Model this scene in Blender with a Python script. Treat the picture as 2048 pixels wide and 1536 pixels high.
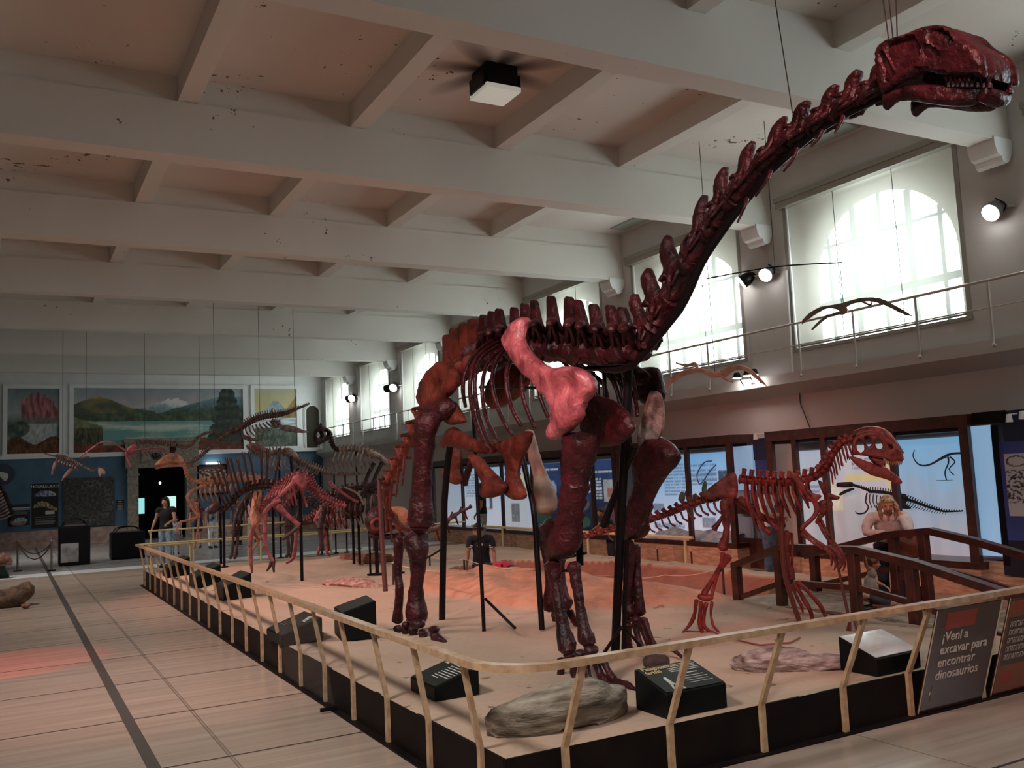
import bpy, bmesh, math, random
from mathutils import Vector as V, Matrix, noise
from mathutils.geometry import delaunay_2d_cdt
random.seed(7)
for _o in list(bpy.data.objects): bpy.data.objects.remove(_o)
SC=bpy.context.scene; COL=SC.collection
# ---------------------------------------------------------------- camera
F_PX,YAW,PITCH,ROLL=1828.457,0.504600788,0.100983101,-0.0456436
CAM=V((0,0,1.9))
fw=V((math.sin(YAW)*math.cos(PITCH),math.cos(YAW)*math.cos(PITCH),math.sin(PITCH)))
_r=V((math.cos(YAW),-math.sin(YAW),0)); _u=_r.cross(fw)
rt=_r*math.cos(ROLL)+_u*math.sin(ROLL); up=-_r*math.sin(ROLL)+_u*math.cos(ROLL)
cd=bpy.data.cameras.new('camera'); cd.sensor_width=36; cd.lens=F_PX*36/2048; cd.clip_end=300; cd.clip_start=.05
cam=bpy.data.objects.new('camera',cd); COL.objects.link(cam); SC.camera=cam
cam.matrix_world=Matrix(((rt.x,up.x,-fw.x,CAM.x),(rt.y,up.y,-fw.y,CAM.y),(rt.z,up.z,-fw.z,CAM.z),(0,0,0,1)))
# ---------------------------------------------------------------- light and exposure
SC.view_settings.view_transform='Standard'; SC.view_settings.look='None'; SC.view_settings.gamma=1; SC.view_settings.use_curve_mapping=False
SC.view_settings.exposure=1.02
cy=SC.cycles; cy.max_bounces=7; cy.diffuse_bounces=4; cy.glossy_bounces=3; cy.transmission_bounces=4; cy.transparent_max_bounces=12; cy.volume_bounces=0
cy.caustics_reflective=False; cy.caustics_refractive=False; cy.sample_clamp_indirect=6; cy.use_denoising=True
W=bpy.data.worlds.new('sky'); SC.world=W; W.use_nodes=True
W.node_tree.nodes['Background'].inputs[0].default_value=(.86,.95,1,1); W.node_tree.nodes['Background'].inputs[1].default_value=7.2
WINS=[(-1.0,2.5),(3.7,7.2),(8.46,11.95),(13.2,16.7),(18.0,21.45),(22.75,26.2),(27.6,30.95),(32.15,35.5),(36.85,40.2)]
def lamp(name,kind,loc,aim,energy,color,size=.3,spot=60,blend=.6,sy=None):
    l=bpy.data.lights.new(name,kind); l.energy=energy; l.color=color
    if kind=='AREA':
        l.size=size
        if sy: l.shape='RECTANGLE'; l.size_y=sy
    else: l.shadow_soft_size=size
    if kind=='SPOT': l.spot_size=math.radians(spot); l.spot_blend=blend
    o=bpy.data.objects.new(name,l); COL.objects.link(o); o.location=loc
    o.rotation_euler=(V(aim)-V(loc)).to_track_quat('-Z','Y').to_euler(); return o
for (a,b) in WINS:          # sky portals just outside each window
    o=lamp('window_sky_portal','AREA',(13.0,(a+b)/2,5.2),(0,(a+b)/2,5.2),1,(1,1,1),b-a,sy=2.9)
    o.data.cycles.is_portal=True
RED=(1,.20,.20); PNK=(1,.50,.40)
# added fill: unseen warm white spots high on the left, aimed down at the aisle and the platform
for y,ty,e in ((-1.5,3.0,650),(4.6,7.0,520),(10.5,12,420),(17,18,420),(24,25,520),(32,34,700)): lamp('fill_spot','SPOT',(-1.2,y,5.8),(2.6,ty,0),e,(1,.95,.89),.5,92,.9)
lamp('pink_gallery_spot','SPOT',(-1.2,7.0,5.4),(1.2,10.0,0),260,(1,.45,.42),.2,44,.8)
# red and pink gallery spots fixed high on the left side of the hall
lamp('red_gallery_spot','SPOT',(-.9,3.2,4.6),(4.0,6.9,2.55),430,RED,.12,34)
lamp('red_gallery_spot','SPOT',(-1.1,9.5,5.2),(4.4,10.3,1.9),140,(1,.3,.2),.12,44)
lamp('pink_gallery_spot','SPOT',(-1.0,13,5.6),(6.4,12.3,.3),560,PNK,.15,50)
lamp('pink_gallery_spot','SPOT',(-1.0,20,5.6),(4.6,16.5,.8),620,PNK,.15,56)
lamp('pink_gallery_spot','SPOT',(3.0,1.5,5.9),(6.6,6.4,1.0),260,(1,.4,.35),.15,40)
lamp('red_floor_spot','SPOT',(-1.35,11.6,2.4),(-.12,12.3,0),120,(1,.008,.015),.08,40,.35)
# ---------------------------------------------------------------- helpers
def ray(x,y): return (rt*((x-1024)/F_PX)-up*((y-768)/F_PX)+fw)
def at(x,y,ax,v):
    d=ray(x,y); return CAM+d*((v-CAM[ax])/d[ax])
def fl(x,y,z=0): return at(x,y,2,z)
class Pl:
    """a real upright plane in the hall: point + facing normal"""
    def __init__(s,P,n): s.P=V(P); s.n=V(n).normalized(); s.u=V((0,0,1)).cross(s.n).normalized(); s.v=s.n.cross(s.u)
    def p(s,x,y,o=0):
        d=ray(x,y); return CAM+d*(((s.P+s.n*o-CAM).dot(s.n))/d.dot(s.n))
    def px(s,x,y): return (s.p(x+1,y)-s.p(x,y)).length
    def scale(s,x,y): # metres per pixel seen square on
        return (s.p(x,y)-CAM).dot(fw)/F_PX
def tag(o,label=None,cat=None,group=None,kind=None):
    if label: o['label']=label
    if cat: o['category']=cat
    if group: o['group']=group
    if kind: o['kind']=kind
    return o
def empty(name,loc=(0,0,0),label=None,cat=None,group=None,rz=0):
    o=bpy.data.objects.new(name,None); COL.objects.link(o); o.location=loc; o.rotation_euler=(0,0,rz); o.empty_display_size=.1
    o['_loc']=0; del o['_loc']
    return tag(o,label,cat,group)
def link(name,me,mat,parent=None,label=None):
    o=bpy.data.objects.new(name,me); COL.objects.link(o)
    if mat is not None:
        for m in (mat if isinstance(mat,(list,tuple)) else [mat]): me.materials.append(m)
    if parent is not None:
        o.parent=parent
        mw=Matrix.LocRotScale(parent.location,parent.rotation_euler,parent.scale) if parent.parent is None else Matrix.Identity(4)
        o.matrix_parent_inverse=mw.inverted()
    if label: o['label']=label
    return o
def obj(name,bm,mat,parent=None,smooth=True,label=None):
    bmesh.ops.recalc_face_normals(bm,faces=bm.faces[:])
    me=bpy.data.meshes.new(name); bm.to_mesh(me); bm.free()
    if smooth:
        me.polygons.foreach_set('use_smooth',[True]*len(me.polygons))
        me.set_sharp_from_angle(angle=math.radians(48))
    return link(name,me,mat,parent,label)
def NB(): return bmesh.new()
def box(bm,a,b,M=None,mi=0):
    x0,y0,z0=a; x1,y1,z1=b
    vs=[bm.verts.new(V(c) if M is None else M@V(c)) for c in ((x0,y0,z0),(x1,y0,z0),(x1,y1,z0),(x0,y1,z0),(x0,y0,z1),(x1,y0,z1),(x1,y1,z1),(x0,y1,z1))]
    for f in ((0,3,2,1),(4,5,6,7),(0,1,5,4),(1,2,6,5),(2,3,7,6),(3,0,4,7)):
        q=bm.faces.new([vs[i] for i in f]); q.material_index=mi
    return bm
def bevel(bm,w,seg=2):
    bmesh.ops.bevel(bm,geom=bm.edges[:]+bm.verts[:],offset=w,segments=seg,affect='EDGES',profile=.6); return bm
def crv(pts,n=4):
    """catmull-rom resample of a list of tuples (any dimension)"""
    if len(pts)<3: 
        a,b=pts; return [tuple(a[k]+(b[k]-a[k])*i/n for k in range(len(a))) for i in range(n+1)]
    out=[]
    for i in range(len(pts)-1):
        p0=pts[max(i-1,0)];p1=pts[i];p2=pts[i+1];p3=pts[min(i+2,len(pts)-1)]
        for j in range(n):
            t=j/n; out.append(tuple(.5*((2*p1[k])+(-p0[k]+p2[k])*t+(2*p0[k]-5*p1[k]+4*p2[k]-p3[k])*t*t+(-p0[k]+3*p1[k]-3*p2[k]+p3[k])*t**3) for k in range(len(p1))))
    out.append(tuple(pts[-1])); return out
def tube(bm,pts,rad,seg=8,n=None,flat=1.0,sub=3,rough=0,cap=.35,mi=0):
    """swept bone: pts Vectors, rad list; flat squeezes it along n"""
    pts=[V(p) for p in pts]
    if not isinstance(rad,(list,tuple)): rad=[rad]*len(pts)
    q=crv([(p.x,p.y,p.z,r) for p,r in zip(pts,rad)],sub) if sub>1 else [(p.x,p.y,p.z,r) for p,r in zip(pts,rad)]
    P=[V(c[:3]) for c in q]; R=[max(c[3],1e-4) for c in q]
    if cap:   # rounded ends
        t0=(P[0]-P[1]).normalized(); t1=(P[-1]-P[-2]).normalized()
        P=[P[0]+t0*R[0]*cap]+P+[P[-1]+t1*R[-1]*cap]; R=[R[0]*.45]+R+[R[-1]*.45]
    ref=V(n).normalized() if n is not None else None; rings=[]; b=None
    for i,p in enumerate(P):
        t=(P[min(i+1,len(P)-1)]-P[max(i-1,0)]).normalized()
        if ref is not None: b=(ref-t*ref.dot(t))
        else:
            b0=b if b is not None else (V((0,0,1)) if abs(t.z)<.9 else V((1,0,0))); b=b0-t*b0.dot(t)
        if b.length<1e-5: b=t.orthogonal()
        b.normalize(); a=t.cross(b); ring=[]
        for k in range(seg):
            an=2*math.pi*k/seg; c=p+a*(math.cos(an)*R[i])+b*(math.sin(an)*R[i]*flat)
            if rough: c=c+(c-p)*(noise.noise(c*(.35/R[i]))*rough)
            ring.append(bm.verts.new(c))
        rings.append(ring)
    for i in range(len(rings)-1):
        for k in range(seg):
            f=bm.faces.new((rings[i][k],rings[i][(k+1)%seg],rings[i+1][(k+1)%seg],rings[i+1][k])); f.material_index=mi
    f=bm.faces.new(rings[0][::-1]); f.material_index=mi; f=bm.faces.new(rings[-1]); f.material_index=mi
    return bm
def ball(bm,c,r,seg=10,sc=(1,1,1),rough=0,R=None):
    M=Matrix.Translation(V(c))@(R if R is not None else Matrix.Identity(4))@Matrix.Diagonal((*[r*s for s in sc],1))
    g=bmesh.ops.create_icosphere(bm,subdivisions=2 if seg<14 else 3,radius=1,matrix=M)
    if rough:
        for v in g['verts']: v.co+=(v.co-V(c))*noise.noise(v.co*(1/r))*rough
    return bm
def inpoly(x,y,poly):
    r=False; j=len(poly)-1
    for i in range(len(poly)):
        xi,yi=poly[i]; xj,yj=poly[j]
        if (yi>y)!=(yj>y) and x<(xj-xi)*(y-yi)/(yj-yi)+xi: r=not r
        j=i
    return r
def edist(x,y,poly):
    d=1e9; j=len(poly)-1
    for i in range(len(poly)):
        ax,ay=poly[j]; bx,by=poly[i]; dx,dy=bx-ax,by-ay; L=dx*dx+dy*dy
        t=0 if L==0 else max(0,min(1,((x-ax)*dx+(y-ay)*dy)/L)); d=min(d,math.hypot(ax+dx*t-x,ay+dy*t-y)); j=i
    return d
def smooth_poly(poly,step):
    P=list(poly)+list(poly[:3]); q=crv(P,4)[4:4+4*len(poly)]; out=[]
    for c in q:
        if not out or math.hypot(c[0]-out[-1][0],c[1]-out[-1][1])>step*.55: out.append((c[0],c[1]))
    return out
def inflate(bm,fn,poly,holes=(),T=.05,r=None,res=16,amp=0,smooth=True,bend=None,off=0,back=1.0,rim=.2):
    """solid bone from an outline: fn(u,v)->(point,normal); thick in the middle, thin at the rim"""
    xs=[p[0] for p in poly]; ys=[p[1] for p in poly]; w=max(max(xs)-min(xs),max(ys)-min(ys)); g=w/res
    O=smooth_poly(poly,g) if smooth else list(poly); H=[smooth_poly(h,g*.7) if smooth else list(h) for h in holes]
    if r is None: r=w*.2
    pts=[];edges=[]
    for L in [O]+H:
        s=len(pts); pts+=L; edges+=[(s+i,s+(i+1)%len(L)) for i in range(len(L))]
    nb=len(pts); loops=[O]+H; y=min(ys); k=0
    ok=lambda a,b: inpoly(a,b,O) and not any(inpoly(a,b,h) for h in H)
    while y<max(ys):
        x=min(xs)+(g*.5 if k%2 else 0)
        while x<max(xs):
            if ok(x,y) and min(edist(x,y,l) for l in loops)>g*.45: pts.append((x,y))
            x+=g
        y+=g*.87;k+=1
    vs,es,fs,ov,_,_=delaunay_2d_cdt([V(p) for p in pts],edges,[],0,1e-6)
    fr=[];bk=[];bd=[]
    for v in vs:
        d=min(edist(v.x,v.y,l) for l in loops); e=d<1e-4*w+1e-6; m=min(1,d/r); h=T*(rim+(1-rim)*math.sqrt(max(0,1-(1-m)**2)))
        p,n=fn(v.x,v.y)
        if amp: h+=amp*noise.noise(p*(2.2/(T*4)))*m
        bb=(bend(v.x,v.y) if bend else 0)+off
        fr.append(bm.verts.new(p+n*(h+bb))); bk.append(bm.verts.new(p+n*(-h*back+bb)))
    cnt={}
    for f in fs:
        if len(f)!=3: continue
        c=(vs[f[0]]+vs[f[1]]+vs[f[2]])/3
        if not ok(c.x,c.y): continue
        bm.faces.new([fr[i] for i in f]); bm.faces.new([bk[i] for i in f][::-1])
        for a,b in ((f[0],f[1]),(f[1],f[2]),(f[2],f[0])):
            key=(min(a,b),max(a,b)); cnt[key]=cnt.get(key,0)+1
    for (a,b),c in cnt.items():
        if c==1:
            try: bm.faces.new((fr[a],fr[b],bk[b],bk[a]))
            except ValueError: pass
    for v in [v for v in bm.verts if not v.link_faces]: bm.verts.remove(v)
    return bm
def on(P,o=0):
    return lambda x,y:(P.p(x,y,o),P.n)
# ---------------------------------------------------------------- materials
def _nt(name):
    m=bpy.data.materials.new(name); m.use_nodes=True; nt=m.node_tree; return m,nt,nt.nodes,nt.links,nt.nodes['Principled BSDF']
def mat(name,c,rough=.6,c2=None,scale=6,bump=0,metal=0,spec=.5,detail=6,contrast=(.35,.65),bscale=None,emit=0,stretch=None,coat=0):
    m,nt,N,L,B=_nt(name)
    B.inputs['Roughness'].default_value=rough; B.inputs['Metallic'].default_value=metal; B.inputs['Specular IOR Level'].default_value=spec
    B.inputs['Base Color'].default_value=(*c,1)
    if coat: B.inputs['Coat Weight'].default_value=coat; B.inputs['Coat Roughness'].default_value=.25
    if c2 is not None or bump:
        tc=N.new('ShaderNodeNewGeometry'); src=tc.outputs['Position']
        if stretch:
            mp=N.new('ShaderNodeMapping'); mp.inputs['Scale'].default_value=stretch; L.new(src,mp.inputs[0]); src=mp.outputs[0]
        nz=N.new('ShaderNodeTexNoise'); nz.inputs['Scale'].default_value=scale; nz.inputs['Detail'].default_value=detail; L.new(src,nz.inputs['Vector'])
    if c2 is not None:
        cr=N.new('ShaderNodeValToRGB'); e=cr.color_ramp.elements; e[0].position,e[1].position=contrast; e[0].color=(*c,1); e[1].color=(*c2,1)
        L.new(nz.outputs['Fac'],cr.inputs[0]); L.new(cr.outputs[0],B.inputs['Base Color'])
    if bump:
        nb=N.new('ShaderNodeTexNoise'); nb.inputs['Scale'].default_value=bscale or scale*3; nb.inputs['Detail'].default_value=5; L.new(src,nb.inputs['Vector'])
        bp=N.new('ShaderNodeBump'); bp.inputs['Strength'].default_value=bump; bp.inputs['Distance'].default_value=.02; L.new(nb.outputs['Fac'],bp.inputs['Height']); L.new(bp.outputs[0],B.inputs['Normal'])
    if emit: B.inputs['Emission Color'].default_value=(*c,1); B.inputs['Emission Strength'].default_value=emit
    return m
def paint_mat(name,rough=.6,emit=0):
    m,nt,N,L,B=_nt(name); a=N.new('ShaderNodeVertexColor'); a.layer_name='paint'; L.new(a.outputs[0],B.inputs['Base Color']); B.inputs['Roughness'].default_value=rough
    if emit: L.new(a.outputs[0],B.inputs['Emission Color']); B.inputs['Emission Strength'].default_value=emit
    return m
M={}
def srgb(r,g,b):
    f=lambda c:(c/255/12.92 if c/255<=.04045 else ((c/255+.055)/1.055)**2.4); return (f(r),f(g),f(b))
def picture(name,P00,U,Vv,nu,nv,fn,m,parent=None,thick=.02):
    """flat painted panel: corner P00, edge vectors U,Vv (up); fn(u,v)->srgb 0..1 printed picture"""
    bm=NB(); cl=bm.loops.layers.float_color.new('paint'); n=U.cross(Vv).normalized(); g=[[bm.verts.new(P00+U*(i/nu)+Vv*(j/nv)) for i in range(nu+1)] for j in range(nv+1)]
    lin=lambda c:tuple((max(0,x)/12.92 if x<=.04045 else ((max(0,min(1,x))+.055)/1.055)**2.4) for x in c)
    cc=[[lin(fn(i/nu,j/nv)) for i in range(nu+1)] for j in range(nv+1)]
    for j in range(nv):
        for i in range(nu):
            f=bm.faces.new((g[j][i],g[j][i+1],g[j+1][i+1],g[j+1][i]))
            for l,(a,b) in zip(f.loops,((j,i),(j,i+1),(j+1,i+1),(j+1,i))): l[cl]=(*cc[a][b],1)
    k=[bm.verts.new(P00+U*a+Vv*b-n*thick) for a,b in ((0,0),(1,0),(1,1),(0,1))]; bm.faces.new(k[::-1])
    e=[[g[0][i] for i in range(nu+1)],[g[j][nu] for j in range(nv+1)],[g[nv][nu-i] for i in range(nu+1)],[g[nv-j][0] for j in range(nv+1)]]
    for q,(a,b) in zip(e,((0,1),(1,2),(2,3),(3,0))): bm.faces.new([k[a],k[b]]+q[::-1]) 
    me=bpy.data.meshes.new(name); bm.to_mesh(me); bm.free()
    return link(name,me,m,parent)
def text(name,body,P0,U,Up,size,m,parent=None,align='LEFT',ext=.002,font_sp=1.0):
    c=bpy.data.curves.new(name,'FONT'); c.body=body; c.size=size; c.align_x=align; c.extrude=ext; c.space_line=font_sp; c.resolution_u=3
    o=bpy.data.objects.new(name,c); COL.objects.link(o); bpy.context.view_layer.update()
    me=bpy.data.meshes.new_from_object(o.evaluated_get(bpy.context.evaluated_depsgraph_get())); bpy.data.objects.remove(o); bpy.data.curves.remove(c)
    u=U.normalized(); v=Up.normalized(); n=u.cross(v)
    me.transform(Matrix(((u.x,v.x,n.x,P0.x),(u.y,v.y,n.y,P0.y),(u.z,v.z,n.z,P0.z),(0,0,0,1)))); me.materials.clear()
    return link(name,me,m,parent)
def nz(x,y,z=0): return noise.noise(V((x,y,z)))
def fbm(x,y,z=0): return noise.fractal(V((x,y,z)),1.0,2.0,5)
# ================================================================ the hall
XL,XR,YN,YF,ZC=-1.6,12.5,-3.0,40.8,7.42
m,nt,N,L,B=_nt('travertine_floor')
gp=N.new('ShaderNodeNewGeometry'); sx=N.new('ShaderNodeSeparateXYZ'); L.new(gp.outputs['Position'],sx.inputs[0])
def mth(op,a,b=None,c=None):
    n=N.new('ShaderNodeMath'); n.operation=op
    for i,v in enumerate((a,b,c)):
        if v is None: continue
        if isinstance(v,(int,float)): n.inputs[i].default_value=v
        else: L.new(v,n.inputs[i])
    return n.outputs[0]
def band(src,c,w): return mth('LESS_THAN',mth('ABSOLUTE',mth('SUBTRACT',src,c)),w)
def mixc(fac,a,b):
    n=N.new('ShaderNodeMix'); n.data_type='RGBA'
    for k,v in ((0,fac),(6,a),(7,b)):
        if isinstance(v,tuple): n.inputs[k].default_value=(*v,1)
        elif isinstance(v,(int,float)): n.inputs[k].default_value=v
        else: L.new(v,n.inputs[k])
    return n.outputs[2]
mp=N.new('ShaderNodeMapping'); mp.inputs['Scale'].default_value=(.35,5.5,1); L.new(gp.outputs['Position'],mp.inputs[0])
n1=N.new('ShaderNodeTexNoise'); n1.inputs['Scale'].default_value=1.6; n1.inputs['Detail'].default_value=8; L.new(mp.outputs[0],n1.inputs['Vector'])
n2=N.new('ShaderNodeTexNoise'); n2.inputs['Scale'].default_value=.8; n2.inputs['Detail'].default_value=4; L.new(gp.outputs['Position'],n2.inputs['Vector'])
cr=N.new('ShaderNodeValToRGB'); e=cr.color_ramp.elements; e[0].position=.3; e[0].color=(.33,.24,.185,1); e[1].position=.68; e[1].color=(.49,.375,.30,1); L.new(n1.outputs[0],cr.inputs[0])
c=mixc(mth('MULTIPLY',n2.outputs[0],.5),cr.outputs[0],(.37,.285,.235))
yy=mth('PINGPONG',mth('SUBTRACT',sx.outputs[1],8.61),.8175)   # slab joints across the hall
lx=mth('LESS_THAN',yy,.014)
fine=mth('LESS_THAN',mth('PINGPONG',mth('SUBTRACT',sx.outputs[1],9.05),.4087),.005)
l2=mth('LESS_THAN',mth('ABSOLUTE',mth('SUBTRACT',sx.outputs[0],1.42)),.006)
l3=mth('LESS_THAN',mth('PINGPONG',mth('SUBTRACT',sx.outputs[0],3.3),.95),.007)
far=mth('GREATER_THAN',sx.outputs[1],26.6)
pale=band(sx.outputs[1],26.0,.55)  # sunlight reflected on the far floor, painted as a pale band
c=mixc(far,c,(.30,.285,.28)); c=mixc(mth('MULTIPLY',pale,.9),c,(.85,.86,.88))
c=mixc(mth('MULTIPLY',fine,.16),c,(.12,.08,.06)); c=mixc(mth('MULTIPLY',mth('MAXIMUM',l2,l3),.6),c,(.1,.07,.055))
c=mixc(mth('MULTIPLY',lx,.95),c,(.035,.022,.02)); c=mixc(mth('MULTIPLY',band(sx.outputs[0],.9,.045),.9),c,(.055,.048,.045))
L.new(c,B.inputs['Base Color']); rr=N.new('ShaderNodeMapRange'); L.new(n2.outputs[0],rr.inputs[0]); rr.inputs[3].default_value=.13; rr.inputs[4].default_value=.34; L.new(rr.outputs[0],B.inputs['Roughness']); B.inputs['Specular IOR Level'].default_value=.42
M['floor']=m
def plaster(name,a,b,flake=True,stain=None,th=0):
    """painted plaster with peeling flakes"""
    global N,L
    m,nt,N,L,B=_nt(name); gp=N.new('ShaderNodeNewGeometry')
    n1=N.new('ShaderNodeTexNoise'); n1.inputs['Scale'].default_value=.9; n1.inputs['Detail'].default_value=7; L.new(gp.outputs['Position'],n1.inputs['Vector'])
    c=mixc(n1.outputs[0],a,b)
    if flake:
        n2=N.new('ShaderNodeTexNoise'); n2.inputs['Scale'].default_value=7; n2.inputs['Detail'].default_value=6; n2.inputs['Roughness'].default_value=.65; L.new(gp.outputs['Position'],n2.inputs['Vector'])
        n3=N.new('ShaderNodeTexNoise'); n3.inputs['Scale'].default_value=.85; n3.inputs['Detail'].default_value=2; L.new(gp.outputs['Position'],n3.inputs['Vector'])
        k=mth('ADD',n2.outputs[0],mth('MULTIPLY',mth('SUBTRACT',n3.outputs[0],.5),.55))
        f=N.new('ShaderNodeMapRange'); L.new(k,f.inputs[0]); f.inputs[1].default_value=.70+th; f.inputs[2].default_value=.715+th
        c=mixc(f.outputs[0],c,(.16,.1,.065)); g=N.new('ShaderNodeMapRange'); L.new(k,g.inputs[0]); g.inputs[1].default_value=.68+th; g.inputs[2].default_value=.69+th
        c=mixc(mth('MULTIPLY',mth('SUBTRACT',g.outputs[0],f.outputs[0]),.6),c,(.85,.82,.78))
    if stain:   # soot streaks fanning out round the lamp
        sx=N.new('ShaderNodeSeparateXYZ'); L.new(gp.outputs['Position'],sx.inputs[0]); dx=mth('SUBTRACT',sx.outputs[0],stain[0]); dy=mth('SUBTRACT',sx.outputs[1],stain[1])
        d=mth('SQRT',mth('ADD',mth('MULTIPLY',dx,dx),mth('MULTIPLY',dy,dy))); an=mth('ARCTAN2',dy,dx)
        s=mth('ADD',.75,mth('MULTIPLY',mth('SINE',mth('MULTIPLY',an,7)),.3)); q=N.new('ShaderNodeMapRange'); L.new(mth('DIVIDE',d,s),q.inputs[0]); q.inputs[1].default_value=.25; q.inputs[2].default_value=1.15; q.inputs[3].default_value=.95; q.inputs[4].default_value=0
        c=mixc(q.outputs[0],c,(.03,.022,.02))
    L.new(c,B.inputs['Base Color']); B.inputs['Roughness'].default_value=.75; B.inputs['Specular IOR Level'].default_value=.25
    return m
M['ceil']=plaster('peeling_ceiling_paint',(.62,.55,.51),(.70,.65,.60),True,(5.75,10.5),-.012)
M['beam']=plaster('beam_paint',(.66,.63,.585),(.74,.72,.67),True,None,.045)
M['wall']=plaster('grey_wall_paint',(.50,.475,.46),(.62,.60,.58),False)
M['wall_low']=plaster('beige_wall_paint',(.50,.415,.385),(.57,.48,.445),False)
M['white']=mat('white_wall_paint',(.80,.82,.82),.6,(.86,.87,.86),2)
M['blue']=mat('slate_blue_wall_paint',srgb(66,98,124),.6,srgb(78,112,138),1.5)
M['stone']=mat('grey_carved_stone',srgb(120,108,98),.7,srgb(158,146,134),9,.6)
M['pinkstone']=mat('pink_marble_skirting',srgb(150,118,108),.4,srgb(186,158,146),5)
M['black']=mat('satin_black_paint',(.006,.005,.006),.5,spec=.15)
M['blackm']=mat('black_steel',(.006,.004,.005),.4,spec=.2)
M['glass']=None
m,nt,N,L,B=_nt('clear_glass'); N.remove(B); o=N['Material Output']; t=N.new('ShaderNodeBsdfTransparent'); t.inputs[0].default_value=(.95,.97,.98,1); g=N.new('ShaderNodeBsdfGlossy'); g.inputs['Roughness'].default_value=.04
fr=N.new('ShaderNodeLayerWeight'); fr.inputs[0].default_value=.12; mx=N.new('ShaderNodeMixShader'); L.new(mth('ADD',mth('MULTIPLY',fr.outputs['Facing'],.10),.02),mx.inputs[0]); L.new(t.outputs[0],mx.inputs[1]); L.new(g.outputs[0],mx.inputs[2]); L.new(mx.outputs[0],o.inputs[0]); M['glass']=m
m,nt,N,L,B=_nt('cream_blind_fabric'); N.remove(B); o=N['Material Output']; t=N.new('ShaderNodeBsdfTransparent'); t.inputs[0].default_value=(.9,.93,.88,1)
tl=N.new('ShaderNodeBsdfTranslucent'); tl.inputs[0].default_value=(.44,.44,.38,1); df=N.new('ShaderNodeBsdfDiffuse'); df.inputs[0].default_value=(.88,.87,.76,1)
mx=N.new('ShaderNodeMixShader'); mx.inputs[0].default_value=.74; L.new(tl.outputs[0],mx.inputs[1]); L.new(df.outputs[0],mx.inputs[2])
m2=N.new('ShaderNodeMixShader'); m2.inputs[0].default_value=.64; L.new(t.outputs[0],m2.inputs[1]); L.new(mx.outputs[0],m2.inputs[2]); L.new(m2.outputs[0],o.inputs[0]); M['blind']=m
def struct(name,bm,m,smooth=False,parent=None):
    o=obj(name,bm,m,parent,smooth); 
    if parent is None: o['kind']='structure'
    return o
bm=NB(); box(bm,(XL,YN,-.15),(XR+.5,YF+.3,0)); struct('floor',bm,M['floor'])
bm=NB(); box(bm,(XL,YN,ZC),(XR+.5,YF+.3,ZC+.25)); struct('ceiling',bm,M['ceil'])
bm=NB(); box(bm,(XL-.25,YN,0),(XL,YF,ZC)); struct('wall_left',bm,mat('dim_taupe_wall_paint',(.20,.17,.15),.75))
bm=NB(); box(bm,(XL,YN-.25,0),(XR+.4,YN,ZC)); struct('wall_near',bm,mat('dim_taupe_near_wall',(.22,.19,.17),.75))
# transverse beams with their upper rib and corbels
BY=[-1.9,2.85,7.6,12.3,17.05,21.8,26.55,31.3,36.05]
for i,y in enumerate(BY):
    bm=NB(); box(bm,(XL,y,6.33),(XR,y+.36,7.07)); box(bm,(XL,y+.035,7.07),(XR,y+.325,ZC)); struct('ceiling_beam',bm,M['beam'])
    bm=NB(); prof=[(0,.0),(.0,-.10),(-.03,-.22),(-.09,-.33),(-.17,-.37),(-.24,-.34),(-.26,-.27),(-.34,-.24),(-.38,-.16),(-.40,-.08),(-.40,0)]
    a=[bm.verts.new((XR+px_,y-.03,6.36+pz)) for px_,pz in prof]; b=[bm.verts.new((XR+px_,y+.39,6.36+pz)) for px_,pz in prof]
    bm.faces.new(a); bm.faces.new(b[::-1])
    for k in range(len(prof)-1): bm.faces.new((a[k],b[k],b[k+1],a[k+1]))
    struct('beam_corbel',bm,M['white'])
ribs=[2.05+2.385*k for k in range(-1,4)]
ends=[YN]+BY+[YF]
for j in range(len(BY)+1):
    y0=(BY[j-1]+.32) if j>0 else YN; y1=(BY[j]+.04) if j<len(BY) else YF
    for x in ribs:
        bm=NB(); box(bm,(x-.13,y0,7.075),(x+.13,y1,ZC)); struct('ceiling_rib',bm,M['beam'])
# right wall with niches and arched openings
bm=NB(); z0,z1,zs=3.97,6.66,5.12
box(bm,(XR,YN,3.5),(XR+.45,YF,z0)); box(bm,(XR,YN,z1),(XR+.45,YF,ZC))
eds=[YN]+[q for w in WINS for q in w]+[YF]
for k in range(0,len(eds),2):
    if eds[k+1]-eds[k]>.01: box(bm,(XR,eds[k],z0),(XR+.45,eds[k+1],z1))
def archpts(a,b,n=18,ins=.34,rise=None):
    c=(a+b)/2; r=(b-a)/2-ins; return c,r,[(c-r*math.cos(math.pi*i/n),zs+r*.92*math.sin(math.pi*i/n)) for i in range(n+1)]
for (a,b) in WINS:
    c,r,ap=archpts(a,b)
    for X,s in ((XR+.38,1),(XR+.44,-1)):
        def q(*p):
            bm.faces.new([bm.verts.new((X,yy,zz)) for yy,zz in p])
        q((a,z0),(c-r,z0),(c-r,zs),(a,zs)); q((c+r,z0),(b,z0),(b,zs),(c+r,zs)); q((a,zs),(c-r,zs),(c-r,z1),(a,z1)); q((c+r,zs),(b,zs),(b,z1),(c+r,z1))
        for i in range(len(ap)-1): q(ap[i],ap[i+1],(ap[i+1][0],z1),(ap[i][0],z1))
    rim=[(c-r,z0)]+ap+[(c+r,z0)]
    for i in range(len(rim)-1): bm.faces.new([bm.verts.new(v) for v in ((XR+.38,*rim[i]),(XR+.38,*rim[i+1]),(XR+.44,*rim[i+1]),(XR+.44,*rim[i]))])
struct('wall_right',bm,M['wall'])
bm=NB(); box(bm,(XR,YN,0),(XR+.45,YF,3.5)); struct('wall_right_lower',bm,M['wall_low'])
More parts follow.
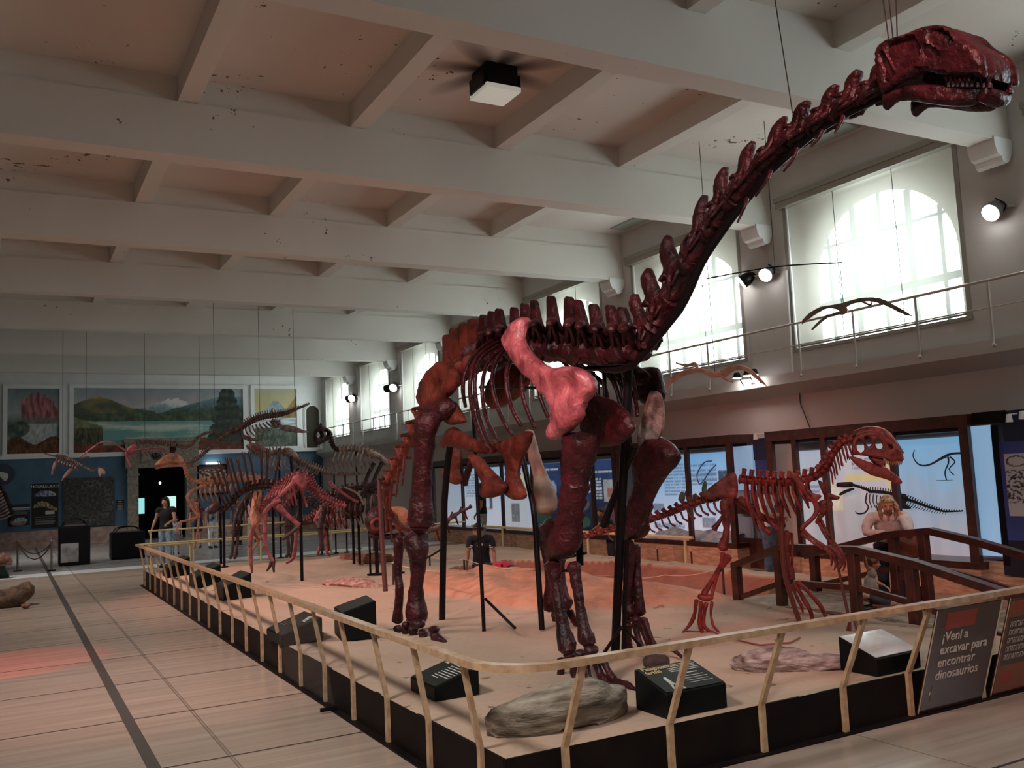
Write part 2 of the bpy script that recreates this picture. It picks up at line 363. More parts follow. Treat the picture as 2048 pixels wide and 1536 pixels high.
M['winframe']=mat('grey_window_iron',(.30,.33,.34),.5); M['trim']=mat('grey_trim_paint',srgb(150,148,140),.55)
M['cassette']=mat('grey_blind_cassette',srgb(150,146,134),.55); M['cord']=mat('dark_cord',(.08,.07,.06),.7)
order=['nearest the camera','second along','third from the camera','fourth from the camera','fifth from the camera','sixth from the camera','at the far end by the mural wall']
for i,(a,b) in enumerate(WINS):
    c,r,ap=archpts(a,b); root=empty('window_%d'%(i+1),(XR+.34,c,z0)); root['kind']='structure'
    bm=NB()
    for k in range(-2,3):
        yy=c+k*r*.42 if k else c; w=.06 if k in(-1,1) else .035
        yy=c+k*r*.4; zt_=zs+.92*math.sqrt(max(0,r*r-(yy-c)**2)); box(bm,(XR+.39,yy-w,z0),(XR+.43,yy+w,zt_))
    for zz,w in ((4.72,.06),(z0+.03,.04),(5.75,.025)): 
        rr_=r if zz<zs else math.sqrt(max(0,r*r-((zz-zs)/.92)**2)); box(bm,(XR+.395,c-rr_,zz-w),(XR+.425,c+rr_,zz+w))
    obj('window_frame',bm,M['winframe'],root,False)
    bm=NB(); f=[(c-r,z0)]+ap+[(c+r,z0)]; bm.faces.new([bm.verts.new((XR+.41,*p)) for p in f]); obj('window_pane',bm,M['glass'],root,False)
    bm=NB(); box(bm,(XR-.03,a-.05,z0-.06),(XR+.24,b+.05,z0)); 
    for yy in (a,b): box(bm,(XR-.012,yy-.04,z0),(XR+.02,yy+.04,z1))
    obj('window_sill',bm,M['trim'],root,False)
    if i<1: continue
    where=['beside the camera' ,'nearest the camera, behind a flying reptile model','second from the camera, past the long neck','third from the camera, above the back spines','fourth from the camera, behind the back spines','fifth from the camera, left of the hip bone','sixth from the camera, between two spotlights','at the far end beside the murals'][i-1]
    R_=empty('roller_blind',(XR+.1,c,z0),'cream roller blind over the arched window '+where,'roller blind','roller blinds over the arched windows')
    bm=NB(); g=[]; nn=14
    for k in range(nn+1):
        yy=a+.03+(b-a-.06)*k/nn; wv=.012*math.sin(k*1.7+i); g.append((bm.verts.new((XR+.06+wv,yy,z0+.04)),bm.verts.new((XR+.06-wv*.4,yy,z1-.02))))
    for k in range(nn): bm.faces.new((g[k][0],g[k+1][0],g[k+1][1],g[k][1]))
    obj('blind_fabric',bm,M['blind'],R_)
    bm=NB(); box(bm,(XR-.10,a-.14,z1-.06),(XR+.13,b+.12,z1+.12)); box(bm,(XR-.12,a-.16,z1+.05),(XR+.13,b+.14,z1+.14)); obj('blind_cassette',bm,M['cassette'],R_,False)
    bm=NB(); box(bm,(XR+.045,a+.03,z0+.03),(XR+.075,b-.03,z0+.06)); obj('bottom_bar',bm,M['cassette'],R_,False)
    bm=NB()
    for t in (.33,.68):
        yy=a+(b-a)*t; tube(bm,[(XR+.03,yy,z0+.05),(XR+.03,yy+.01,z1)],.006,5,sub=1)
    obj('pull_cord',bm,M['cord'],R_)
# walkway ledge and its railing
bm=NB(); box(bm,(12.2,YN,3.40),(XR,YF,3.53)); a=[(12.5,3.14),(12.5,3.40),(12.2,3.40),(12.2,3.34)]
va=[bm.verts.new((x,YN,z)) for x,z in a]; vb=[bm.verts.new((x,YF,z)) for x,z in a]; bm.faces.new(va); bm.faces.new(vb[::-1])
for k in range(4): bm.faces.new((va[k],va[(k+1)%4],vb[(k+1)%4],vb[k]))
struct('trim_ledge',bm,M['wall'])
M['railw']=mat('pale_painted_steel',srgb(196,190,184),.35,metal=.3)
RL=empty('walkway_railing',(12.2,20,3.53),'thin pale steel railing running along the high ledge under the windows','railing')
bm=NB(); tube(bm,[(12.17,5,4.37),(12.17,40.6,4.37)],.022,8,sub=1); obj('top_rail',bm,M['railw'],RL)
bm=NB(); tube(bm,[(12.17,5,3.98),(12.17,40.6,3.98)],.012,6,sub=1); obj('middle_rail',bm,M['railw'],RL)
y=6.72
while y<40.5:
    bm=NB(); tube(bm,[(12.17,y,4.37),(12.17,y,3.6),(12.16,y,3.46),(12.12,y-.02,3.42),(12.10,y-.06,3.44)],.02,6,sub=2); obj('railing_post',bm,M['railw'],RL); y+=1.2
# far wall
bm=NB()
DX0,DX1,DZ=4.66,6.55,2.96
for x0,x1,zA,zB in ((XL,DX0,3.55,ZC),(DX1,XR,3.55,ZC),(DX0,DX1,DZ,ZC)): box(bm,(x0,YF,zA),(x1,YF+.3,zB))
struct('wall_far',bm,M['white'])
bm=NB()
for x0,x1 in ((XL,DX0),(DX1,XR)): box(bm,(x0,YF-.01,.62),(x1,YF+.3,3.55))
struct('wall_far_lower',bm,M['blue'])
bm=NB()
for x0,x1 in ((XL,DX0-.4),(DX1+.4,XR)): box(bm,(x0,YF-.08,0),(x1,YF,.64))
struct('baseboard_far',bm,M['pinkstone'])
bm=NB(); box(bm,(XL,YF-.10,3.46),(4.2,YF,3.62)); box(bm,(7.0,YF-.10,3.46),(XR,YF,3.62)); struct('trim_sill',bm,M['white'])
# stone doorway and the dark room behind it
bm=NB()
for x0,x1 in ((DX0-.42,DX0),(DX1,DX1+.42)):
    box(bm,(x0,YF-.22,0),(x1,YF+.05,DZ)); box(bm,(x0-.04,YF-.26,DZ-.32),(x1+.04,YF,DZ-.24)); box(bm,(x0-.04,YF-.26,0),(x1+.04,YF,.35))
box(bm,(DX0-.5,YF-.24,DZ),(DX1+.5,YF,4.02)); box(bm,(DX0-.56,YF-.32,4.02),(DX1+.56,YF,4.16)); box(bm,(DX0+.1,YF-.3,DZ+.25),(DX1-.1,YF-.24,3.85))
struct('door_1',bm,M['stone'])
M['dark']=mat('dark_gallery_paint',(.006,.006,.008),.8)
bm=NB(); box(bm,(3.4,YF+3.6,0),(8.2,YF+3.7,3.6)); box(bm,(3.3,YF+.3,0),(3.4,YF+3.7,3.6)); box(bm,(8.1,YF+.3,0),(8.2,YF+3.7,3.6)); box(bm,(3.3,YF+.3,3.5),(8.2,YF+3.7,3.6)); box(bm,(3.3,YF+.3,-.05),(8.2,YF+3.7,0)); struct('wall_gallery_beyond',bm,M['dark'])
# arched blind opening high on the far wall
bm=NB(); cx=at(625,850,1,YF).x; n_=12
pts=[(cx-.36,3.62)]+[(cx-.36*math.cos(math.pi*i/n_),5.25+.34*math.sin(math.pi*i/n_)) for i in range(n_+1)]+[(cx+.36,3.62)]
bm.faces.new([bm.verts.new((x,YF-.012,z)) for x,z in pts]); st=obj('window_10',bm,mat('dark_niche',(.03,.026,.012),.7),None,False); st['kind']='structure'
bm=NB(); tube(bm,[(x,YF-.02,z) for x,z in pts],.07,6,sub=1); obj('window_frame',bm,M['white'],st)
# flush ceiling lights and the sooty lamp
M['diff']=mat('green_grey_diffuser',srgb(150,166,156),.3)
for i,(y0,y1) in enumerate(((9.95,11.5),(15.0,16.65))):
    t=empty('ceiling_light',(12.0,(y0+y1)/2,ZC),'unlit rectangular ceiling light panel set flush above the '+('nearest window' if i==0 else 'second window'),'ceiling light','flush ceiling light panels')
    bm=NB(); box(bm,(11.93,y0,ZC-.02),(12.33,y1,ZC)); obj('frame',bm,M['trim'],t,False); bm=NB(); box(bm,(11.96,y0+.04,ZC-.026),(12.30,y1-.04,ZC-.019)); obj('diffuser',bm,M['diff'],t,False)
t=empty('ceiling_lamp',(5.75,10.5,ZC),'black square ceiling lamp with a pale lens amid sooty streaks','ceiling lamp')
bm=NB(); box(bm,(5.52,10.28,7.12),(5.98,10.74,ZC)); obj('housing',bm,M['blackm'],t,False)
bm=NB(); box(bm,(5.49,10.25,7.05),(6.01,10.77,7.12)); bm2=bm; bevel(bm2,.01); obj('lens',bm2,mat('pale_lens',(.75,.74,.66),.3,emit=.15),t,False)
for sx_ in (-1,1):
    bm=NB(); box(bm,(5.75+sx_*.27-.015,10.3,7.1),(5.75+sx_*.27+.015,10.72,7.3)); obj('bracket',bm,M['blackm'],t,False)

# ================================================================ display platform
M['sand']=None
m,nt,N,L,B=_nt('dig_sand'); gp=N.new('ShaderNodeNewGeometry')
n1=N.new('ShaderNodeTexNoise'); n1.inputs['Scale'].default_value=1.1; n1.inputs['Detail'].default_value=7; L.new(gp.outputs['Position'],n1.inputs['Vector'])
n2=N.new('ShaderNodeTexNoise'); n2.inputs['Scale'].default_value=22; n2.inputs['Detail'].default_value=5; L.new(gp.outputs['Position'],n2.inputs['Vector'])
n3=N.new('ShaderNodeTexNoise'); n3.inputs['Scale'].default_value=5; n3.inputs['Detail'].default_value=8; L.new(gp.outputs['Position'],n3.inputs['Vector'])
c=mixc(n1.outputs[0],(.40,.265,.19),(.60,.44,.335)); c=mixc(mth('MULTIPLY',n2.outputs[0],.4),c,(.30,.19,.13))
f=N.new('ShaderNodeMapRange'); L.new(n3.outputs[0],f.inputs[0]); f.inputs[1].default_value=.68; f.inputs[2].default_value=.72; c=mixc(mth('MULTIPLY',f.outputs[0],.75),c,(.09,.05,.035))
va=N.new('ShaderNodeVertexColor'); va.layer_name='paint'; sp=N.new('ShaderNodeSeparateColor'); L.new(va.outputs[0],sp.inputs[0])
def tint(src,lo,hi,c):
    q=mixc(mth('ADD',mth('MULTIPLY',n3.outputs[0],.7),mth('MULTIPLY',n2.outputs[0],.3)),lo,hi); return mixc(src,c,q)
c=tint(sp.outputs[0],srgb(150,88,66),srgb(232,172,142),c); c=tint(sp.outputs[1],srgb(96,52,42),srgb(176,112,92),c); c=tint(sp.outputs[2],srgb(62,50,32),srgb(120,98,66),c)
L.new(c,B.inputs['Base Color']); B.inputs['Roughness'].default_value=.85
bp=N.new('ShaderNodeBump'); bp.inputs['Strength'].default_value=.35; bp.inputs['Distance'].default_value=.03; L.new(mth('ADD',n3.outputs[0],mth('MULTIPLY',n2.outputs[0],.4)),bp.inputs['Height']); L.new(bp.outputs[0],B.inputs['Normal']); M['sand']=m
M['fascia']=mat('black_fascia_board',(.006,.004,.004),.6,(.012,.007,.006),3,spec=.12)
M['wood']=mat('pale_varnished_wood',srgb(160,124,94),.35,srgb(192,160,126),14,stretch=(1,1,1),coat=.3)
M['rope']=mat('cream_rope',srgb(210,182,150),.8)
M['stake']=mat('dark_iron_stake',(.05,.018,.016),.5)
MOUND=[(5.15,12.6),(5.3,11.2),(5.35,10.2),(5.55,9.55),(6.3,8.95),(7.1,8.5),(7.62,8.55),(7.8,9.3),(7.72,11),(7.5,13),(6.9,14.4),(5.7,14.2)]
PIT=[(7.70,7.7),(9.6,7.7),(9.6,10.6),(9.6,13.6),(8.45,15.8),(7.3,15.6),(6.3,14.6),(6.35,13.5),(7.3,12.7),(7.74,11),(7.84,9.3)]
def sand_h(x,y):
    z=.31+.012*nz(x*.9,y*.9,1)+.006*nz(x*4,y*4,2)
    e=min(1,max(0,min(x-2.47,y-4.76)/.5)); z=.31+(z-.31)*e
    if inpoly(x,y,MOUND):
        d=edist(x,y,MOUND); z+=.055*min(1,d/.05)+min(.13,.12*d)*(.7+.5*nz(x*1.1,y*1.1,5))+.17*abs(nz(x*1.5,y*.9,9))*min(1,d*1.6)+.05*fbm(x*2.2,y*2.2,3)*min(1,d*3)
    # old dig mounds further back
    for cx,cy_,r,h in ((3.9,16.0,1.15,.13),(6.5,18.3,1.2,.10),(4.9,18.2,1.5,.07),(3.4,17.8,.9,.05)):
        d=math.hypot(x-cx,(y-cy_)*.8)/r
        if d<1: z+=h*(1-d*d)**1.2*(1+.6*nz(x*3,y*3,4))
    if y>14 or x<5:
        z+=.012*max(0,fbm(x*1.5,y*1.5,8))*e
    if inpoly(x,y,PIT):
        d=edist(x,y,PIT); k=min(1,max(0,(d+.06*nz(x*2,y*2,7))/.24)); z=z*(1-k)+(.03+.05*abs(nz(x*2,y*2,6))+.05*max(0,1-d/.5))*k
    elif x>9.2 and 7<y<16.5: z+=.05*abs(nz(x*4,y*2.5,3))
    return z
PF=empty('raised_display_floor',(2.47,4.76,0),'low black sided display platform covered with sand under the dinosaur skeletons','platform')
bm=NB(); nx,ny=118,250; X0,X1,Y0,Y1=2.47,10.0,4.76,20.7; g={}
def xmax(y): return 10.0 if y>7.72 else 7.62
for j in range(ny+1):
    y=Y0+(Y1-Y0)*j/ny
    for i in range(nx+1):
        x=X0+(X1-X0)*i/nx
        if i==0 and j<4: x+=.0
        g[i,j]=bm.verts.new((x,y,sand_h(x,y)))
for j in range(ny):
    for i in range(nx):
        xc=X0+(X1-X0)*(i+.5)/nx; yc=Y0+(Y1-Y0)*(j+.5)/ny
        if xc<xmax(yc)+.02:
            bm.faces.new((g[i,j],g[i+1,j],g[i+1,j+1],g[i,j+1]))
for v in [v for v in bm.verts if not v.link_faces]: bm.verts.remove(v)
cl=bm.verts.layers.float_color.new('paint')
for v in bm.verts:
    x,y=v.co.x+.06*nz(v.co.x*3,v.co.y*3,1),v.co.y+.06*nz(v.co.x*3,v.co.y*3,2); r_=g_=b_=0
    if inpoly(x,y,MOUND): r_=min(1,edist(x,y,MOUND)/.06+.35)
    if inpoly(x,y,PIT):
        d=edist(x,y,PIT); r_=1; w=max(0,min(1,(.55-d)/.15)); g_=w if y>9.8 else 0; b_=w if y<=9.8 else 0
        if y<9.4: b_=1
    v[cl]=(r_,g_,b_,1)
obj('sand_surface',bm,M['sand'],PF)
def fasc(nm,a,b):
    bm=NB(); box(bm,a,b); obj(nm,bm,M['fascia'],PF,False)
fasc('front_fascia',(2.47,4.755,0),(7.62,4.775,.31)); fasc('side_fascia',(2.465,4.77,0),(2.485,20.7,.31)); fasc('back_fascia',(2.48,20.68,0),(10,20.70,.31)); fasc('side_fascia',(9.98,7.7,0),(10.0,20.69,.31)); fasc('side_fascia',(7.605,4.78,0),(7.62,7.7,.31)); fasc('back_fascia',(7.61,7.69,0),(9.98,7.71,.31))
fasc('kick_strip',(2.40,4.69,0),(7.6,4.75,.014)); fasc('kick_strip',(2.40,4.755,0),(2.46,20.7,.014))
# cream timber railing with kinked posts
RA=empty('platform_railing',(2.4,4.6,0),'cream timber handrail on kinked posts running round the sandy platform','railing')
pp=[(2.33,20.62),(2.33,12),(2.33,4.87)]+[(2.71-.38*math.cos(a*math.pi/16),4.87-.38*math.sin(a*math.pi/16)) for a in range(1,8)]+[(2.71,4.49),(5,4.49),(7.9,4.49)]; bm=NB(); prev=None; hw,hh=.034,.02
for i,p in enumerate(pp):
    a=V(pp[max(i-1,0)]);b=V(pp[min(i+1,len(pp)-1)]); t=(b-a).normalized(); n_=V((-t.y,t.x)); c0=V(p)
    r=[bm.verts.new((c0.x+n_.x*s*hw,c0.y+n_.y*s*hw,.845+q*hh)) for s,q in ((-1,-1),(1,-1),(1,1),(-1,1))]
    if prev:
        for k in range(4): bm.faces.new((prev[k],prev[(k+1)%4],r[(k+1)%4],r[k]))
    else: bm.faces.new(r)
    prev=r
bm.faces.new(prev[::-1]); obj('handrail',bm,M['wood'],RA,False)
def kpost(a,k,t,d):
    """kinked flat post from floor a via k to rail t; d is along-rail unit"""
    bm=NB(); d=V(d); nrm=V((-d.y,d.x,0)); rings=[]
    for p in (a,k,t):
        p=V(p); rings.append([bm.verts.new(p+d*(s*.021)+nrm*(q*.014)) for s,q in ((-1,-1),(1,-1),(1,1),(-1,1))])
    for i in range(2):
        for j in range(4): bm.faces.new((rings[i][j],rings[i][(j+1)%4],rings[i+1][(j+1)%4],rings[i+1][j]))
    bm.faces.new(rings[0][::-1]); bm.faces.new(rings[2]); obj('railing_post',bm,M['wood'],RA,False)
y=5.02
while y<20.7: kpost((2.448,y,0),(2.448,y,.315),(2.345,y-.02,.826),(0,1,0)); y+=.765
for x in (2.86,3.63,4.40,5.17,5.86,6.70,7.5): kpost((x,4.738,0),(x,4.738,.315),(x,4.50,.826),(1,0,0))
# far end rail and barriers
def fence(nm,pts,zs_,posts,label,m,r=.022,cat='railing',zb=0):
    R_=empty(nm,(*pts[0][:2],zb),label,cat)
    for z in zs_:
        bm=NB(); tube(bm,[V((x,y,z)) for x,y in pts],r,6,sub=1); obj('rail',bm,m,R_)
    for x,y in posts:
        bm=NB(); tube(bm,[(x,y,zb),(x,y,max(zs_))],r*.9,6,sub=1); obj('railing_post',bm,m,R_)
M['cream']=mat('cream_painted_steel',srgb(214,190,140),.45)
fence('end_railing',[(2.36,20.66),(5.2,20.66),(9.9,20.66)],[.845],[(3.4,20.72),(4.9,20.72),(6.5,20.72),(8.2,20.72)],'single cream rail closing the far end of the sandy platform',M['cream'])
fence('barrier_railing',[(3.0,24.2),(8.5,24.2)],[.98,.62],[(3.05,24.2),(4.05,24.2),(5.4,24.2),(6.8,24.2),(8.4,24.2)],'double cream barrier rail standing on the floor before the stone doorway',M['cream'],.025)
fence('side_railing',[(10.06,12.2),(10.06,20.6)],[.74],[(10.06,12.4),(10.06,13.9),(10.06,15.4),(10.06,17.0),(10.06,19.0),(10.06,20.5)],'cream railing behind the dig pit on the display case side',M['cream'],.028)
# acrylic sheet clipped on the railing
t=empty('acrylic_panel',(2.40,8.2,0),'clear acrylic sheet leaning on the cream railing beside the tall black lectern','panel')
m,nt,N,L,B=_nt('wavy_acrylic'); B.inputs['Transmission Weight'].default_value=1; B.inputs['Roughness'].default_value=.02; B.inputs['IOR'].default_value=1.2; B.inputs['Base Color'].default_value=(.95,.93,.9,1); M['acr']=m
bm=NB(); 
for p in (((2.415,7.75,.02),(2.425,9.05,.05)),):
    vs=[bm.verts.new(v) for v in ((2.415,7.72,.04),(2.415,9.3,.04),(2.30,9.3,.80),(2.30,7.72,.80),(2.425,7.72,.04),(2.425,9.3,.04),(2.31,9.3,.80),(2.31,7.72,.80))]
    for f_ in ((0,1,2,3),(7,6,5,4),(0,4,5,1),(1,5,6,2),(2,6,7,3),(3,7,4,0)): bm.faces.new([vs[i] for i in f_])
obj('sheet',bm,M['glass'],t,False)
bm=NB(); box(bm,(2.29,7.70,.02),(2.43,7.72,.05)); obj('clip',bm,M['blackm'],t,False)
# ---------------------------------------------------------------- lecterns
M['lect']=mat('black_lectern_laminate',(.004,.0045,.0045),.45,spec=.15); M['lecttop']=mat('dark_green_black_panel',(.012,.017,.015),.3,spec=.25); M['silk']=mat('grey_white_print',(.55,.55,.52),.6); M['gold']=mat('tan_print',srgb(196,170,120),.6)
def lectern(px,py,rz,w,d,h0,h1,label,top='text',m=None):
    P=fl(px,py,.31); P.z=.312; t=empty('information_lectern',P,label,'lectern','black information lecterns on the platform edge',rz)
    R_=Matrix.Translation(P)@Matrix.Rotation(rz,4,'Z'); bm=NB()
    pr=[(0,0),(d,0),(d,h1),(0,h0)]
    a=[bm.verts.new(R_@V((-w/2,y,z))) for y,z in pr]; b=[bm.verts.new(R_@V((w/2,y,z))) for y,z in pr]
    bm.faces.new(a); bm.faces.new(b[::-1])
    for k in range(4): bm.faces.new((a[k],a[(k+1)%4],b[(k+1)%4],b[k]))
    bevel(bm,.006,1); obj('body',bm,M['lect'],t,False)
    U=R_.to_3x3()@V((1,0,0)); Up=(R_.to_3x3()@V((0,d,h1-h0))); n_=U.cross(Up).normalized(); O=R_@V((-w/2,0,h0))+n_*.002
    bm=NB(); q=[O+U*(w*a_)+Up*b_ for a_,b_ in ((.02,.03),(.98,.03),(.98,.97),(.02,.97))]; v1=[bm.verts.new(p) for p in q]; v2=[bm.verts.new(p+n_*.004) for p in q]
    bm.faces.new(v2); 
    for k in range(4): bm.faces.new((v1[k],v1[(k+1)%4],v2[(k+1)%4],v2[k]))
    tp=obj('top_panel',bm,m or M['lecttop'],t,False)
    O=O+n_*.0045
    if top:
        bm=NB()
        def strip(x0,x1,y,th):
            bm.faces.new([bm.verts.new(O+U*(w*a_)+Up*b_) for a_,b_ in ((x0,y),(x1,y),(x1,y+th),(x0,y+th))])
        if top=='text':
            for k in range(9): strip(.42,.94-(.25 if k==8 else 0)-.03*random.random(),.86-k*.075,.022)
            strip(.08,.30,.84,.05); strip(.08,.24,.76,.04)
        elif top=='wide':
            for k in range(5): strip(.44,.95-.05*random.random(),.90-k*.06,.02)
            strip(.62,.82,.54,.03)
            for k in range(4): strip(.5,.9-.08*random.random(),.44-k*.08,.018)
        elif top=='few':
            for k in range(4): strip(.1,.55-.05*k,.5-k*.06,.015)
            for k in range(5): strip(.55+.03*k,.72+.02*k,.85-.05*k,.03)
        obj('printed_text',bm,M['silk'],tp,False)
        if top=='wide':
            text('printed_title','Patagosaurus',O+U*(w*.06)+Up*.84+n_*.001,U,Up,.055,M['gold'],tp); text('printed_title','fariasi',O+U*(w*.06)+Up*.70+n_*.001,U,Up,.055,M['gold'],tp)
            bm=NB(); fnl=lambda x,y:(O+U*(w*x)+Up*y,n_); inflate(bm,fnl,[(.22,.5),(.27,.52),(.28,.3),(.36,.08),(.33,.06),(.25,.25),(.2,.08),(.17,.1),(.21,.3)],T=.001,res=9,r=.02); obj('printed_bone',bm,M['silk'],tp)
    return t
lectern(1397,1428,0.0,.50,.34,.16,.26,'wide black lectern on the platform front edge, straight below the larger grey log','wide')
lectern(1800,1345,0.02,.50,.34,.13,.25,'black lectern with a shiny white reflecting top beside the flat grey rock','few',mat('painted_reflection_panel',(.45,.47,.47),.08))  # white reflection on this top is put into its base colour
lectern(845,1393,-1.57,.46,.36,.10,.20,'black lectern with white text just left of the near railing corner','text')
lectern(548,1285,-1.57,.62,.42,.10,.24,'black lectern with pale bone drawing close behind the left railing','few')
lectern(676,1276,-1.75,.55,.36,.28,.38,'tall black lectern standing deeper on the sand left of the red hind foot',None)
lectern(438,1198,-1.57,.66,.40,.18,.36,'black lectern third from the far end of the left railing',None)
lectern(385,1174,-1.57,.66,.40,.18,.36,'black lectern second from the far end of the left railing',None)
lectern(330,1154,-1.57,.66,.40,.18,.36,'black lectern at the far end of the left railing',None)
# ---------------------------------------------------------------- rocks and petrified logs
M['log1']=mat('grey_petrified_wood',srgb(84,70,56),.75,srgb(168,156,140),5,1.2,stretch=(.7,2.2,4.5),contrast=(.33,.66),bscale=14); M['log2']=mat('reddish_petrified_wood',srgb(92,60,56),.75,srgb(184,164,158),5,1.2,stretch=(.9,1.8,4.5),contrast=(.36,.64),bscale=14)
M['rock']=mat('brown_rough_stone',srgb(96,58,44),.85,srgb(150,104,84),10,1.0)
def rock(name,pts,rad,m,label,cat='rock',flat=.8,seg=18,sub=8,amp=.22,fq=1.0,zb=.31):
    c=V((sum(p[0] for p in pts)/len(pts),sum(p[1] for p in pts)/len(pts),zb)); bm=NB(); tube(bm,pts,rad,seg,n=(0,0,1),flat=flat,sub=sub,cap=.5)
    for v in bm.verts:
        d=(v.co-c); ridg=1-abs(nz(v.co.x*2.2*fq,v.co.y*5*fq,v.co.z*9*fq)); 
        v.co+=V((d.x*.25,d.y*.35,(v.co.z-zb)*.9)).normalized()*(amp*.35*(ridg-.7)+amp*.25*fbm(v.co.x*3*fq,v.co.y*3*fq,v.co.z*3*fq))
        v.co.z=max(v.co.z,zb+.002)
    for v in bm.verts:
        if v.co.z<zb+.03: v.co.z=zb+.004
    o=obj(name,bm,m); bpy.context.view_layer.update(); return tag(o,label,cat)
rock('petrified_log',[(2.66,5.24,.38),(2.84,5.15,.415),(3.08,5.12,.43),(3.34,5.14,.425),(3.54,5.19,.39)],[.09,.135,.145,.145,.09],M['log1'],'larger grey petrified log lying by the near platform corner','rock',.92,24,9,.16)
rock('petrified_log',[(5.00,5.64,.37),(5.10,5.53,.40),(5.32,5.40,.39),(5.58,5.26,.35),(5.80,5.16,.32)],[.07,.12,.125,.10,.03],M['log2'],'flat grey and rust petrified log tapering right behind the front railing','rock',.75,22,9,.13)
rock('stone',[(4.50,6.12,.37),(4.64,6.06,.37)],[.06,.06],mat('dark_brown_stone',(.035,.016,.014),.8,(.07,.035,.03),12,.8),'small dark brown stone beside the near red front foot','rock',.9,12,3,.05,2)
rock('stone_block',[fl(690,1118,.4),fl(738,1120,.4),fl(782,1118,.4)],[.13,.15,.10],M['rock'],'rough reddish stone block on the sand at the back of the platform','rock',.85,14,6,.16)
rock('fossil_slab',[fl(655,1166,.33),fl(700,1165,.35),fl(740,1170,.34),fl(772,1172,.31)],[.16,.26,.16,.05],mat('pinkish_bone_slab',srgb(150,96,90),.8,srgb(206,160,148),12,1),'low pinkish bone bearing slab on the sand left of the hind leg','fossil',.28,14,6,.14,1.6)
# ---------------------------------------------------------------- pit stakes and strings
stk=[((887,1200),1143),((929,1148),1118),((1068,1172),1140),((1316,1122),1097),((1384,1129),1102),((787,1166),1126),((1448,1180),1134),((860,1130),1112)]
spots=['front stake left of the dig mound','thin stake beside the kneeling boy on the left','stake at the right of the red backpack','left of two stakes on the far pit rim before the wooden plinth','right of two stakes on the far pit rim before the wooden plinth','stake behind the left hind leg','stake at the right end of the pale sand ridge','stake just right of the hind leg pole']
tops=[]
for ((x,y),yt),lb in zip(stk,spots):
    P=fl(x,y,.34 if x not in(1316,1384) else .31); P.z=sand_h(P.x,P.y); T_=at(x,yt,1,P.y); bm=NB(); tube(bm,[P,V((P.x,P.y,T_.z))],.016,7,sub=1,cap=0); 
    t=empty('dig_stake',P,'dark iron '+lb,'stake','dig stakes with string'); obj('shaft',bm,M['stake'],t); bm=NB(); tube(bm,[V((P.x,P.y,T_.z-.005)),V((P.x,P.y,T_.z+.012))],.021,7,sub=1,cap=0); obj('cap',bm,M['rope'],t); tops.append(V((P.x,P.y,T_.z)))
def rope(name,pts,sag,r,m,label,cat='rope'):
    bm=NB(); Q=[]
    for a,b in zip(pts[:-1],pts[1:]):
        for k in range(7):
            t=k/6; p=a.lerp(b,t); p.z-=sag*4*t*(1-t); Q.append(p)
    tube(bm,Q,r,5,sub=1,cap=0); o=obj(name,bm,m); return tag(o,label,cat)
rope('string',[tops[5],tops[0],tops[2]],.03,.006,M['rope'],'cream string strung low across the front of the dig mound')
rope('string',[tops[7],tops[1],tops[2]],.05,.006,M['rope'],'cream string sagging behind the kneeling boy and red backpack')
rope('string',[tops[2]+V((.02,0,0)),at(1230,1150,0,9.0),at(1330,1150,0,8.8),tops[6]],.05,.006,M['rope'],'cream string looping before the far pit wall')
# ---------------------------------------------------------------- timber footbridge
M['timber']=mat('dark_red_brown_timber',srgb(46,16,13),.4,srgb(82,30,22),7,.2,coat=.2); M['deck']=mat('weathered_grey_decking',srgb(120,100,84),.7,srgb(164,142,120),7)
def bridge_rail(X,prof,posts,label,zoff=0):
    t=empty('bridge_railing',(X,7,0),label,'railing','footbridge railings'); 
    for z0_,z1_,nm,w in ((-.0,-.075,'top_rail',.055),(-.40,-.46,'lower_rail',.025)):
        bm=NB(); prev=None
        for (y,z) in prof:
            r=[bm.verts.new((X+s*w,y,z+q)) for s,q in ((-1,z1_),(1,z1_),(1,z0_),(-1,z0_))]
            if prev:
                for k in range(4): bm.faces.new((prev[k],prev[(k+1)%4],r[(k+1)%4],r[k]))
            else: bm.faces.new(r)
            prev=r
        bm.faces.new(prev[::-1]); obj(nm,bm,M['timber'],t,False)
    for y,z0_ in posts:
        z=max(a[1]+(b[1]-a[1])*(y-a[0])/(b[0]-a[0]) for a,b in zip(prof[:-1],prof[1:]) if min(a[0],b[0])-1e-6<=y<=max(a[0],b[0])+1e-6)
        bm=NB(); box(bm,(X-.05,y-.05,z0_),(X+.05,y+.05,z-.04)); bevel(bm,.008,1); obj('railing_post',bm,M['timber'],t,False)
bridge_rail(7.72,[(8.62,.74),(7.81,1.0),(6.72,1.02),(6.02,.915),(5.05,.69)],[(8.58,.0),(7.86,.0),(6.80,.0),(6.10,.0)],'nearer dark timber footbridge railing, right beside the small theropod')
bridge_rail(8.95,[(8.62,.76),(7.35,1.07),(6.78,1.13),(6.22,1.03),(4.9,.72)],[(8.50,.0),(7.28,.0),(6.88,.0)],'farther dark timber footbridge railing, on which the woman leans')
t=empty('footbridge_deck',(8.33,7,0),'weathered grey plank footbridge deck at the right of the platform','bridge')
y=4.6
while y<8.6:
    z=.29+.03*math.sin(max(0,min(1,(y-4.6)/4))*math.pi); bm=NB(); box(bm,(7.72,y,z-.03),(8.95,y+.135,z)); obj('plank',bm,M['deck'],t,False); y+=.142
bm=NB(); box(bm,(7.74,4.6,.0),(7.80,7.65,.255)); obj('side_beam',bm,M['timber'],t,False); bm=NB(); box(bm,(8.87,4.6,0),(8.93,7.65,.255)); obj('side_beam',bm,M['timber'],t,False)
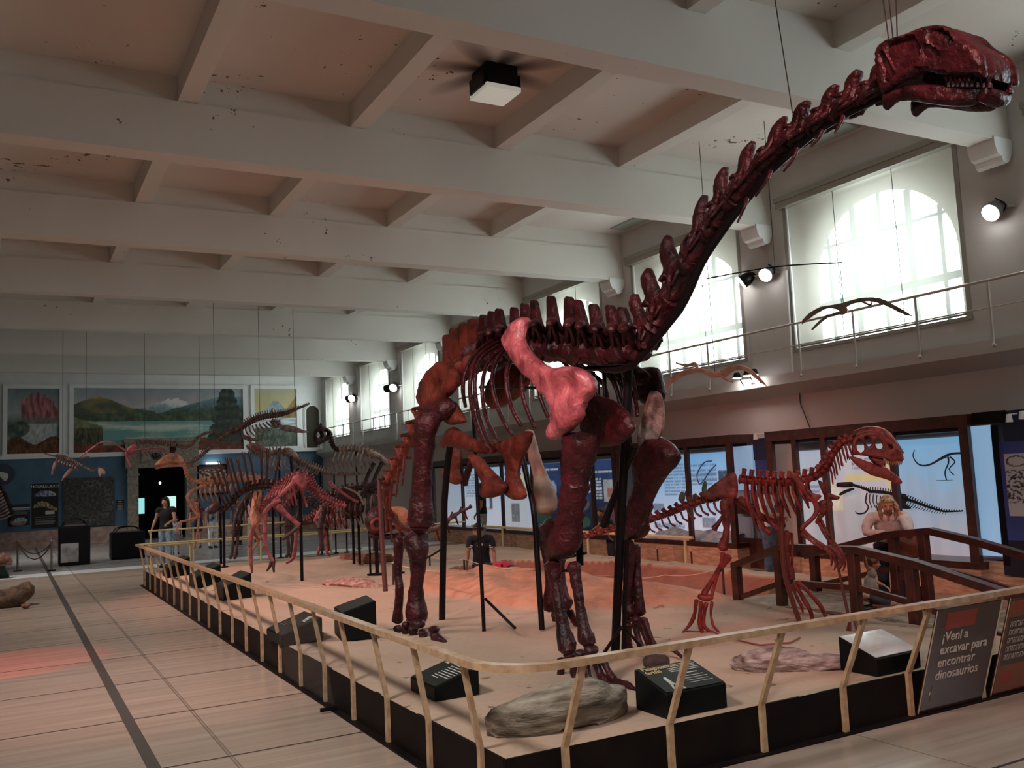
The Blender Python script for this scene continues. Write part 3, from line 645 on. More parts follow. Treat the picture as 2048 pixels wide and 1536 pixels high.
# ---------------------------------------------------------------- sign panels on the front railing
M['signb']=mat('dark_brown_sign_laminate',(.045,.016,.012),.18); M['signr']=mat('brick_red_print',srgb(140,28,18),.35); M['signt']=mat('pale_grey_print',srgb(196,182,176),.5); M['signo']=mat('rust_orange_print',srgb(120,58,26),.3); M['edge']=mat('pale_sign_edge',srgb(200,180,150),.4)
def signpanel(X0,X1,label,body):
    t=empty('sign_panel',(X0,4.66,0),label,'sign'); A=V((X0,4.715,.02)); Up=V((0,-.245,.775)); U=V((X1-X0,0,0)); n_=U.cross(Up).normalized()
    bm=NB(); v=[bm.verts.new(A+U*a+Up*b+n_*c) for c in (-.012,0) for a,b in ((0,0),(1,0),(1,1),(0,1))]
    for f_ in ((3,2,1,0),(4,5,6,7),(0,1,5,4),(1,2,6,5),(2,3,7,6),(3,0,4,7)): bm.faces.new([v[i] for i in f_])
    pn=obj('panel',bm,M['signb'],t,False)
    def rect(nm,a0,b0,a1,b1,m,lift=.001,par=None):
        bm=NB(); bm.faces.new([bm.verts.new(A+U*a+Up*b+n_*lift) for a,b in ((a0,b0),(a1,b0),(a1,b1),(a0,b1))]); return obj(nm,bm,m,par or pn,False)
    rect('edge_strip',-.01,0,.008,1,M['edge']); rect('edge_strip',.985,0,1.01,1,M['edge'])
    if body==1:
        rect('red_block',.16,.80,.62,.96,M['signr']); 
        for k in range(4): rect('small_print',.18,.925-.035*k,.56-.1*k*(k%2+.6),.935-.035*k,M['signo'],.002)
        for k,l in enumerate(('¡Vení a','excavar para','encontrar','dinosaurios')): text('sign_text',l,A+U*.15+Up*(.685-.125*k)+n_*.002,U,Up,.108,M['signt'],pn)
        rect('thin_line',.14,.10,.145,.26,M['signo'],.002); rect('emblem',.105,.165,.125,.20,M['signt'],.002)
    else:
        rect('orange_ground',.02,.02,.98,.97,M['signo'],.0008); rect('dark_band',.05,.30,.98,.80,M['signb'],.0012); rect('red_block',.10,.88,.98,.96,M['signr'])
        bm=NB()
        for r in range(5):
            x=.10
            while x<.93:
                w=.02+.035*random.random(); b0=.70-r*.085
                for (p0,q0,p1,q1) in ((x,b0,x+.008,b0+.055),(x,b0+.045,x+w,b0+.055),(x+w-.008,b0,x+w,b0+.04)):
                    bm.faces.new([bm.verts.new(A+U*a+Up*b+n_*.002) for a,b in ((p0,q0),(p1,q0),(p1,q1),(p0,q1))])
                x+=w+.014
        obj('sign_text',bm,M['signt'],pn,False); rect('red_emblem',.12,.10,.34,.24,M['signr'],.002)
signpanel(5.90,6.66,'dark brown sign on the front railing inviting visitors to dig for dinosaurs',1)
signpanel(6.76,7.45,'rust coloured sign cut by the right picture edge on the front railing',2)
# ================================================================ the large sauropod
M['bone']=mat('dark_maroon_bone_cast',srgb(27,9,11),.40,srgb(68,21,28),7,1.3,contrast=(.3,.7),bscale=17,coat=.06,spec=.3)
M['bone_red']=mat('red_brown_bone_cast',srgb(66,26,20),.55,srgb(112,52,40),6,1.2,bscale=16,spec=.25)
M['bone_pink']=mat('lit_pinkish_bone',srgb(118,50,58),.38,srgb(186,104,110),7,.9,bscale=22,coat=.25)  # lit scapula: the light on it is put into a lighter, pinker colour
M['bone_pale']=mat('lit_pale_bone',srgb(140,104,90),.55,srgb(190,156,140),5,.5)  # right femur, lit without red; that lighting is put into the colour
M['bone_grey']=mat('grey_brown_bone_cast',srgb(66,52,48),.6,srgb(140,124,116),9,.8)
M['wire']=mat('thin_steel_wire',(.02,.02,.02),.4)
XM=4.4; SP=Pl((XM,0,0),(-1,0,0)); MR=lambda p:V((2*XM-p.x,p.y,p.z))
SAU=empty('sauropod_skeleton',(XM,7.6,.31),'huge dark maroon long-necked dinosaur skeleton rearing its head to the ceiling','skeleton')
def bone(nm,pts,m=None,par=None,o=0,seg=12,flat=.85,sub=4,rough=.22,plane=None,mirror=False,cap=.4):
    """long bone traced as (x,y,radius px[,offset m])"""
    pl=plane or SP; P=[];R=[]
    for q in pts:
        p=pl.p(q[0],q[1],q[3] if len(q)>3 else o); P.append(MR(p) if mirror else p); R.append(q[2]*(p-CAM).dot(fw)/F_PX)
    bm=NB(); tube(bm,P,R,seg,n=pl.n,flat=flat,sub=sub,rough=rough,cap=cap); return obj(nm,bm,m or M['bone'],par or SAU)
def plate(nm,poly,T,m=None,par=None,o=0,holes=(),amp=.012,res=16,r=None,plane=None,bend=None,mirror=False,rim=.25):
    pl=plane or SP; bm=NB(); inflate(bm,(lambda x,y:(MR(pl.p(x,y,o)),-pl.n)) if mirror else on(pl,o),poly,holes,T,r,res,amp,True,bend,rim=rim); return obj(nm,bm,m or M['bone'],par or SAU)
# neck
AX=[(1313,645),(1347,592),(1383,517),(1428,449),(1472,392),(1522,336),(1578,286),(1630,254),(1680,224),(1733,198),(1788,172)]
TP=[(1267,597),(1292,548),(1330,487),(1402,405),(1443,346),(1496,294),(1560,244),(1607,209),(1665,177),(1711,149),(1762,128)]
AX=[(1290,690)]+AX
for i in range(11):
    a=AX[i];b=AX[i+1]; t=TP[i]; ex=(b[0]-a[0],b[1]-a[1]); H=(t[0]-a[0]-.22*ex[0],t[1]-a[1]-.22*ex[1]); s=math.hypot(*ex); rr=27-i*.7
    f=lambda u,h:(a[0]+u*ex[0]+h*H[0],a[1]+u*ex[1]+h*H[1])
    bm=NB(); sc=SP.scale(*a)
    P=[SP.p(*f(u,h)) for u,h in ((-.06,0),(.12,.02),(.5,.03),(.88,0),(1.04,-.02))]
    tube(bm,P,[rr*.8*sc,rr*.92*sc,rr*.62*sc,rr*.9*sc,rr*.7*sc],12,n=SP.n,flat=1.1,sub=3,rough=.35)
    j=random.uniform(-.05,.05)
    arch=[(-.02,.05),(.02,.38),(-.22,.48),(-.24,.58),(-.04,.64),(-.06,.84),(.02,1.02),(.24,1.08+j),(.46,.98),(.48,.70),(.55,.36),(.66,.14),(.74,.22),(.90,.44),(1.0,.42),(.97,.25),(1.02,.1),(.97,-.1),(.5,-.16)]
    inflate(bm,on(SP),[f(*q) for q in arch],(),.046*(1-.02*i),s*.17,22,.018,rim=.4)
    c0=SP.p(*f(.55,.35))
    for sd in (-1,1):      # zygapophyses, laminae and diapophyses each side
        w=SP.n*(-sd)
        tube(bm,[SP.p(*f(.1,.3)),SP.p(*f(.0,.46))+w*.035,SP.p(*f(-.2,.5))+w*.04],[.016,.02,.013],8,sub=3,rough=.4)
        tube(bm,[SP.p(*f(.6,.12)),SP.p(*f(.8,.22))+w*.04,SP.p(*f(1.0,.34))+w*.04],[.016,.02,.013],8,sub=3,rough=.4)
        tube(bm,[SP.p(*f(.35,.2)),SP.p(*f(.42,.10))+w*.085,SP.p(*f(.3,-.06))+w*.10,SP.p(*f(.05,-.14))+w*.08],[.024,.024,.02,.01],8,sub=3,rough=.4)
        tube(bm,[SP.p(*f(.2,.8))+w*.018,SP.p(*f(.33,.45))+w*.04,SP.p(*f(.42,.12))+w*.08],[.012,.015,.018],7,sub=3,rough=.4)
        tube(bm,[SP.p(*f(.8,.04))+w*.05,SP.p(*f(.4,-.12))+w*.1],[.02,.014],7,sub=2,rough=.4)
    obj('cervical_vertebra',bm,M['bone'],SAU)
for a,b,c in (((1686,232),(1681,246),(1669,267)),((1645,262),(1636,278),(1622,293)),((1595,297),(1586,318),(1567,343)),((1541,342),(1535,358),(1511,393)),((1494,398),(1490,412),(1475,445))):
    bone('cervical_rib',[(*a,4.5,.08),(*b,3.4,.12),(*c,2,.14)],flat=1,rough=.1)
bone('neck_support_rod',[(1205,740,5),(1262,731,8),(1336,647,9),(1369,600,9),(1404,523,9),(1448,456,9),(1492,400,8.5),(1542,342,8),(1595,294,7.5),(1638,261,7),(1690,231,6),(1738,209,5),(1788,187,4)],M['blackm'],flat=1,rough=0,seg=8,o=.02)
# skull
SK=Pl((XM-.02,0,0),(-1,0,0)); skr=empty('skull',SK.p(1880,140)); skr.parent=SAU; skr.matrix_parent_inverse=Matrix.Translation(SAU.location).inverted()
def sk(nm,bm,m=None,par=None): return obj(nm,bm,m or M['bone'],SAU)
bpy.data.objects.remove(skr)
up_out=[(1785,136),(1787,106),(1798,95),(1809,88),(1841,79),(1878,65),(1912,61),(1934,66),(1955,86),(1980,101),(1996,117),(2003,138),(2003,163),(1985,162),(1960,160),(1938,160),(1905,156),(1880,149),(1861,164),(1827,180),(1802,193),(1790,176)]
fen=[[(1819,101),(1860,88),(1872,96),(1874,116),(1858,139),(1833,146),(1824,130)],[(1889,102),(1904,109),(1912,114),(1901,124),(1889,118)],[(1903,70),(1923,75),(1940,88),(1938,104),(1918,102),(1900,92)],[(1804,117),(1812,128),(1823,150),(1818,166),(1809,172),(1813,150),(1804,132)]]
bm=NB(); inflate(bm,on(SK),up_out,(),.155,26,26,.02,rim=.35); skm=sk('skull',bm)
for sd in (1,-1):
    bm=NB(); pl=Pl((XM-.02-sd*.10,0,0),(-sd,0,0))
    fnc=(lambda x,y,sd=sd:((SK.p(x,y)+V((-sd*.13,0,0))) ,V((-sd,0,0))))
    inflate(bm,fnc,up_out,fen,.04,9,30,.012,rim=.3); obj('cheek_arch',bm,M['bone'],skm)
bm=NB(); inflate(bm,lambda x,y:(SK.p(x,y)+V((-.105,0,0)),V((-1,0,0))),fen[0],(),.02,8,9,.004); inflate(bm,lambda x,y:(SK.p(x,y)+V((-.105,0,0)),V((-1,0,0))),fen[1],(),.018,8,8,.004); inflate(bm,lambda x,y:(SK.p(x,y)+V((-.10,0,0)),V((-1,0,0))),fen[2],(),.02,8,8,.004); obj('fenestra_infill',bm,M['bone_red'],skm,label='lighter red filled skull opening')
jaw=[(1797,194),(1812,190),(1840,180),(1866,178),(1895,177),(1921,178),(1950,179),(1972,179),(1988,180),(1990,192),(1979,204),(1963,216),(1940,218),(1921,218),(1887,214),(1855,209),(1836,209),(1822,211),(1810,221),(1801,227),(1796,215)]
bm=NB()
for sd in (1,-1): inflate(bm,lambda x,y,sd=sd:(SK.p(x,y)+V((-sd*(.12-.0006*max(0,x-1900)),0,0)),V((-sd,0,0))),jaw,(),.035,10,22,.012,rim=.3)
tube(bm,[SK.p(1985,192)+V((-.09,0,0)),SK.p(1990,197),SK.p(1985,192)+V((.09,0,0))],[.04,.045,.04],10,sub=3)
inflate(bm,on(SK),[(1850,160),(1880,146),(1925,150),(1940,166),(1930,184),(1890,184),(1860,182)],(),.06,8,10,.01)
sk('mandible',bm)
for k in range(9):
    x=1921+k*9.4
    for sd in (1,-1):
        off=V((-sd*(.115-.01*max(0,k-5)),0,0)); bm=NB(); tube(bm,[SK.p(x,156)+off,SK.p(x+1,164)+off,SK.p(x-1,172+(k%2)*3)+off],[.017,.016,.005],7,sub=2); obj('tooth',bm,M['bone'],skm)
        bm=NB(); tube(bm,[SK.p(x+4,182)+off,SK.p(x+4,174)+off,SK.p(x+3,168)+off],[.014,.012,.005],7,sub=2); obj('tooth',bm,M['bone'],skm)
for a,b in (((1766,-40),(1784,128)),((1778,-40),(1789,108)),((1792,-40),(1795,97)),((1550,-8),(1585,226))):
    p=SP.p(*b); bm=NB(); q=V((p.x-.02,p.y,0)); d=at(a[0],max(a[1],0),1,p.y+.05)
    k=(7.07-p.z)/(d.z-p.z); tube(bm,[p,p+(d-p)*k],.004,5,sub=1,cap=0); obj('suspension_wire',bm,M['wire'],SAU)
# back
DA=[(1262,698),(1240,703),(1205,704),(1172,702),(1146,700),(1112,697),(1080,694),(1056,692),(1034,694),(1006,700),(985,706),(966,714)]
DT=[(1244,617),(1220,613),(1187,611),(1156,603),(1138,597),(1102,595),(1068,603),(1049,609),(1028,617),(998,620),(983,625),(967,632)]
for i,(a,t) in enumerate(zip(DA,DT)):
    P=lambda u,h,o=0:SP.p(a[0]+(t[0]-a[0])*h+u,a[1]+(t[1]-a[1])*h,o)
    bm=NB(); w=11.5 if i>5 else 15; sc=SP.scale(*a)
    tube(bm,[P(-w*1.05,.02),P(-w*.4,-.03),P(w*.4,-.03),P(w*1.05,.02)],[28*sc,23*sc,23*sc,28*sc],12,n=SP.n,flat=1.25,sub=3,rough=.3)
    hw=[10,10.5,10.5,10,10.5,9,7.6,7.8,7.4,8.2,7.6,7.6][i]
    poly=[(a[0]+(t[0]-a[0])*h+u*hw,a[1]+(t[1]-a[1])*h) for u,h in ((-1.7,.1),(-1.5,.36),(-1.05,.55),(-.78,.8),(-.58,.99),(0,1.04),(.58,.99),(.8,.8),(1.1,.55),(1.6,.36),(1.8,.1))]
    inflate(bm,on(SP),poly,(),.046,hw*.9,11,.016,rim=.5)
    for sd in (1,-1):
        w_=.34 if 2<i<10 else .26
        tube(bm,[P(0,.42,0),P(-2,.55,sd*w_*.5),P(-5,.52,sd*w_),P(-7,.46,sd*(w_+.04))],[.05,.042,.045,.03],8,n=(0,0,1),flat=.8,sub=3,rough=.35)
        tube(bm,[P(5,.1,sd*.1),P(2,.3,sd*.2),P(-4,.5,sd*w_)],[.03,.024,.026],7,sub=3,rough=.4)
        tube(bm,[P(-9,.1,sd*.1),P(-9,.3,sd*.18),P(-6,.5,sd*w_*.9)],[.03,.024,.02],7,sub=3,rough=.4)
        tube(bm,[P(6,.38,sd*.03),P(11,.42,sd*.05),P(16,.36,sd*.06)],[.024,.024,.016],7,sub=2,rough=.3)
    obj('dorsal_vertebra',bm,M['bone'],SAU)
SA=[(946,722),(928,732),(910,744),(897,757)]; ST=[(947,640),(930,648),(911,657),(897,671)]
for i,(a,t) in enumerate(zip(SA,ST)):
    bm=NB(); sc=SP.scale(*a); tube(bm,[SP.p(a[0]-9,a[1]+4),SP.p(*a),SP.p(a[0]+9,a[1]-4)],[24*sc,20*sc,24*sc],12,n=SP.n,flat=1.1,sub=3,rough=.3)
    hw=9.5; inflate(bm,on(SP),[(a[0]+(t[0]-a[0])*h+u*hw,a[1]+(t[1]-a[1])*h) for u,h in ((-1.1,0),(-.9,.4),(-.95,.8),(-.9,.98),(0,1.02),(.9,.99),(.95,.8),(.9,.4),(1.1,0))],(),.045,hw*.8,11,.02,rim=.5)
    for sd in (1,-1): tube(bm,[SP.p(*a),SP.p(a[0]-4,a[1]-8,sd*.2),SP.p(a[0]-8,a[1]+4,sd*.36)],[.07,.06,.08],8,sub=3,rough=.3)
    obj('sacral_vertebra',bm,M['bone_red'],SAU)
# tail, sagging away behind the hips then swinging across
tail=[]
tpx=[(884,772,.0,12.5),(868,790,.0,12),(852,815,0,11.6),(838,842,0,11.2),(826,868,0,10.8),(814,890,0,10.3),(802,914,0,9.8),(789,938,0,9.3),(778,962,0,8.8),(772,988,0,8.2),(776,1016,-.15,7.6),(790,1042,-.4,7),(812,1058,-.8,6.4),(838,1064,-1.2,6),(862,1060,-1.6,5.6),(884,1050,-2.0,5),(902,1036,-2.3,4.4),(920,1024,-2.6,3.6),(938,1016,-2.9,2.6)]
for i,(x,y,o,r) in enumerate(tpx):
    p=SP.p(x,y,o); nx_=tpx[min(i+1,len(tpx)-1)]; pv=tpx[max(i-1,0)]; q0=SP.p(*pv[:3]); q1=SP.p(*nx_[:3]); t=(q1-q0).normalized(); sc=(p-CAM).dot(fw)/F_PX; bm=NB(); L=(q1-q0).length*.25
    tube(bm,[p-t*L,p,p+t*L],[r*1.15*sc,r*.85*sc,r*1.1*sc],10,sub=2,rough=.3)
    u=V((0,0,1)); u=(u-t*u.dot(t)); u=u.normalized() if u.length>.25 else V((.1,.9,.3)).normalized()
    hs=r*sc*(3.4 if i<9 else 2.2); tube(bm,[p+u*r*sc*.6,p+u*hs*.6+t*.03,p+u*hs+t*.08],[r*.7*sc,r*.5*sc,r*.42*sc],8,sub=2,rough=.3)
    w=t.cross(u).normalized()
    if i<10:
        for sd in (1,-1): tube(bm,[p,p+w*sd*r*sc*2.4+t*.03],[r*.5*sc,r*.28*sc],7,sub=1)
    obj('caudal_vertebra',bm,M['bone_red'],SAU)
    if 4<i<18:
        bm=NB(); dl=(.42 if i<11 else .30)*(1-.02*i); tube(bm,[p-u*r*sc*.9+t*L,p-V((0,0,dl*.6))+t*(L+.05),p-V((0,0,dl))+t*(L+.12)],[.022,.017,.012],7,sub=2,rough=.2); obj('chevron',bm,M['bone_red'],SAU)
# ribs
ribs_=[[(993,674,4,.15),(952,706,5,.45),(931,743,5,.6),(926,780,5,.62),(931,813,4.5,.56)],[(1000,680,4,.15),(960,709,5,.45),(944,743,5.2,.62),(940,785,5.2,.66),(948,832,5,.62),(962,872,4.5,.55),(976,900,3.4,.5)],
[(1009,687,4,.15),(968,711,5,.45),(952,743,5.2,.64),(950,785,5.2,.68),(958,832,5,.64),(973,875,4.5,.58),(986,900,3.4,.52)],[(1016,689,4,.15),(979,722,5,.45),(966,758,5.4,.64),(965,795,5.2,.68),(973,838,5,.64),(988,868,4.6,.58),(1000,884,3.6,.54)],
[(1022,690,4,.15),(999,712,5,.42),(987,740,5.6,.6),(984,768,5.6,.66),(992,806,5.4,.66),(1008,843,5,.6),(1024,869,4.4,.55)],[(1036,698,4,.15),(1022,720,5,.45),(1013,748,5.6,.58),(1015,785,5.6,.62),(1027,824,5.2,.58),(1042,851,5,.54)],
[(1060,705,4,.2),(1049,730,5,.45),(1044,760,5.6,.55),(1046,792,5.4,.56),(1056,824,5.2,.54),(1069,854,5,.5)],[(1085,715,4,.2),(1078,745,5,.4),(1079,785,5.4,.48),(1087,812,5,.48),(1096,834,5,.46)]]
for r in ribs_:
    bone('rib',r,flat=.8,rough=.12,sub=4); bone('rib',r,flat=.8,rough=.12,sub=4,mirror=True)
for r in ([(1160,716,4,.2),(1142,738,5,.3),(1128,768,5,.36),(1118,800,5,.4)],):
    bone('rib',r,flat=.8); bone('rib',r,flat=.8,mirror=True)
# shoulder
scap=[(1018,682),(1021,664),(1033,643),(1045,635),(1055,637),(1055,656),(1058,684),(1075,708),(1097,730),(1118,737),(1140,733),(1166,737),(1183,757),(1186,780),(1174,796),(1166,812),(1164,832),(1150,852),(1130,869),(1110,880),(1098,873),(1102,855),(1107,826),(1099,800),(1085,785),(1068,765),(1050,741),(1035,713),(1023,696)]
bend=lambda x,y:.05*math.sin(max(0,min(1,(y-640)/120))*3.14)-.06*math.exp(-(((x-1150)/22)**2+((y-775)/24)**2))
plate('scapula',scap,.075,M['bone_pink'],o=.58,res=34,r=14,bend=bend,amp=.03); plate('scapula',[(1118,664),(1140,660),(1180,684),(1230,712),(1280,736),(1300,752),(1286,772),(1262,764),(1215,732),(1160,700),(1124,684)],.06,o=-.5,res=18,amp=.02)
plate('sternal_plate',[(1166,815),(1174,799),(1189,792),(1209,795),(1230,803),(1251,821),(1265,843),(1268,858),(1256,874),(1239,888),(1212,893),(1184,891),(1168,883),(1163,865),(1162,845)],.05,o=.22,res=20,amp=.02)
plate('coracoid',[(1278,742),(1300,734),(1314,738),(1322,760),(1327,790),(1318,812),(1300,815),(1284,800),(1272,775)],.08,o=-.6,res=12)
plate('sternal_plate',[(1296,798),(1304,782),(1318,786),(1326,808),(1327,845),(1320,872),(1306,892),(1288,898),(1276,880),(1284,840)],.05,M['bone_grey'],o=-.45,res=14,amp=.03)
# front limbs
hum=[(1132,874),(1146,864),(1168,866),(1188,872),(1180,920),(1172,962),(1162,1010),(1155,1058),(1152,1090),(1140,1114),(1116,1121),(1098,1118),(1100,1098),(1112,1066),(1124,1020),(1132,972),(1134,920)]
plate('humerus',hum,.10,o=.5,res=24,r=13,amp=.03)
bone('ulna',[(1106,1128,20),(1110,1160,14),(1117,1200,12.5),(1125,1250,15),(1134,1290,22),(1136,1304,16)],o=.52)
bone('radius',[(1147,1130,17),(1152,1160,12.5),(1158,1200,12),(1166,1250,14),(1173,1278,20),(1174,1288,15)],o=.50)
bm=NB(); 
for x,y,r in ((1140,1310,14),(1160,1306,11),(1181,1300,16)): ball(bm,SP.p(x,y,.5),r*SP.scale(x,y)*.85,12,(1,1,.75),.3)
obj('carpal_bones',bm,M['bone'],SAU)
for q in ([(1124,1320,11),(1121,1345,8),(1117,1374,10)],[(1147,1318,12),(1148,1345,9),(1151,1374,11)],[(1169,1314,11),(1175,1345,8),(1184,1370,11),(1199,1382,6)],[(1187,1312,12),(1197,1338,8),(1208,1360,12),(1228,1376,10),(1247,1392,3)],[(1203,1312,11),(1215,1338,7),(1229,1362,10),(1246,1368,8),(1256,1372,9),(1274,1381,3)]):
    bone('finger_bone',[(x,y,r) for x,y,r in q],o=.5-.03*(q[0][0]-1124)/20)
plate('humerus',[(1292,884),(1306,872),(1324,876),(1344,892),(1355,908),(1350,926),(1334,948),(1318,966),(1306,990),(1294,1030),(1290,1066),(1276,1078),(1252,1078),(1240,1068),(1246,1040),(1264,1000),(1276,962),(1272,920)],.10,o=-.48,res=20,r=14,amp=.03)
bone('ulna',[(1258,1088,18),(1258,1130,14),(1256,1170,12),(1255,1205,14),(1259,1228,17)],o=-.45); bone('radius',[(1272,1092,10),(1273,1130,9),(1276,1175,10),(1280,1226,14)],o=-.52)
bm=NB()
for x,y,r in ((1256,1240,10),(1272,1238,12),(1288,1240,10)): ball(bm,SP.p(x,y,-.46),r*SP.scale(x,y),10,(1,1,.7),.3)
obj('carpal_bones',bm,M['bone'],SAU)
for q in ([(1256,1248,9),(1257,1275,7),(1258,1296,10),(1274,1306,6)],[(1270,1246,9),(1276,1275,7),(1285,1304,9),(1296,1322,5)],[(1281,1244,9),(1291,1275,6),(1304,1304,8),(1318,1322,4)],[(1290,1243,8),(1300,1272,6),(1312,1296,8),(1332,1296,6),(1348,1301,5),(1366,1316,3)]):
    bone('finger_bone',q,o=-.45)
# pelvis and hind limbs
plate('ilium',[(866,732),(880,723),(897,731),(913,740),(915,755),(908,779),(893,795),(880,805),(864,813),(852,819),(843,812),(836,796),(840,771),(851,747)],.07,M['bone_red'],o=.42,res=20,r=13,amp=.025,bend=lambda x,y:-.06*math.exp(-(((x-872)/20)**2+((y-765)/24)**2)))
plate('ilium',[(866,732),(880,723),(897,731),(913,740),(915,755),(908,779),(893,795),(880,805),(864,813),(852,819),(843,812),(836,796),(840,771),(851,747)],.07,M['bone_red'],o=.42,res=14,r=13,mirror=True)
plate('pubic_peduncle',[(884,818),(906,803),(918,820),(930,842),(914,848),(898,848)],.07,M['bone_red'],o=.36,res=10,amp=.02)
bone('pubis',[(886,886,10),(905,874,20),(925,882,17),(955,893,13),(985,892,15)],M['bone_red'],o=.28,flat=.7)
plate('pubis',[(984,888),(1004,882),(1030,872),(1052,862),(1064,867),(1058,888),(1046,912),(1038,940),(1040,962),(1052,990),(1044,999),(1025,998),(1010,984),(1014,960),(1014,930),(1006,908),(990,902)],.06,M['bone_red'],o=.20,res=18,r=12,amp=.02)
plate('ischium',[(934,906),(958,914),(978,936),(1000,958),(1012,970),(1006,986),(990,994),(974,996),(962,989),(966,966),(954,938)],.06,M['bone_red'],o=.3,res=15,r=10,amp=.02)
plate('ischium',[(905,898),(922,904),(922,938),(925,960),(914,969),(898,964),(886,955),(886,943),(898,928)],.05,M['bone_red'],o=-.2,res=12,amp=.02)
bone('pubis',[(942,925,7),(934,948,8),(928,966,10)],M['bone'],o=-.25)
bone('femur',[(904,812,16,.42),(878,822,24,.52),(855,846,27,.64),(848,890,25,.66),(845,950,23,.66),(842,1005,27,.66),(841,1040,33,.66),(841,1056,26,.66)],M['bone'],seg=16,flat=.8,rough=.18)
bone('fibula',[(799,1080,15),(797,1105,11),(796,1150,9),(799,1175,10),(797,1212,10),(795,1242,12)],o=.72)
bone('tibia',[(830,1076,30),(836,1105,24),(835,1150,17),(832,1195,18),(833,1228,26),(833,1240,22)],o=.66,seg=16)
bm=NB(); ball(bm,SP.p(836,1247,.7),.085,12,(1,1.1,.6),.3); ball(bm,SP.p(812,1250,.74),.05,10,(1,1,.7),.3); obj('ankle_bone',bm,M['bone'],SAU)
for q in ([(796,1258,9),(797,1272,6),(795,1287,9),(789,1294,6)],[(811,1260,9),(811,1274,6),(811,1289,9),(808,1297,6)],[(826,1258,10),(826,1273,7),(825,1288,10),(824,1296,6)],[(846,1266,9),(846,1276,7),(846,1288,9),(846,1294,5)],[(868,1260,10),(869,1271,8),(874,1280,9),(890,1287,4)]):
    bone('toe_bone',[(a_,b_-3,c_*1.3) for a_,b_,c_ in q],o=.74-.02*(q[0][0]-796)/15)
bone('femur',[(1056,866,14),(1066,905,14),(1079,950,17),(1089,988,27),(1092,1018,28)],M['bone_pale'],o=-.62)
bone('tibia',[(1106,1052,34),(1110,1085,26),(1114,1130,18),(1120,1180,16),(1130,1212,22)],o=-.7,seg=14); bone('fibula',[(1078,1056,15),(1090,1100,10),(1100,1160,11),(1098,1205,15),(1100,1218,12)],o=-.62)
bm=NB(); ball(bm,SP.p(1122,1224,-.8),.10,12,(1,1.1,.6),.3); obj('ankle_bone',bm,M['bone'],SAU)
for q in ([(1108,1228,8),(1110,1240,6),(1108,1250,7)],[(1124,1230,9),(1126,1242,7),(1128,1252,7)],[(1140,1226,10),(1148,1240,7),(1156,1250,7),(1166,1253,4)]): bone('toe_bone',q,o=-.86)
# steel armature
def armature(nm,pts,r,o): return bone(nm,[(x,y,r) for x,y in pts],M['blackm'],o=o,flat=1,rough=0,seg=8,sub=2,cap=0)
armature('support_post',[(884,1243),(889,1000),(900,892)],7,.05); armature('support_post',[(968,1262),(960,1100),(948,850),(944,790)],4,.04); armature('post_brace',[(971,1198),(1030,1256)],3,-.02)
armature('support_post',[(1084,1259),(1074,1110),(1066,1010),(1036,880)],6,-.44); armature('support_post',[(1160,1130),(1158,1000),(1168,870)],7.5,.3)
armature('support_post',[(1230,1314),(1239,1100),(1249,900),(1258,732)],9,-.18); armature('support_post',[(1247,1312),(1250,1200),(1254,1080)],4.5,-.22)
armature('post_brace',[(1243,1254),(1204,1312)],3.5,-.1); armature('post_brace',[(1247,1254),(1318,1332)],3,-.25); armature('diagonal_bar',[(1206,1052),(1268,892)],7,-.2)
armature('cross_bar',[(1176,737),(1268,734)],6,-.1); armature('cross_bar',[(960,774),(1120,776)],3,.45); armature('cross_bar',[(1172,1106),(1122,1118)],3,.3)
for a,b in (((1186,744),(1204,880)),((1208,744),(1213,860)),((1222,744),(1258,860)),((1240,744),(1262,900))): armature('shoulder_bar',[a,b],4.5,-.3)
armature('leg_clamp',[(880,1100),(850,1118),(822,1122)],2.2,.75); armature('leg_clamp',[(1157,1140),(1126,1142)],3,.45)
bone('tail_prop',[(771,1183,5),(764,1080,5),(758,960,4)],mat('red_painted_post',srgb(84,36,32),.5),o=.15,flat=1,rough=0,cap=0)
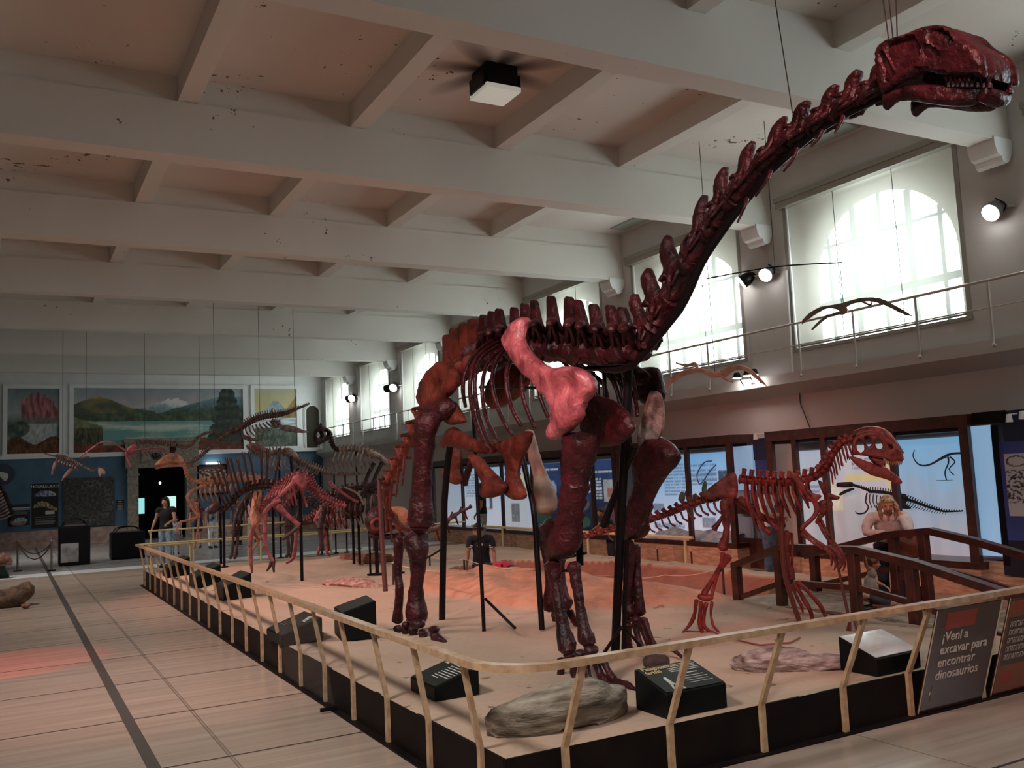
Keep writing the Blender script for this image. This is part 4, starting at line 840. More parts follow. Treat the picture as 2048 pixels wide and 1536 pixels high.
# ================================================================ the small theropod
TPl=Pl((6.35,6.9,0),(-.71,-.70,0)); M['tbone']=mat('brick_red_bone_cast',srgb(88,28,25),.48,srgb(136,56,50),9,.6,bscale=30,coat=.06,spec=.3); M['tpole']=mat('red_brown_rod',srgb(96,44,34),.4)
TH=empty('theropod_skeleton',TPl.p(1520,1250),'smaller brick-red two-legged dinosaur skeleton with open jaws beside the footbridge','skeleton'); TH.location.z=.31
def tb(nm,pts,m=None,o=0,**k): k.setdefault('seg',9); k.setdefault('sub',3); return bone(nm,pts,m or M['tbone'],TH,o,plane=TPl,**k)
def tpl(nm,poly,T,m=None,o=0,**k): return plate(nm,poly,T,m or M['tbone'],TH,o,plane=TPl,**k)
def chain(pl,par,m,axis,n,r0,r1,sp0,sp1,lean=0,up=None,tp=.0,nm='vertebra',o=0,ch=None,ribs=None,seg=8,spr=.32):
    """row of vertebrae along a traced axis; sp = spine height px, tp = transverse process m"""
    q=crv(axis,6); L=[0]
    for a,b in zip(q[:-1],q[1:]): L.append(L[-1]+math.hypot(b[0]-a[0],b[1]-a[1]))
    def P(s):
        s=max(0,min(L[-1],s)); i=max(k for k in range(len(L)) if L[k]<=s+1e-9); i=min(i,len(q)-2); t=(s-L[i])/max(1e-9,L[i+1]-L[i]); return (q[i][0]+(q[i+1][0]-q[i][0])*t,q[i][1]+(q[i+1][1]-q[i][1])*t)
    st=L[-1]/n; out=[]
    for k in range(n):
        f=k/max(1,n-1); r=r0+(r1-r0)*f; sp=sp0+(sp1-sp0)*f; a=P(st*(k+.06));c=P(st*(k+.5));b=P(st*(k+.94)); d=(b[0]-a[0],b[1]-a[1]); l=math.hypot(*d) or 1; d=(d[0]/l,d[1]/l); u=(d[1],-d[0])
        if u[1]>0: u=(-u[0],-u[1])
        if up: u=up
        sc=pl.scale(*c); bm=NB(); tube(bm,[pl.p(*a,o),pl.p(*c,o),pl.p(*b,o)],[r*sc*1.1,r*sc*.8,r*sc*1.1],seg,n=pl.n,flat=1,sub=2,cap=.2)
        if sp:
            e=(c[0]+u[0]*sp-d[0]*lean,c[1]+u[1]*sp-d[1]*lean); w=max(.006,l*spr*sc)
            tube(bm,[pl.p(c[0]+u[0]*r*.5,c[1]+u[1]*r*.5,o),pl.p((c[0]+e[0])/2,(c[1]+e[1])/2,o),pl.p(*e,o)],[w,w*.8,w*.95],6,n=pl.n,flat=.45,sub=2,cap=.2)
        if tp:
            for sd in (1,-1): tube(bm,[pl.p(c[0]+u[0]*r*.6,c[1]+u[1]*r*.6,o),pl.p(c[0]+u[0]*r-d[0]*2,c[1]+u[1]*r-d[1]*2,o+sd*tp*(1-.5*f))],[max(.008,l*.22*sc),max(.005,l*.12*sc)],6,sub=1)
        obj(nm,bm,m,par); out.append((c,u,d,sc))
        if ch and ch[0]<=k<ch[1]:
            h=ch[2]+(ch[3]-ch[2])*(k-ch[0])/max(1,ch[1]-ch[0]); bm=NB(); w=max(.005,r*.33*sc); tube(bm,[pl.p(c[0]-u[0]*r,c[1]-u[1]*r,o),pl.p(c[0]-u[0]*h*.6-d[0]*1,c[1]-u[1]*h*.6+h*.1,o),pl.p(c[0]-u[0]*h-d[0]*h*.25,c[1]-u[1]*h-d[1]*h*.25,o)],[w,w*.8,w*1.1],6,n=pl.n,flat=.7,sub=2); obj('chevron',bm,m,par)
    return out
chain(TPl,TH,M['tbone'],[(1458,986),(1430,996),(1400,1001),(1375,1010),(1345,1024),(1320,1033),(1295,1042),(1265,1050),(1240,1056),(1215,1062),(1190,1068),(1168,1076)],22,8.5,4,16,9,-5,(-.35,-.94),.07,'caudal_vertebra',ch=(2,19,34,20),spr=.42)
chain(TPl,TH,M['tbone'],[(1478,958),(1500,961),(1530,963),(1560,964),(1590,962),(1620,956),(1642,946)],11,9.5,9,22,20,-1,(.12,-.99),.11,'dorsal_vertebra',spr=.40)
chain(TPl,TH,M['tbone'],[(1642,946),(1656,928),(1664,910),(1675,894),(1688,882),(1706,876)],8,9,7,17,13,3,(-.75,-.66),.06,'cervical_vertebra',spr=.4)
for k,(x,y) in enumerate(((1660,935),(1664,925),(1668,918),(1673,908),(1678,901),(1684,894),(1690,889),(1697,886))):
    tb('cervical_rib',[(x,y,2.4),(x+4,y+16,2),(x+6+k*.6,y+34-k*.6,1.2)],o=.05,flat=1,rough=0); 
    if k%2==0: tb('cervical_rib',[(x,y,2.4),(x+4,y+16,2),(x+5,y+30,1.2)],o=-.06,flat=1,rough=0)
for k in range(10):
    x=1492+k*13.5; y=964-max(0,k-7)*3; h=1-.045*k
    tb('rib',[(x,y-2,2.8,.06),(x-1,y+18,3,.15),(x+4,y+44*h,2.8,.18),(x+14,y+72*h,2.4,.14),(x+26-k,y+98*h-k,1.8,.07)],flat=.8,rough=.05)
    tb('rib',[(x+2,y-2,2.6,-.06),(x+4,y+18,2.8,-.15),(x+8,y+44*h,2.6,-.18),(x+16,y+70*h,2.2,-.14),(x+24-k,y+92*h-k,1.6,-.07)],flat=.8,rough=.05)
il=[(1406,993),(1417,977),(1440,960),(1461,946),(1472,948),(1476,970),(1474,992),(1462,999),(1441,995),(1424,999)]
tpl('ilium',il,.022,o=.10,res=14,r=7,amp=.006); tpl('ilium',il,.022,o=-.10,res=12,r=7)
tb('pubis',[(1480,996,6),(1498,1015,4.5),(1516,1038,4.5),(1530,1058,6),(1540,1066,8)],o=.05); tb('pubis',[(1486,1000,6),(1508,1018,4.5),(1535,1040,4.5),(1560,1060,5)],o=-.05)
tb('ischium',[(1462,1002,6),(1452,1022,4),(1440,1042,4),(1428,1058,7)],o=-.04)
tb('femur',[(1463,1003,8,.1),(1449,1006,10,.13),(1452,1035,8.5,.13),(1453,1066,7,.13),(1447,1088,10,.13),(1445,1098,10,.13)],seg=12)
tb('tibia',[(1456,1112,10),(1450,1122,8),(1437,1142,5.5),(1420,1168,5),(1408,1188,7)],o=.14,seg=10); tb('fibula',[(1446,1106,5),(1442,1130,3),(1432,1160,3),(1424,1190,4)],o=.16)
tb('ankle_bone',[(1398,1192,6),(1412,1196,7),(1424,1194,6)],o=.14)
for q in ([(1393,1200,4.5),(1390,1225,3.5),(1385,1240,4.5),(1378,1252,3.5),(1362,1268,1.6)],[(1402,1204,5),(1400,1230,3.8),(1400,1250,5),(1404,1262,4),(1405,1270,2)],[(1412,1206,5),(1408,1230,3.8),(1407,1250,4.5),(1416,1260,3.6),(1428,1265,1.6)],[(1424,1204,3.5),(1422,1228,2.6),(1426,1250,3),(1434,1260,2.6),(1440,1265,1.3)]): tb('toe_bone',q,o=.15,flat=1)
tb('femur',[(1476,1000,8),(1500,1018,8),(1528,1036,7),(1552,1046,9),(1566,1046,12)],o=-.13,seg=11)
tb('tibia',[(1574,1064,9),(1572,1090,6),(1576,1125,5),(1583,1158,7)],o=-.14); tb('fibula',[(1583,1066,4),(1585,1095,2.8),(1584,1130,2.8),(1588,1158,3.4)],o=-.16)
for q in ([(1588,1166,5),(1600,1185,4),(1612,1206,5),(1621,1222,4),(1625,1238,4),(1627,1250,1.8)],[(1594,1164,5),(1615,1182,3.8),(1636,1205,5),(1646,1220,4),(1652,1234,4),(1660,1248,1.8)],[(1584,1170,4),(1594,1195,3.2),(1603,1212,3.5),(1606,1226,1.6)]): tb('toe_bone',q,o=-.15,flat=1)
tpl('scapula',[(1580,944),(1592,948),(1606,966),(1622,984),(1642,990),(1640,997),(1630,1004),(1616,1002),(1604,982),(1590,964)],.014,o=.15,res=12,amp=.004); tpl('scapula',[(1636,960),(1648,968),(1656,984),(1680,994),(1672,1000),(1652,996),(1642,980)],.014,o=-.12,res=11,amp=.004)
tpl('coracoid',[(1636,1004),(1654,998),(1666,1006),(1660,1022),(1645,1028),(1632,1018)],.02,o=-.1,res=8)
tb('humerus',[(1630,1004,6),(1634,1022,5),(1624,1038,4.5),(1608,1052,5),(1605,1060,5)],o=.17); tb('humerus',[(1652,1020,6),(1640,1034,5),(1634,1046,5)],o=-.14)
tb('radius',[(1607,1060,4),(1625,1076,3),(1648,1092,4)],o=.19); tb('ulna',[(1604,1066,4.5),(1624,1083,3),(1645,1097,4)],o=.17); tb('radius',[(1636,1042,3.6),(1650,1070,2.8),(1668,1092,3.6)],o=-.14); tb('ulna',[(1642,1040,3.6),(1656,1068,2.8),(1672,1090,3.6)],o=-.16)
for q in ([(1648,1094,3.5),(1660,1106,3),(1664,1122,3),(1662,1132,1.4)],[(1652,1094,3.5),(1667,1110,3),(1672,1128,3),(1668,1140,1.4)],[(1656,1092,3),(1672,1104,2.6),(1680,1120,2.6),(1678,1132,1.3)]): tb('finger_bone',q,o=.18,flat=1)
for q in ([(1670,1094,3.5),(1680,1110,3),(1685,1125,3),(1680,1138,1.4)],[(1675,1092,3.5),(1686,1110,3),(1690,1128,2.6),(1686,1142,1.3)]): tb('finger_bone',q,o=-.15,flat=1)
# skull
sku=[(1707,879),(1714,871),(1730,864),(1750,863),(1765,864),(1769,871),(1785,885),(1800,899),(1807,914),(1806,922),(1796,922),(1781,922),(1769,918),(1757,916),(1746,914),(1730,912),(1714,910),(1705,909),(1703,895)]
hol=[[(1714,882),(1721,879),(1727,888),(1728,900),(1721,905),(1714,898)],[(1730,873),(1740,876),(1745,885),(1738,893),(1731,886)],[(1752,881),(1760,880),(1765,891),(1763,897),(1755,897),(1751,890)],[(1776,889),(1784,891),(1786,896),(1781,898),(1776,895)]]
bm=NB()
for sd in (1,-1): inflate(bm,lambda x,y,sd=sd:(TPl.p(x,y,sd*.062*(1-.55*max(0,(x-1760)/47))),TPl.n*sd),sku,hol,.014,3.2,34,.003)
tube(bm,[TPl.p(1712,872),TPl.p(1735,865),TPl.p(1765,868),TPl.p(1788,889),TPl.p(1803,908)],[.055,.06,.055,.04,.028],10,n=TPl.n,flat=1,sub=3); th_sk=obj('skull',bm,M['tbone'],TH)
bm=NB(); inflate(bm,on(TPl,.0),[(1736,912),(1758,915),(1772,922),(1766,936),(1750,930)],(),.05,6,9,.004); obj('quadrate',bm,M['tbone'],th_sk)
jw=[(1699,914),(1707,913),(1722,918),(1746,927),(1757,932),(1773,936),(1789,948),(1802,959),(1802,967),(1794,968),(1773,959),(1742,950),(1722,938),(1707,925)]
bm=NB()
for sd in (1,-1): inflate(bm,lambda x,y,sd=sd:(TPl.p(x,y,sd*.055*(1-.6*max(0,(x-1740)/62))),TPl.n*sd),jw,(),.014,4,24,.003)
tube(bm,[TPl.p(1796,962,.03),TPl.p(1800,964),TPl.p(1796,962,-.03)],[.018,.02,.018],8,sub=2); obj('mandible',bm,M['tbone'],TH)
M['tooth']=mat('tan_teeth',srgb(150,96,80),.35)
for k in range(11):
    x=1768+k*3.5; tb_=bone('tooth',[(x,919+k*.35,1.7),(x-.5,924+k*.3,1.4),(x-1.2,928+k*.2+(k%2)*2,.4)],M['tooth'],th_sk,.045-.002*k,plane=TPl,seg=6,sub=2,rough=0)
    if k<8:
        x2=1766+k*4.4; y2=936+k*3.6; bone('tooth',[(x2,y2,1.5),(x2+.5,y2-5,1.2),(x2-.3,y2-8,.4)],M['tooth'],th_sk,.045-.003*k,plane=TPl,seg=6,sub=2,rough=0)
tb('support_rod',[(1563,968,4),(1564,1070,4.5),(1570,1150,5),(1603,1256,5)],M['tpole'],o=-.03,flat=1,rough=0,cap=0); tb('support_rod',[(1652,960,2.2),(1662,1060,2.4),(1688,1190,3),(1707,1275,3)],M['tpole'],o=0,flat=1,rough=0,cap=0)
bm=NB(); p=TPl.p(1710,1287); p.z=.315; tube(bm,[p,p+V((-.01,0,.07)),p+V((-.02,.0,.13))],[.075,.04,.012],12,sub=1,cap=0); obj('rod_foot',bm,M['tpole'],TH)
tb('toe_wire',[(1372,1262,1),(1430,1264,1)],M['wire'],o=.15,flat=1,rough=0,cap=0)
rope('cable',[fl(1425,1262,.325),fl(1450,1275,.325),fl(1520,1290,.325),fl(1580,1285,.325),fl(1600,1275,.325)],0,.008,mat('pinkish_cable',srgb(140,70,62),.5),'thin reddish cable curling on the sand by the theropod foot','cable')
# ================================================================ skeletons further back
def skel(name,Y,label,nrm=(0,-1,0),base=(0,0),z=.31,cat='skeleton',group=None):
    pl=Pl((0,Y,0) if not isinstance(Y,tuple) else Y,nrm); t=empty(name,pl.p(*base),label,cat,group); t.location.z=z; return pl,t
M['orange']=mat('orange_tan_bone',srgb(168,98,72),.55,srgb(206,140,110),8,.4); M['pinkb']=mat('rose_red_bone',srgb(112,44,48),.5,srgb(168,86,88),9,.5); M['darkb']=mat('dark_brown_bone',srgb(34,18,16),.55,srgb(74,42,38),8,.5); M['tan']=mat('tan_grey_bone',srgb(120,92,82),.6,srgb(168,138,124),7,.5); M['mar']=mat('brown_marine_bone',srgb(84,54,48),.55,srgb(140,100,88),9,.4)
def B_(pl,t,m):
    return (lambda nm,pts,o=0,**k: bone(nm,[(q[0],q[1],q[2]*(.78 if q[2]>2.2 else 1),*q[3:]) for q in pts],k.pop('m',m),t,o,plane=pl,seg=k.pop('seg',8),sub=k.pop('sub',3),rough=k.pop('rough',.1),**k)), (lambda nm,poly,T,o=0,**k: plate(nm,poly,T,k.pop('m',m),t,o,plane=pl,res=k.pop('res',11),amp=k.pop('amp',.01),**k))
def drop(t,pl,x,y,z,r=.028,o=0):
    p=pl.p(x,y,o); bm=NB(); tube(bm,[p,V((p.x,p.y,z+.004))],r,8,sub=1,cap=0); tube(bm,[V((p.x,p.y,z+.03)),V((p.x,p.y,z+.004))],r*3,10,sub=1,cap=0); return obj('support_post',bm,M['blackm'],t)
def hang(t,pl,x,y,o=0,z=7.41):
    p=pl.p(x,y,o); bm=NB(); tube(bm,[p,V((p.x,p.y,z))],.006,5,sub=1,cap=0); return obj('suspension_wire',bm,M['wire'],t)
def ribset(b,pts,o,w=2.0,m=None):
    for (x,y,x2,y2,x3,y3) in pts:
        for sd in (1,-1): b('rib',[(x,y,w,sd*.08),((x+x2)/2-1,(y+y2)/2,w,sd*o*.75),(x2,y2,w,sd*o),(x3,y3,w*.6,sd*o*.55)],flat=.8,sub=2,seg=6)
# duck-billed skeleton, orange, far left of the platform
pl,t=skel('hadrosaur_skeleton',21.6,'orange upright dinosaur skeleton with a long flat snout before the stone doorway',base=(440,1105)); b,p_=B_(pl,t,M['orange'])
chain(pl,t,M['orange'],[(366,926),(371,938),(374,950),(382,960),(394,964)],9,4,4.5,5,7,0,(.8,-.5),.05,'cervical_vertebra'); chain(pl,t,M['orange'],[(394,964),(415,966),(440,962),(470,958),(500,958)],13,4.5,5,13,15,-2,(.25,-.97),.08,'dorsal_vertebra'); chain(pl,t,M['orange'],[(500,958),(530,966),(560,978),(590,990),(620,1000)],14,5,2.5,14,7,-2,(.35,-.93),.06,'caudal_vertebra',ch=(1,12,15,8))
sk_=p_('skull',[(309,930),(318,920),(332,910),(346,906),(358,910),(366,918),(366,926),(356,930),(342,926),(328,930),(314,934)],.09,r=6,holes=[[(343,913),(350,912),(352,918),(346,920)]]); b('mandible',[(362,930,4),(345,931,3.4),(325,934,2.6),(312,937,2)])
ribset(b,[(402+k*10,968,400+k*10,985,406+k*10,1003) for k in range(8)],.32)
b('scapula',[(410,972,3.5),(395,976,4),(380,985,4.5),(374,996,5)],.34,flat=.4); b('humerus',[(375,998,4),(384,1015,3.4),(396,1032,4)],.34); b('radius',[(395,1034,3.4),(378,1040,2.6),(360,1044,3)],.36); b('finger_bone',[(360,1044,2.6),(354,1056,2.2),(360,1068,1.2)],.36); b('humerus',[(384,1000,4),(394,1018,3.4),(398,1036,4)],-.3); b('radius',[(398,1038,3.4),(396,1056,2.6),(394,1074,3)],-.3); b('finger_bone',[(394,1076,2.6),(390,1088,2),(388,1098,1)],-.3)
p_('ilium',[(486,956),(510,950),(528,958),(520,968),(498,970)],.05,.2); b('femur',[(508,966,6),(503,990,5),(505,1015,6)],.25); b('tibia',[(505,1018,5.5),(512,1050,4),(516,1082,5)],.25); b('toe_bone',[(516,1084,4),(506,1100,3),(498,1106,1.6)],.25); b('femur',[(514,966,6),(520,992,5),(516,1016,6)],-.25); b('tibia',[(517,1018,5),(528,1050,4),(530,1084,4.5)],-.25); b('toe_bone',[(530,1086,4),(522,1102,3),(514,1108,1.6)],-.25)
drop(t,pl,440,966,0)
# spiny-necked dark skeleton
pl,t=skel('spiny_necked_skeleton',19.6,'dark brown four-legged dinosaur skeleton with tall paired spines on its neck',base=(460,1118)); b,p_=B_(pl,t,M['darkb'])
chain(pl,t,M['darkb'],[(430,1012),(440,1020),(450,1018),(462,1006),(474,992),(486,980)],9,5,6.5,6,8,0,(-.6,-.8),.08,'cervical_vertebra')
for k,(x,y,x2,y2) in enumerate(((452,1016,420,938),(458,1010,430,932),(464,1002,437,922),(474,996,452,914),(482,990,460,914),(490,984,474,914),(500,980,486,904),(512,976,498,902),(524,974,522,900),(534,974,536,898),(548,972,560,896))):
    for sd in (1,-1): b('neck_spine',[(x,y,3,sd*.05),((x+x2)/2,(y+y2)/2,2.2,sd*.10),(x2+sd*2,y2,1.2,sd*.16)],flat=.9,sub=2,seg=6)
chain(pl,t,M['darkb'],[(486,980),(510,974),(535,972),(560,975),(585,985)],11,7,7,15,13,-1,(.1,-.99),.12,'dorsal_vertebra'); chain(pl,t,M['darkb'],[(585,985),(610,1000),(640,1018),(670,1030),(700,1036)],14,6,2.6,11,5,-2,None,.08,'caudal_vertebra',ch=(1,12,14,7))
p_('skull',[(416,1016),(424,1006),(436,1004),(442,1012),(436,1022),(424,1028),(416,1026)],.09,r=6); ribset(b,[(494+k*11,984,490+k*11,1008,497+k*11,1034) for k in range(8)],.36,2.2)
for o_,dx in ((.32,0),(-.32,9)):
    b('scapula',[(500+dx,985,4),(488+dx,1000,5),(478+dx,1016,6)],o_,flat=.4); b('humerus',[(478+dx,1018,5.5),(470+dx,1040,4),(468+dx,1060,5.5)],o_); b('radius',[(468+dx,1062,4.5),(466+dx,1085,3.4),(464+dx,1106,4.4)],o_); b('finger_bone',[(464+dx,1108,5),(460+dx,1117,4)],o_)
    b('femur',[(580+dx,988,7),(576+dx,1020,5.5),(574+dx,1052,7)],o_); b('tibia',[(574+dx,1054,6),(576+dx,1082,4.5),(578+dx,1104,6)],o_); b('toe_bone',[(578+dx,1106,6),(572+dx,1114,4)],o_)
drop(t,pl,447,1012,.31); drop(t,pl,545,976,.31)
# rose coloured duck-billed skeleton in the middle
PN=(-.25,-.97,0)
pl,t=skel('crouching_skeleton',(4.2,15.2,0),'rose-red dinosaur skeleton stooping on the sand with its hip toward the camera',PN,(560,1150)); b,p_=B_(pl,t,M['pinkb'])
chain(pl,t,M['pinkb'],[(536,1000),(550,980),(568,962),(590,950),(615,950)],14,6,6.5,9,10,-1,None,.12,'dorsal_vertebra'); chain(pl,t,M['pinkb'],[(614,952),(624,972),(645,992),(668,1005),(692,1012)],17,6.5,4,13,8,2,None,.10,'caudal_vertebra',ch=(1,16,15,9)); chain(pl,t,M['pinkb'],[(536,1000),(528,1012),(520,1024),(512,1036)],6,5.5,4.5,8,7,0,(-.8,-.6),.06,'cervical_vertebra')
p_('ilium',[(584,956),(596,948),(610,950),(613,966),(608,982),(598,980),(588,970)],.06,.30,res=14,r=7); ribset(b,[(548+k*6,978-k*4.2,530+k*7,1000-k*3,534+k*7.5,1018-k*1) for k in range(9)],.40,2.2)
b('femur',[(588,966,8),(572,980,6),(556,994,5.5),(548,1004,8)],.38); b('tibia',[(556,1012,9),(572,1028,6.5),(588,1042,5.5),(598,1050,7)],.40); b('metatarsal',[(597,1054,6),(582,1066,5),(566,1078,5)],.40,m=M['darkb']); p_('skull',[(500,1038),(504,1002),(508,984),(514,986),(514,1012),(520,1030),(518,1052),(506,1056)],.10,.1,m=M['orange'],r=6,res=12)
b('mandible',[(504,1044,4),(508,1066,4),(520,1080,3)],.12); b('neck_rib',[(512,1040,3),(524,1062,2.4),(524,1080,1.6)],.1)
b('scapula',[(560,1000,5),(540,1012,6),(530,1024,6)],.42,flat=.4); b('humerus',[(530,1024,6.5),(530,1044,5),(530,1066,6)],.42); b('radius',[(530,1068,5),(532,1090,4),(542,1118,5)],.42); b('ulna',[(526,1070,4.6),(534,1098,3.6),(546,1122,4.6)],.46); b('finger_bone',[(543,1122,5,.42),(540,1132,4,.42),(534,1142,2.4,.42)],m=M['darkb']); b('finger_bone',[(547,1122,5,.44),(547,1136,3.4,.44),(548,1144,2,.44)],m=M['darkb'])
b('humerus',[(508,1052,6),(502,1075,5),(500,1092,6)],.2); b('radius',[(500,1094,5),(502,1112,4),(503,1124,5)],.2); b('finger_bone',[(502,1126,4.4),(504,1138,3.2),(504,1146,2)],.2)
b('femur',[(604,978,7),(602,1010,6),(596,1040,7)],-.35,m=M['darkb']); b('tibia',[(597,1044,6),(592,1080,5),(588,1112,6)],-.35); b('toe_bone',[(588,1114,5),(580,1122,4),(572,1126,2)],-.35)
b('ischium',[(600,976,4),(608,996,3),(614,1014,3)],.1); b('pubis',[(592,980,4),(576,1000,3),(560,1020,3)],.1); drop(t,pl,600,975,.31)
# quadruped behind it, shorter
pl,t=skel('low_necked_skeleton',(5.4,17.6,0),'pink dinosaur skeleton with a pale forearm just right of the stooping one',PN,(640,1110)); b,p_=B_(pl,t,M['pinkb'])
chain(pl,t,M['pinkb'],[(642,1022),(660,1012),(684,1010),(706,1018)],9,6,6,9,9,0,None,.14,'dorsal_vertebra'); ribset(b,[(650+k*7,1020-k*.5,648+k*7,1038,655+k*7,1056) for k in range(7)],.35,2.2); chain(pl,t,M['pinkb'],[(604,1046),(618,1040),(632,1028),(642,1022)],7,6,6,9,9,0,None,.1,'cervical_vertebra'); b('scapula',[(648,1014,6),(640,1026,7),(634,1036,7)],.2,flat=.45); b('humerus',[(632,1036,8),(640,1050,6.5),(650,1070,7)],.2); b('radius',[(646,1072,4.5),(640,1092,3.6),(636,1106,4)],.2); b('ulna',[(652,1072,4.5),(652,1092,3.6),(655,1106,4)],.22); b('finger_bone',[(636,1106,3),(634,1112,2)],.2); b('finger_bone',[(655,1106,3),(660,1112,2)],.2)
b('mandible',[(588,1034,6),(604,1046,6),(624,1044,6)],.1,m=M['darkb']); b('rib',[(640,1012,2),(680,1014,2),(708,1030,2),(726,1060,1.6)],.3,m=M['tan']); b('rib',[(636,1036,4),(680,1028,4),(700,1024,3)],.25,m=M['tan'])
# tall meat-eater and long tailed skeleton behind
pl,t=skel('long_tailed_skeleton',(6.6,25,0),'tan and dark dinosaur skeleton whose long tail slopes right before the blue wall',(0,-1,0),(580,1060),0); b,p_=B_(pl,t,M['tan'])
chain(pl,t,M['tan'],[(522,912),(540,908),(560,904),(580,912)],10,6,6,13,13,0,None,.12,'dorsal_vertebra'); chain(pl,t,M['tan'],[(590,918),(620,932),(650,943),(690,948),(730,947)],26,6,2.6,12,4,-1,None,.10,'caudal_vertebra',ch=(1,22,14,5)); chain(pl,t,M['tan'],[(522,912),(512,906),(502,900),(494,890)],6,5,4,7,6,0,None,.06,'cervical_vertebra')
p_('ilium',[(566,898),(580,896),(594,908),(596,918),(582,916),(570,908)],.08,.25); ribset(b,[(530+k*7,914-k,524+k*7.5,932,532+k*8,948-k*1.5) for k in range(7)],.5,2)
for o_,dx in ((.3,0),(-.3,12)): b('femur',[(582+dx,914,5),(584+dx,940,4),(582+dx,962,5)],o_,m=M['darkb'] if dx else None); b('tibia',[(582+dx,964,4.6),(576+dx,1000,3.6),(570+dx,1040,4.6)],o_,m=M['darkb']); b('toe_bone',[(570+dx,1042,4),(562+dx,1052,2.4)],o_,m=M['darkb'])
drop(t,pl,558,908,0)
for x,y in ((640,940),(668,946),(690,948)): drop(t,pl,x,y,0,.024)
pl,t=skel('horned_predator_skeleton',(9.2,26,0),'dark standing predator skeleton with a small horned head near the corner windows',(0,-1,0),(730,1060),0); b,p_=B_(pl,t,M['tan'])
p_('skull',[(627,874),(629,860),(640,850),(648,853),(662,862),(664,872),(650,880),(636,888),(628,884)],.14,r=5,m=M['darkb'],holes=[[(633,868),(638,864),(641,872),(636,876)],[(647,864),(653,864),(653,870),(648,871)]]); p_('horn',[(638,853),(641,846),(645,853)],.03,.1,m=M['darkb'],res=7); b('mandible',[(660,876,3),(645,884,3.4),(632,890,2.4)],m=M['darkb'])
chain(pl,t,M['darkb'],[(662,874),(664,884),(668,894),(676,900)],6,5,5.5,8,8,0,(-.9,-.3),.1,'cervical_vertebra'); chain(pl,t,M['tan'],[(676,900),(700,898),(725,900),(748,906),(770,922)],13,6,6,9,8,0,None,.12,'dorsal_vertebra')
ribset(b,[(672+k*9,904,666+k*9,922,670+k*9,938) for k in range(9)],.55,1.8); p_('ilium',[(730,902),(752,904),(776,922),(770,932),(758,918),(738,916)],.08,.4)
for o_,dx in ((.4,0),(-.4,-16)): b('femur',[(764+dx,926,6),(752+dx,950,5),(745+dx,970,6)],o_,m=M['darkb']); b('tibia',[(745+dx,972,5),(752+dx,1005,4),(756+dx,1040,5)],o_,m=M['darkb']); b('toe_bone',[(756+dx,1042,4),(748+dx,1050,2.4)],o_,m=M['darkb'])
drop(t,pl,712,902,0)
# dark plated skeleton and big skulls by the hind leg
pl,t=skel('armoured_skeleton',(6.2,17.2,0),'black-brown low skeleton with slanting plates behind the red hind leg',PN,(710,1100)); b,p_=B_(pl,t,M['darkb'])
chain(pl,t,M['darkb'],[(640,1004),(665,988),(700,978),(735,976),(765,990)],14,6,6,12,10,0,None,.2,'dorsal_vertebra'); ribset(b,[(650+k*11,996-k,644+k*11,1022,650+k*11,1048) for k in range(10)],.5,2.4)
for o_,dx in ((.4,0),(-.4,12)): b('femur',[(752+dx,990,9),(750+dx,1020,7),(748+dx,1050,9)],o_); b('tibia',[(748+dx,1052,8),(750+dx,1078,6),(752+dx,1100,8)],o_); b('humerus',[(652+dx,1010,8),(644+dx,1034,7),(640+dx,1056,8)],o_); b('radius',[(640+dx,1058,7),(642+dx,1080,5),(644+dx,1100,7)],o_)
for k in range(7): b('back_plate',[(712+k*9,1004-k*5,5),(724+k*8,984-k*4,3.4),(738+k*7,966-k*3,2)],.1-.05*k,flat=.35,seg=6)
p_('frill',[(668,988),(690,974),(712,980),(728,1004),(726,1026),(706,1032),(684,1016)],.05,.3,res=12,m=M['bone']); b('beam_bone',[(660,964,5),(672,976,4),(700,996,4),(716,1004,4)],.4,m=M['pinkb']); b('rib',[(690,975,2),(716,988,2),(728,1010,2)],.4,m=M['tan'])
for x in (700,714,728,742): b('rib',[(x,985,3),(x-8,1010,3),(x-4,1036,2)],0)
drop(t,pl,705,1020,.31); drop(t,pl,716,1000,.31)
pl,t=skel('skull_exhibit',(6.1,15.2,0),'large round-eyed red brown skull mounted on posts between hind leg and tail prop',PN,(750,1130)); b,p_=B_(pl,t,M['pinkb'])
s_=p_('skull',[(734,1030),(744,1018),(760,1012),(778,1016),(792,1030),(802,1048),(790,1058),(770,1066),(748,1070),(736,1060),(730,1046)],.22,r=12,m=M['bone'],res=16); p_('eye_ring',[(742,1042),(752,1034),(764,1036),(768,1048),(760,1060),(746,1062),(740,1052)],.05,.22,r=6,m=M['tbone'],res=12,holes=[[(750,1044),(758,1043),(758,1052),(750,1053)]]); p_('frill',[(782,1016),(806,1014),(820,1030),(818,1048),(800,1052),(792,1034)],.06,.1,m=M['orange'],res=10)
b('cheek_bar',[(770,1014,3),(784,1030,4),(790,1046,4),(780,1050,3)],.26,m=M['pinkb']); b('mandible',[(740,1070,7),(764,1074,7),(790,1072,7),(808,1068,6)],.05,m=M['bone'])
drop(t,pl,752,1066,.31,.035); drop(t,pl,738,1050,.31,.02); drop(t,pl,800,1066,.31,.02)
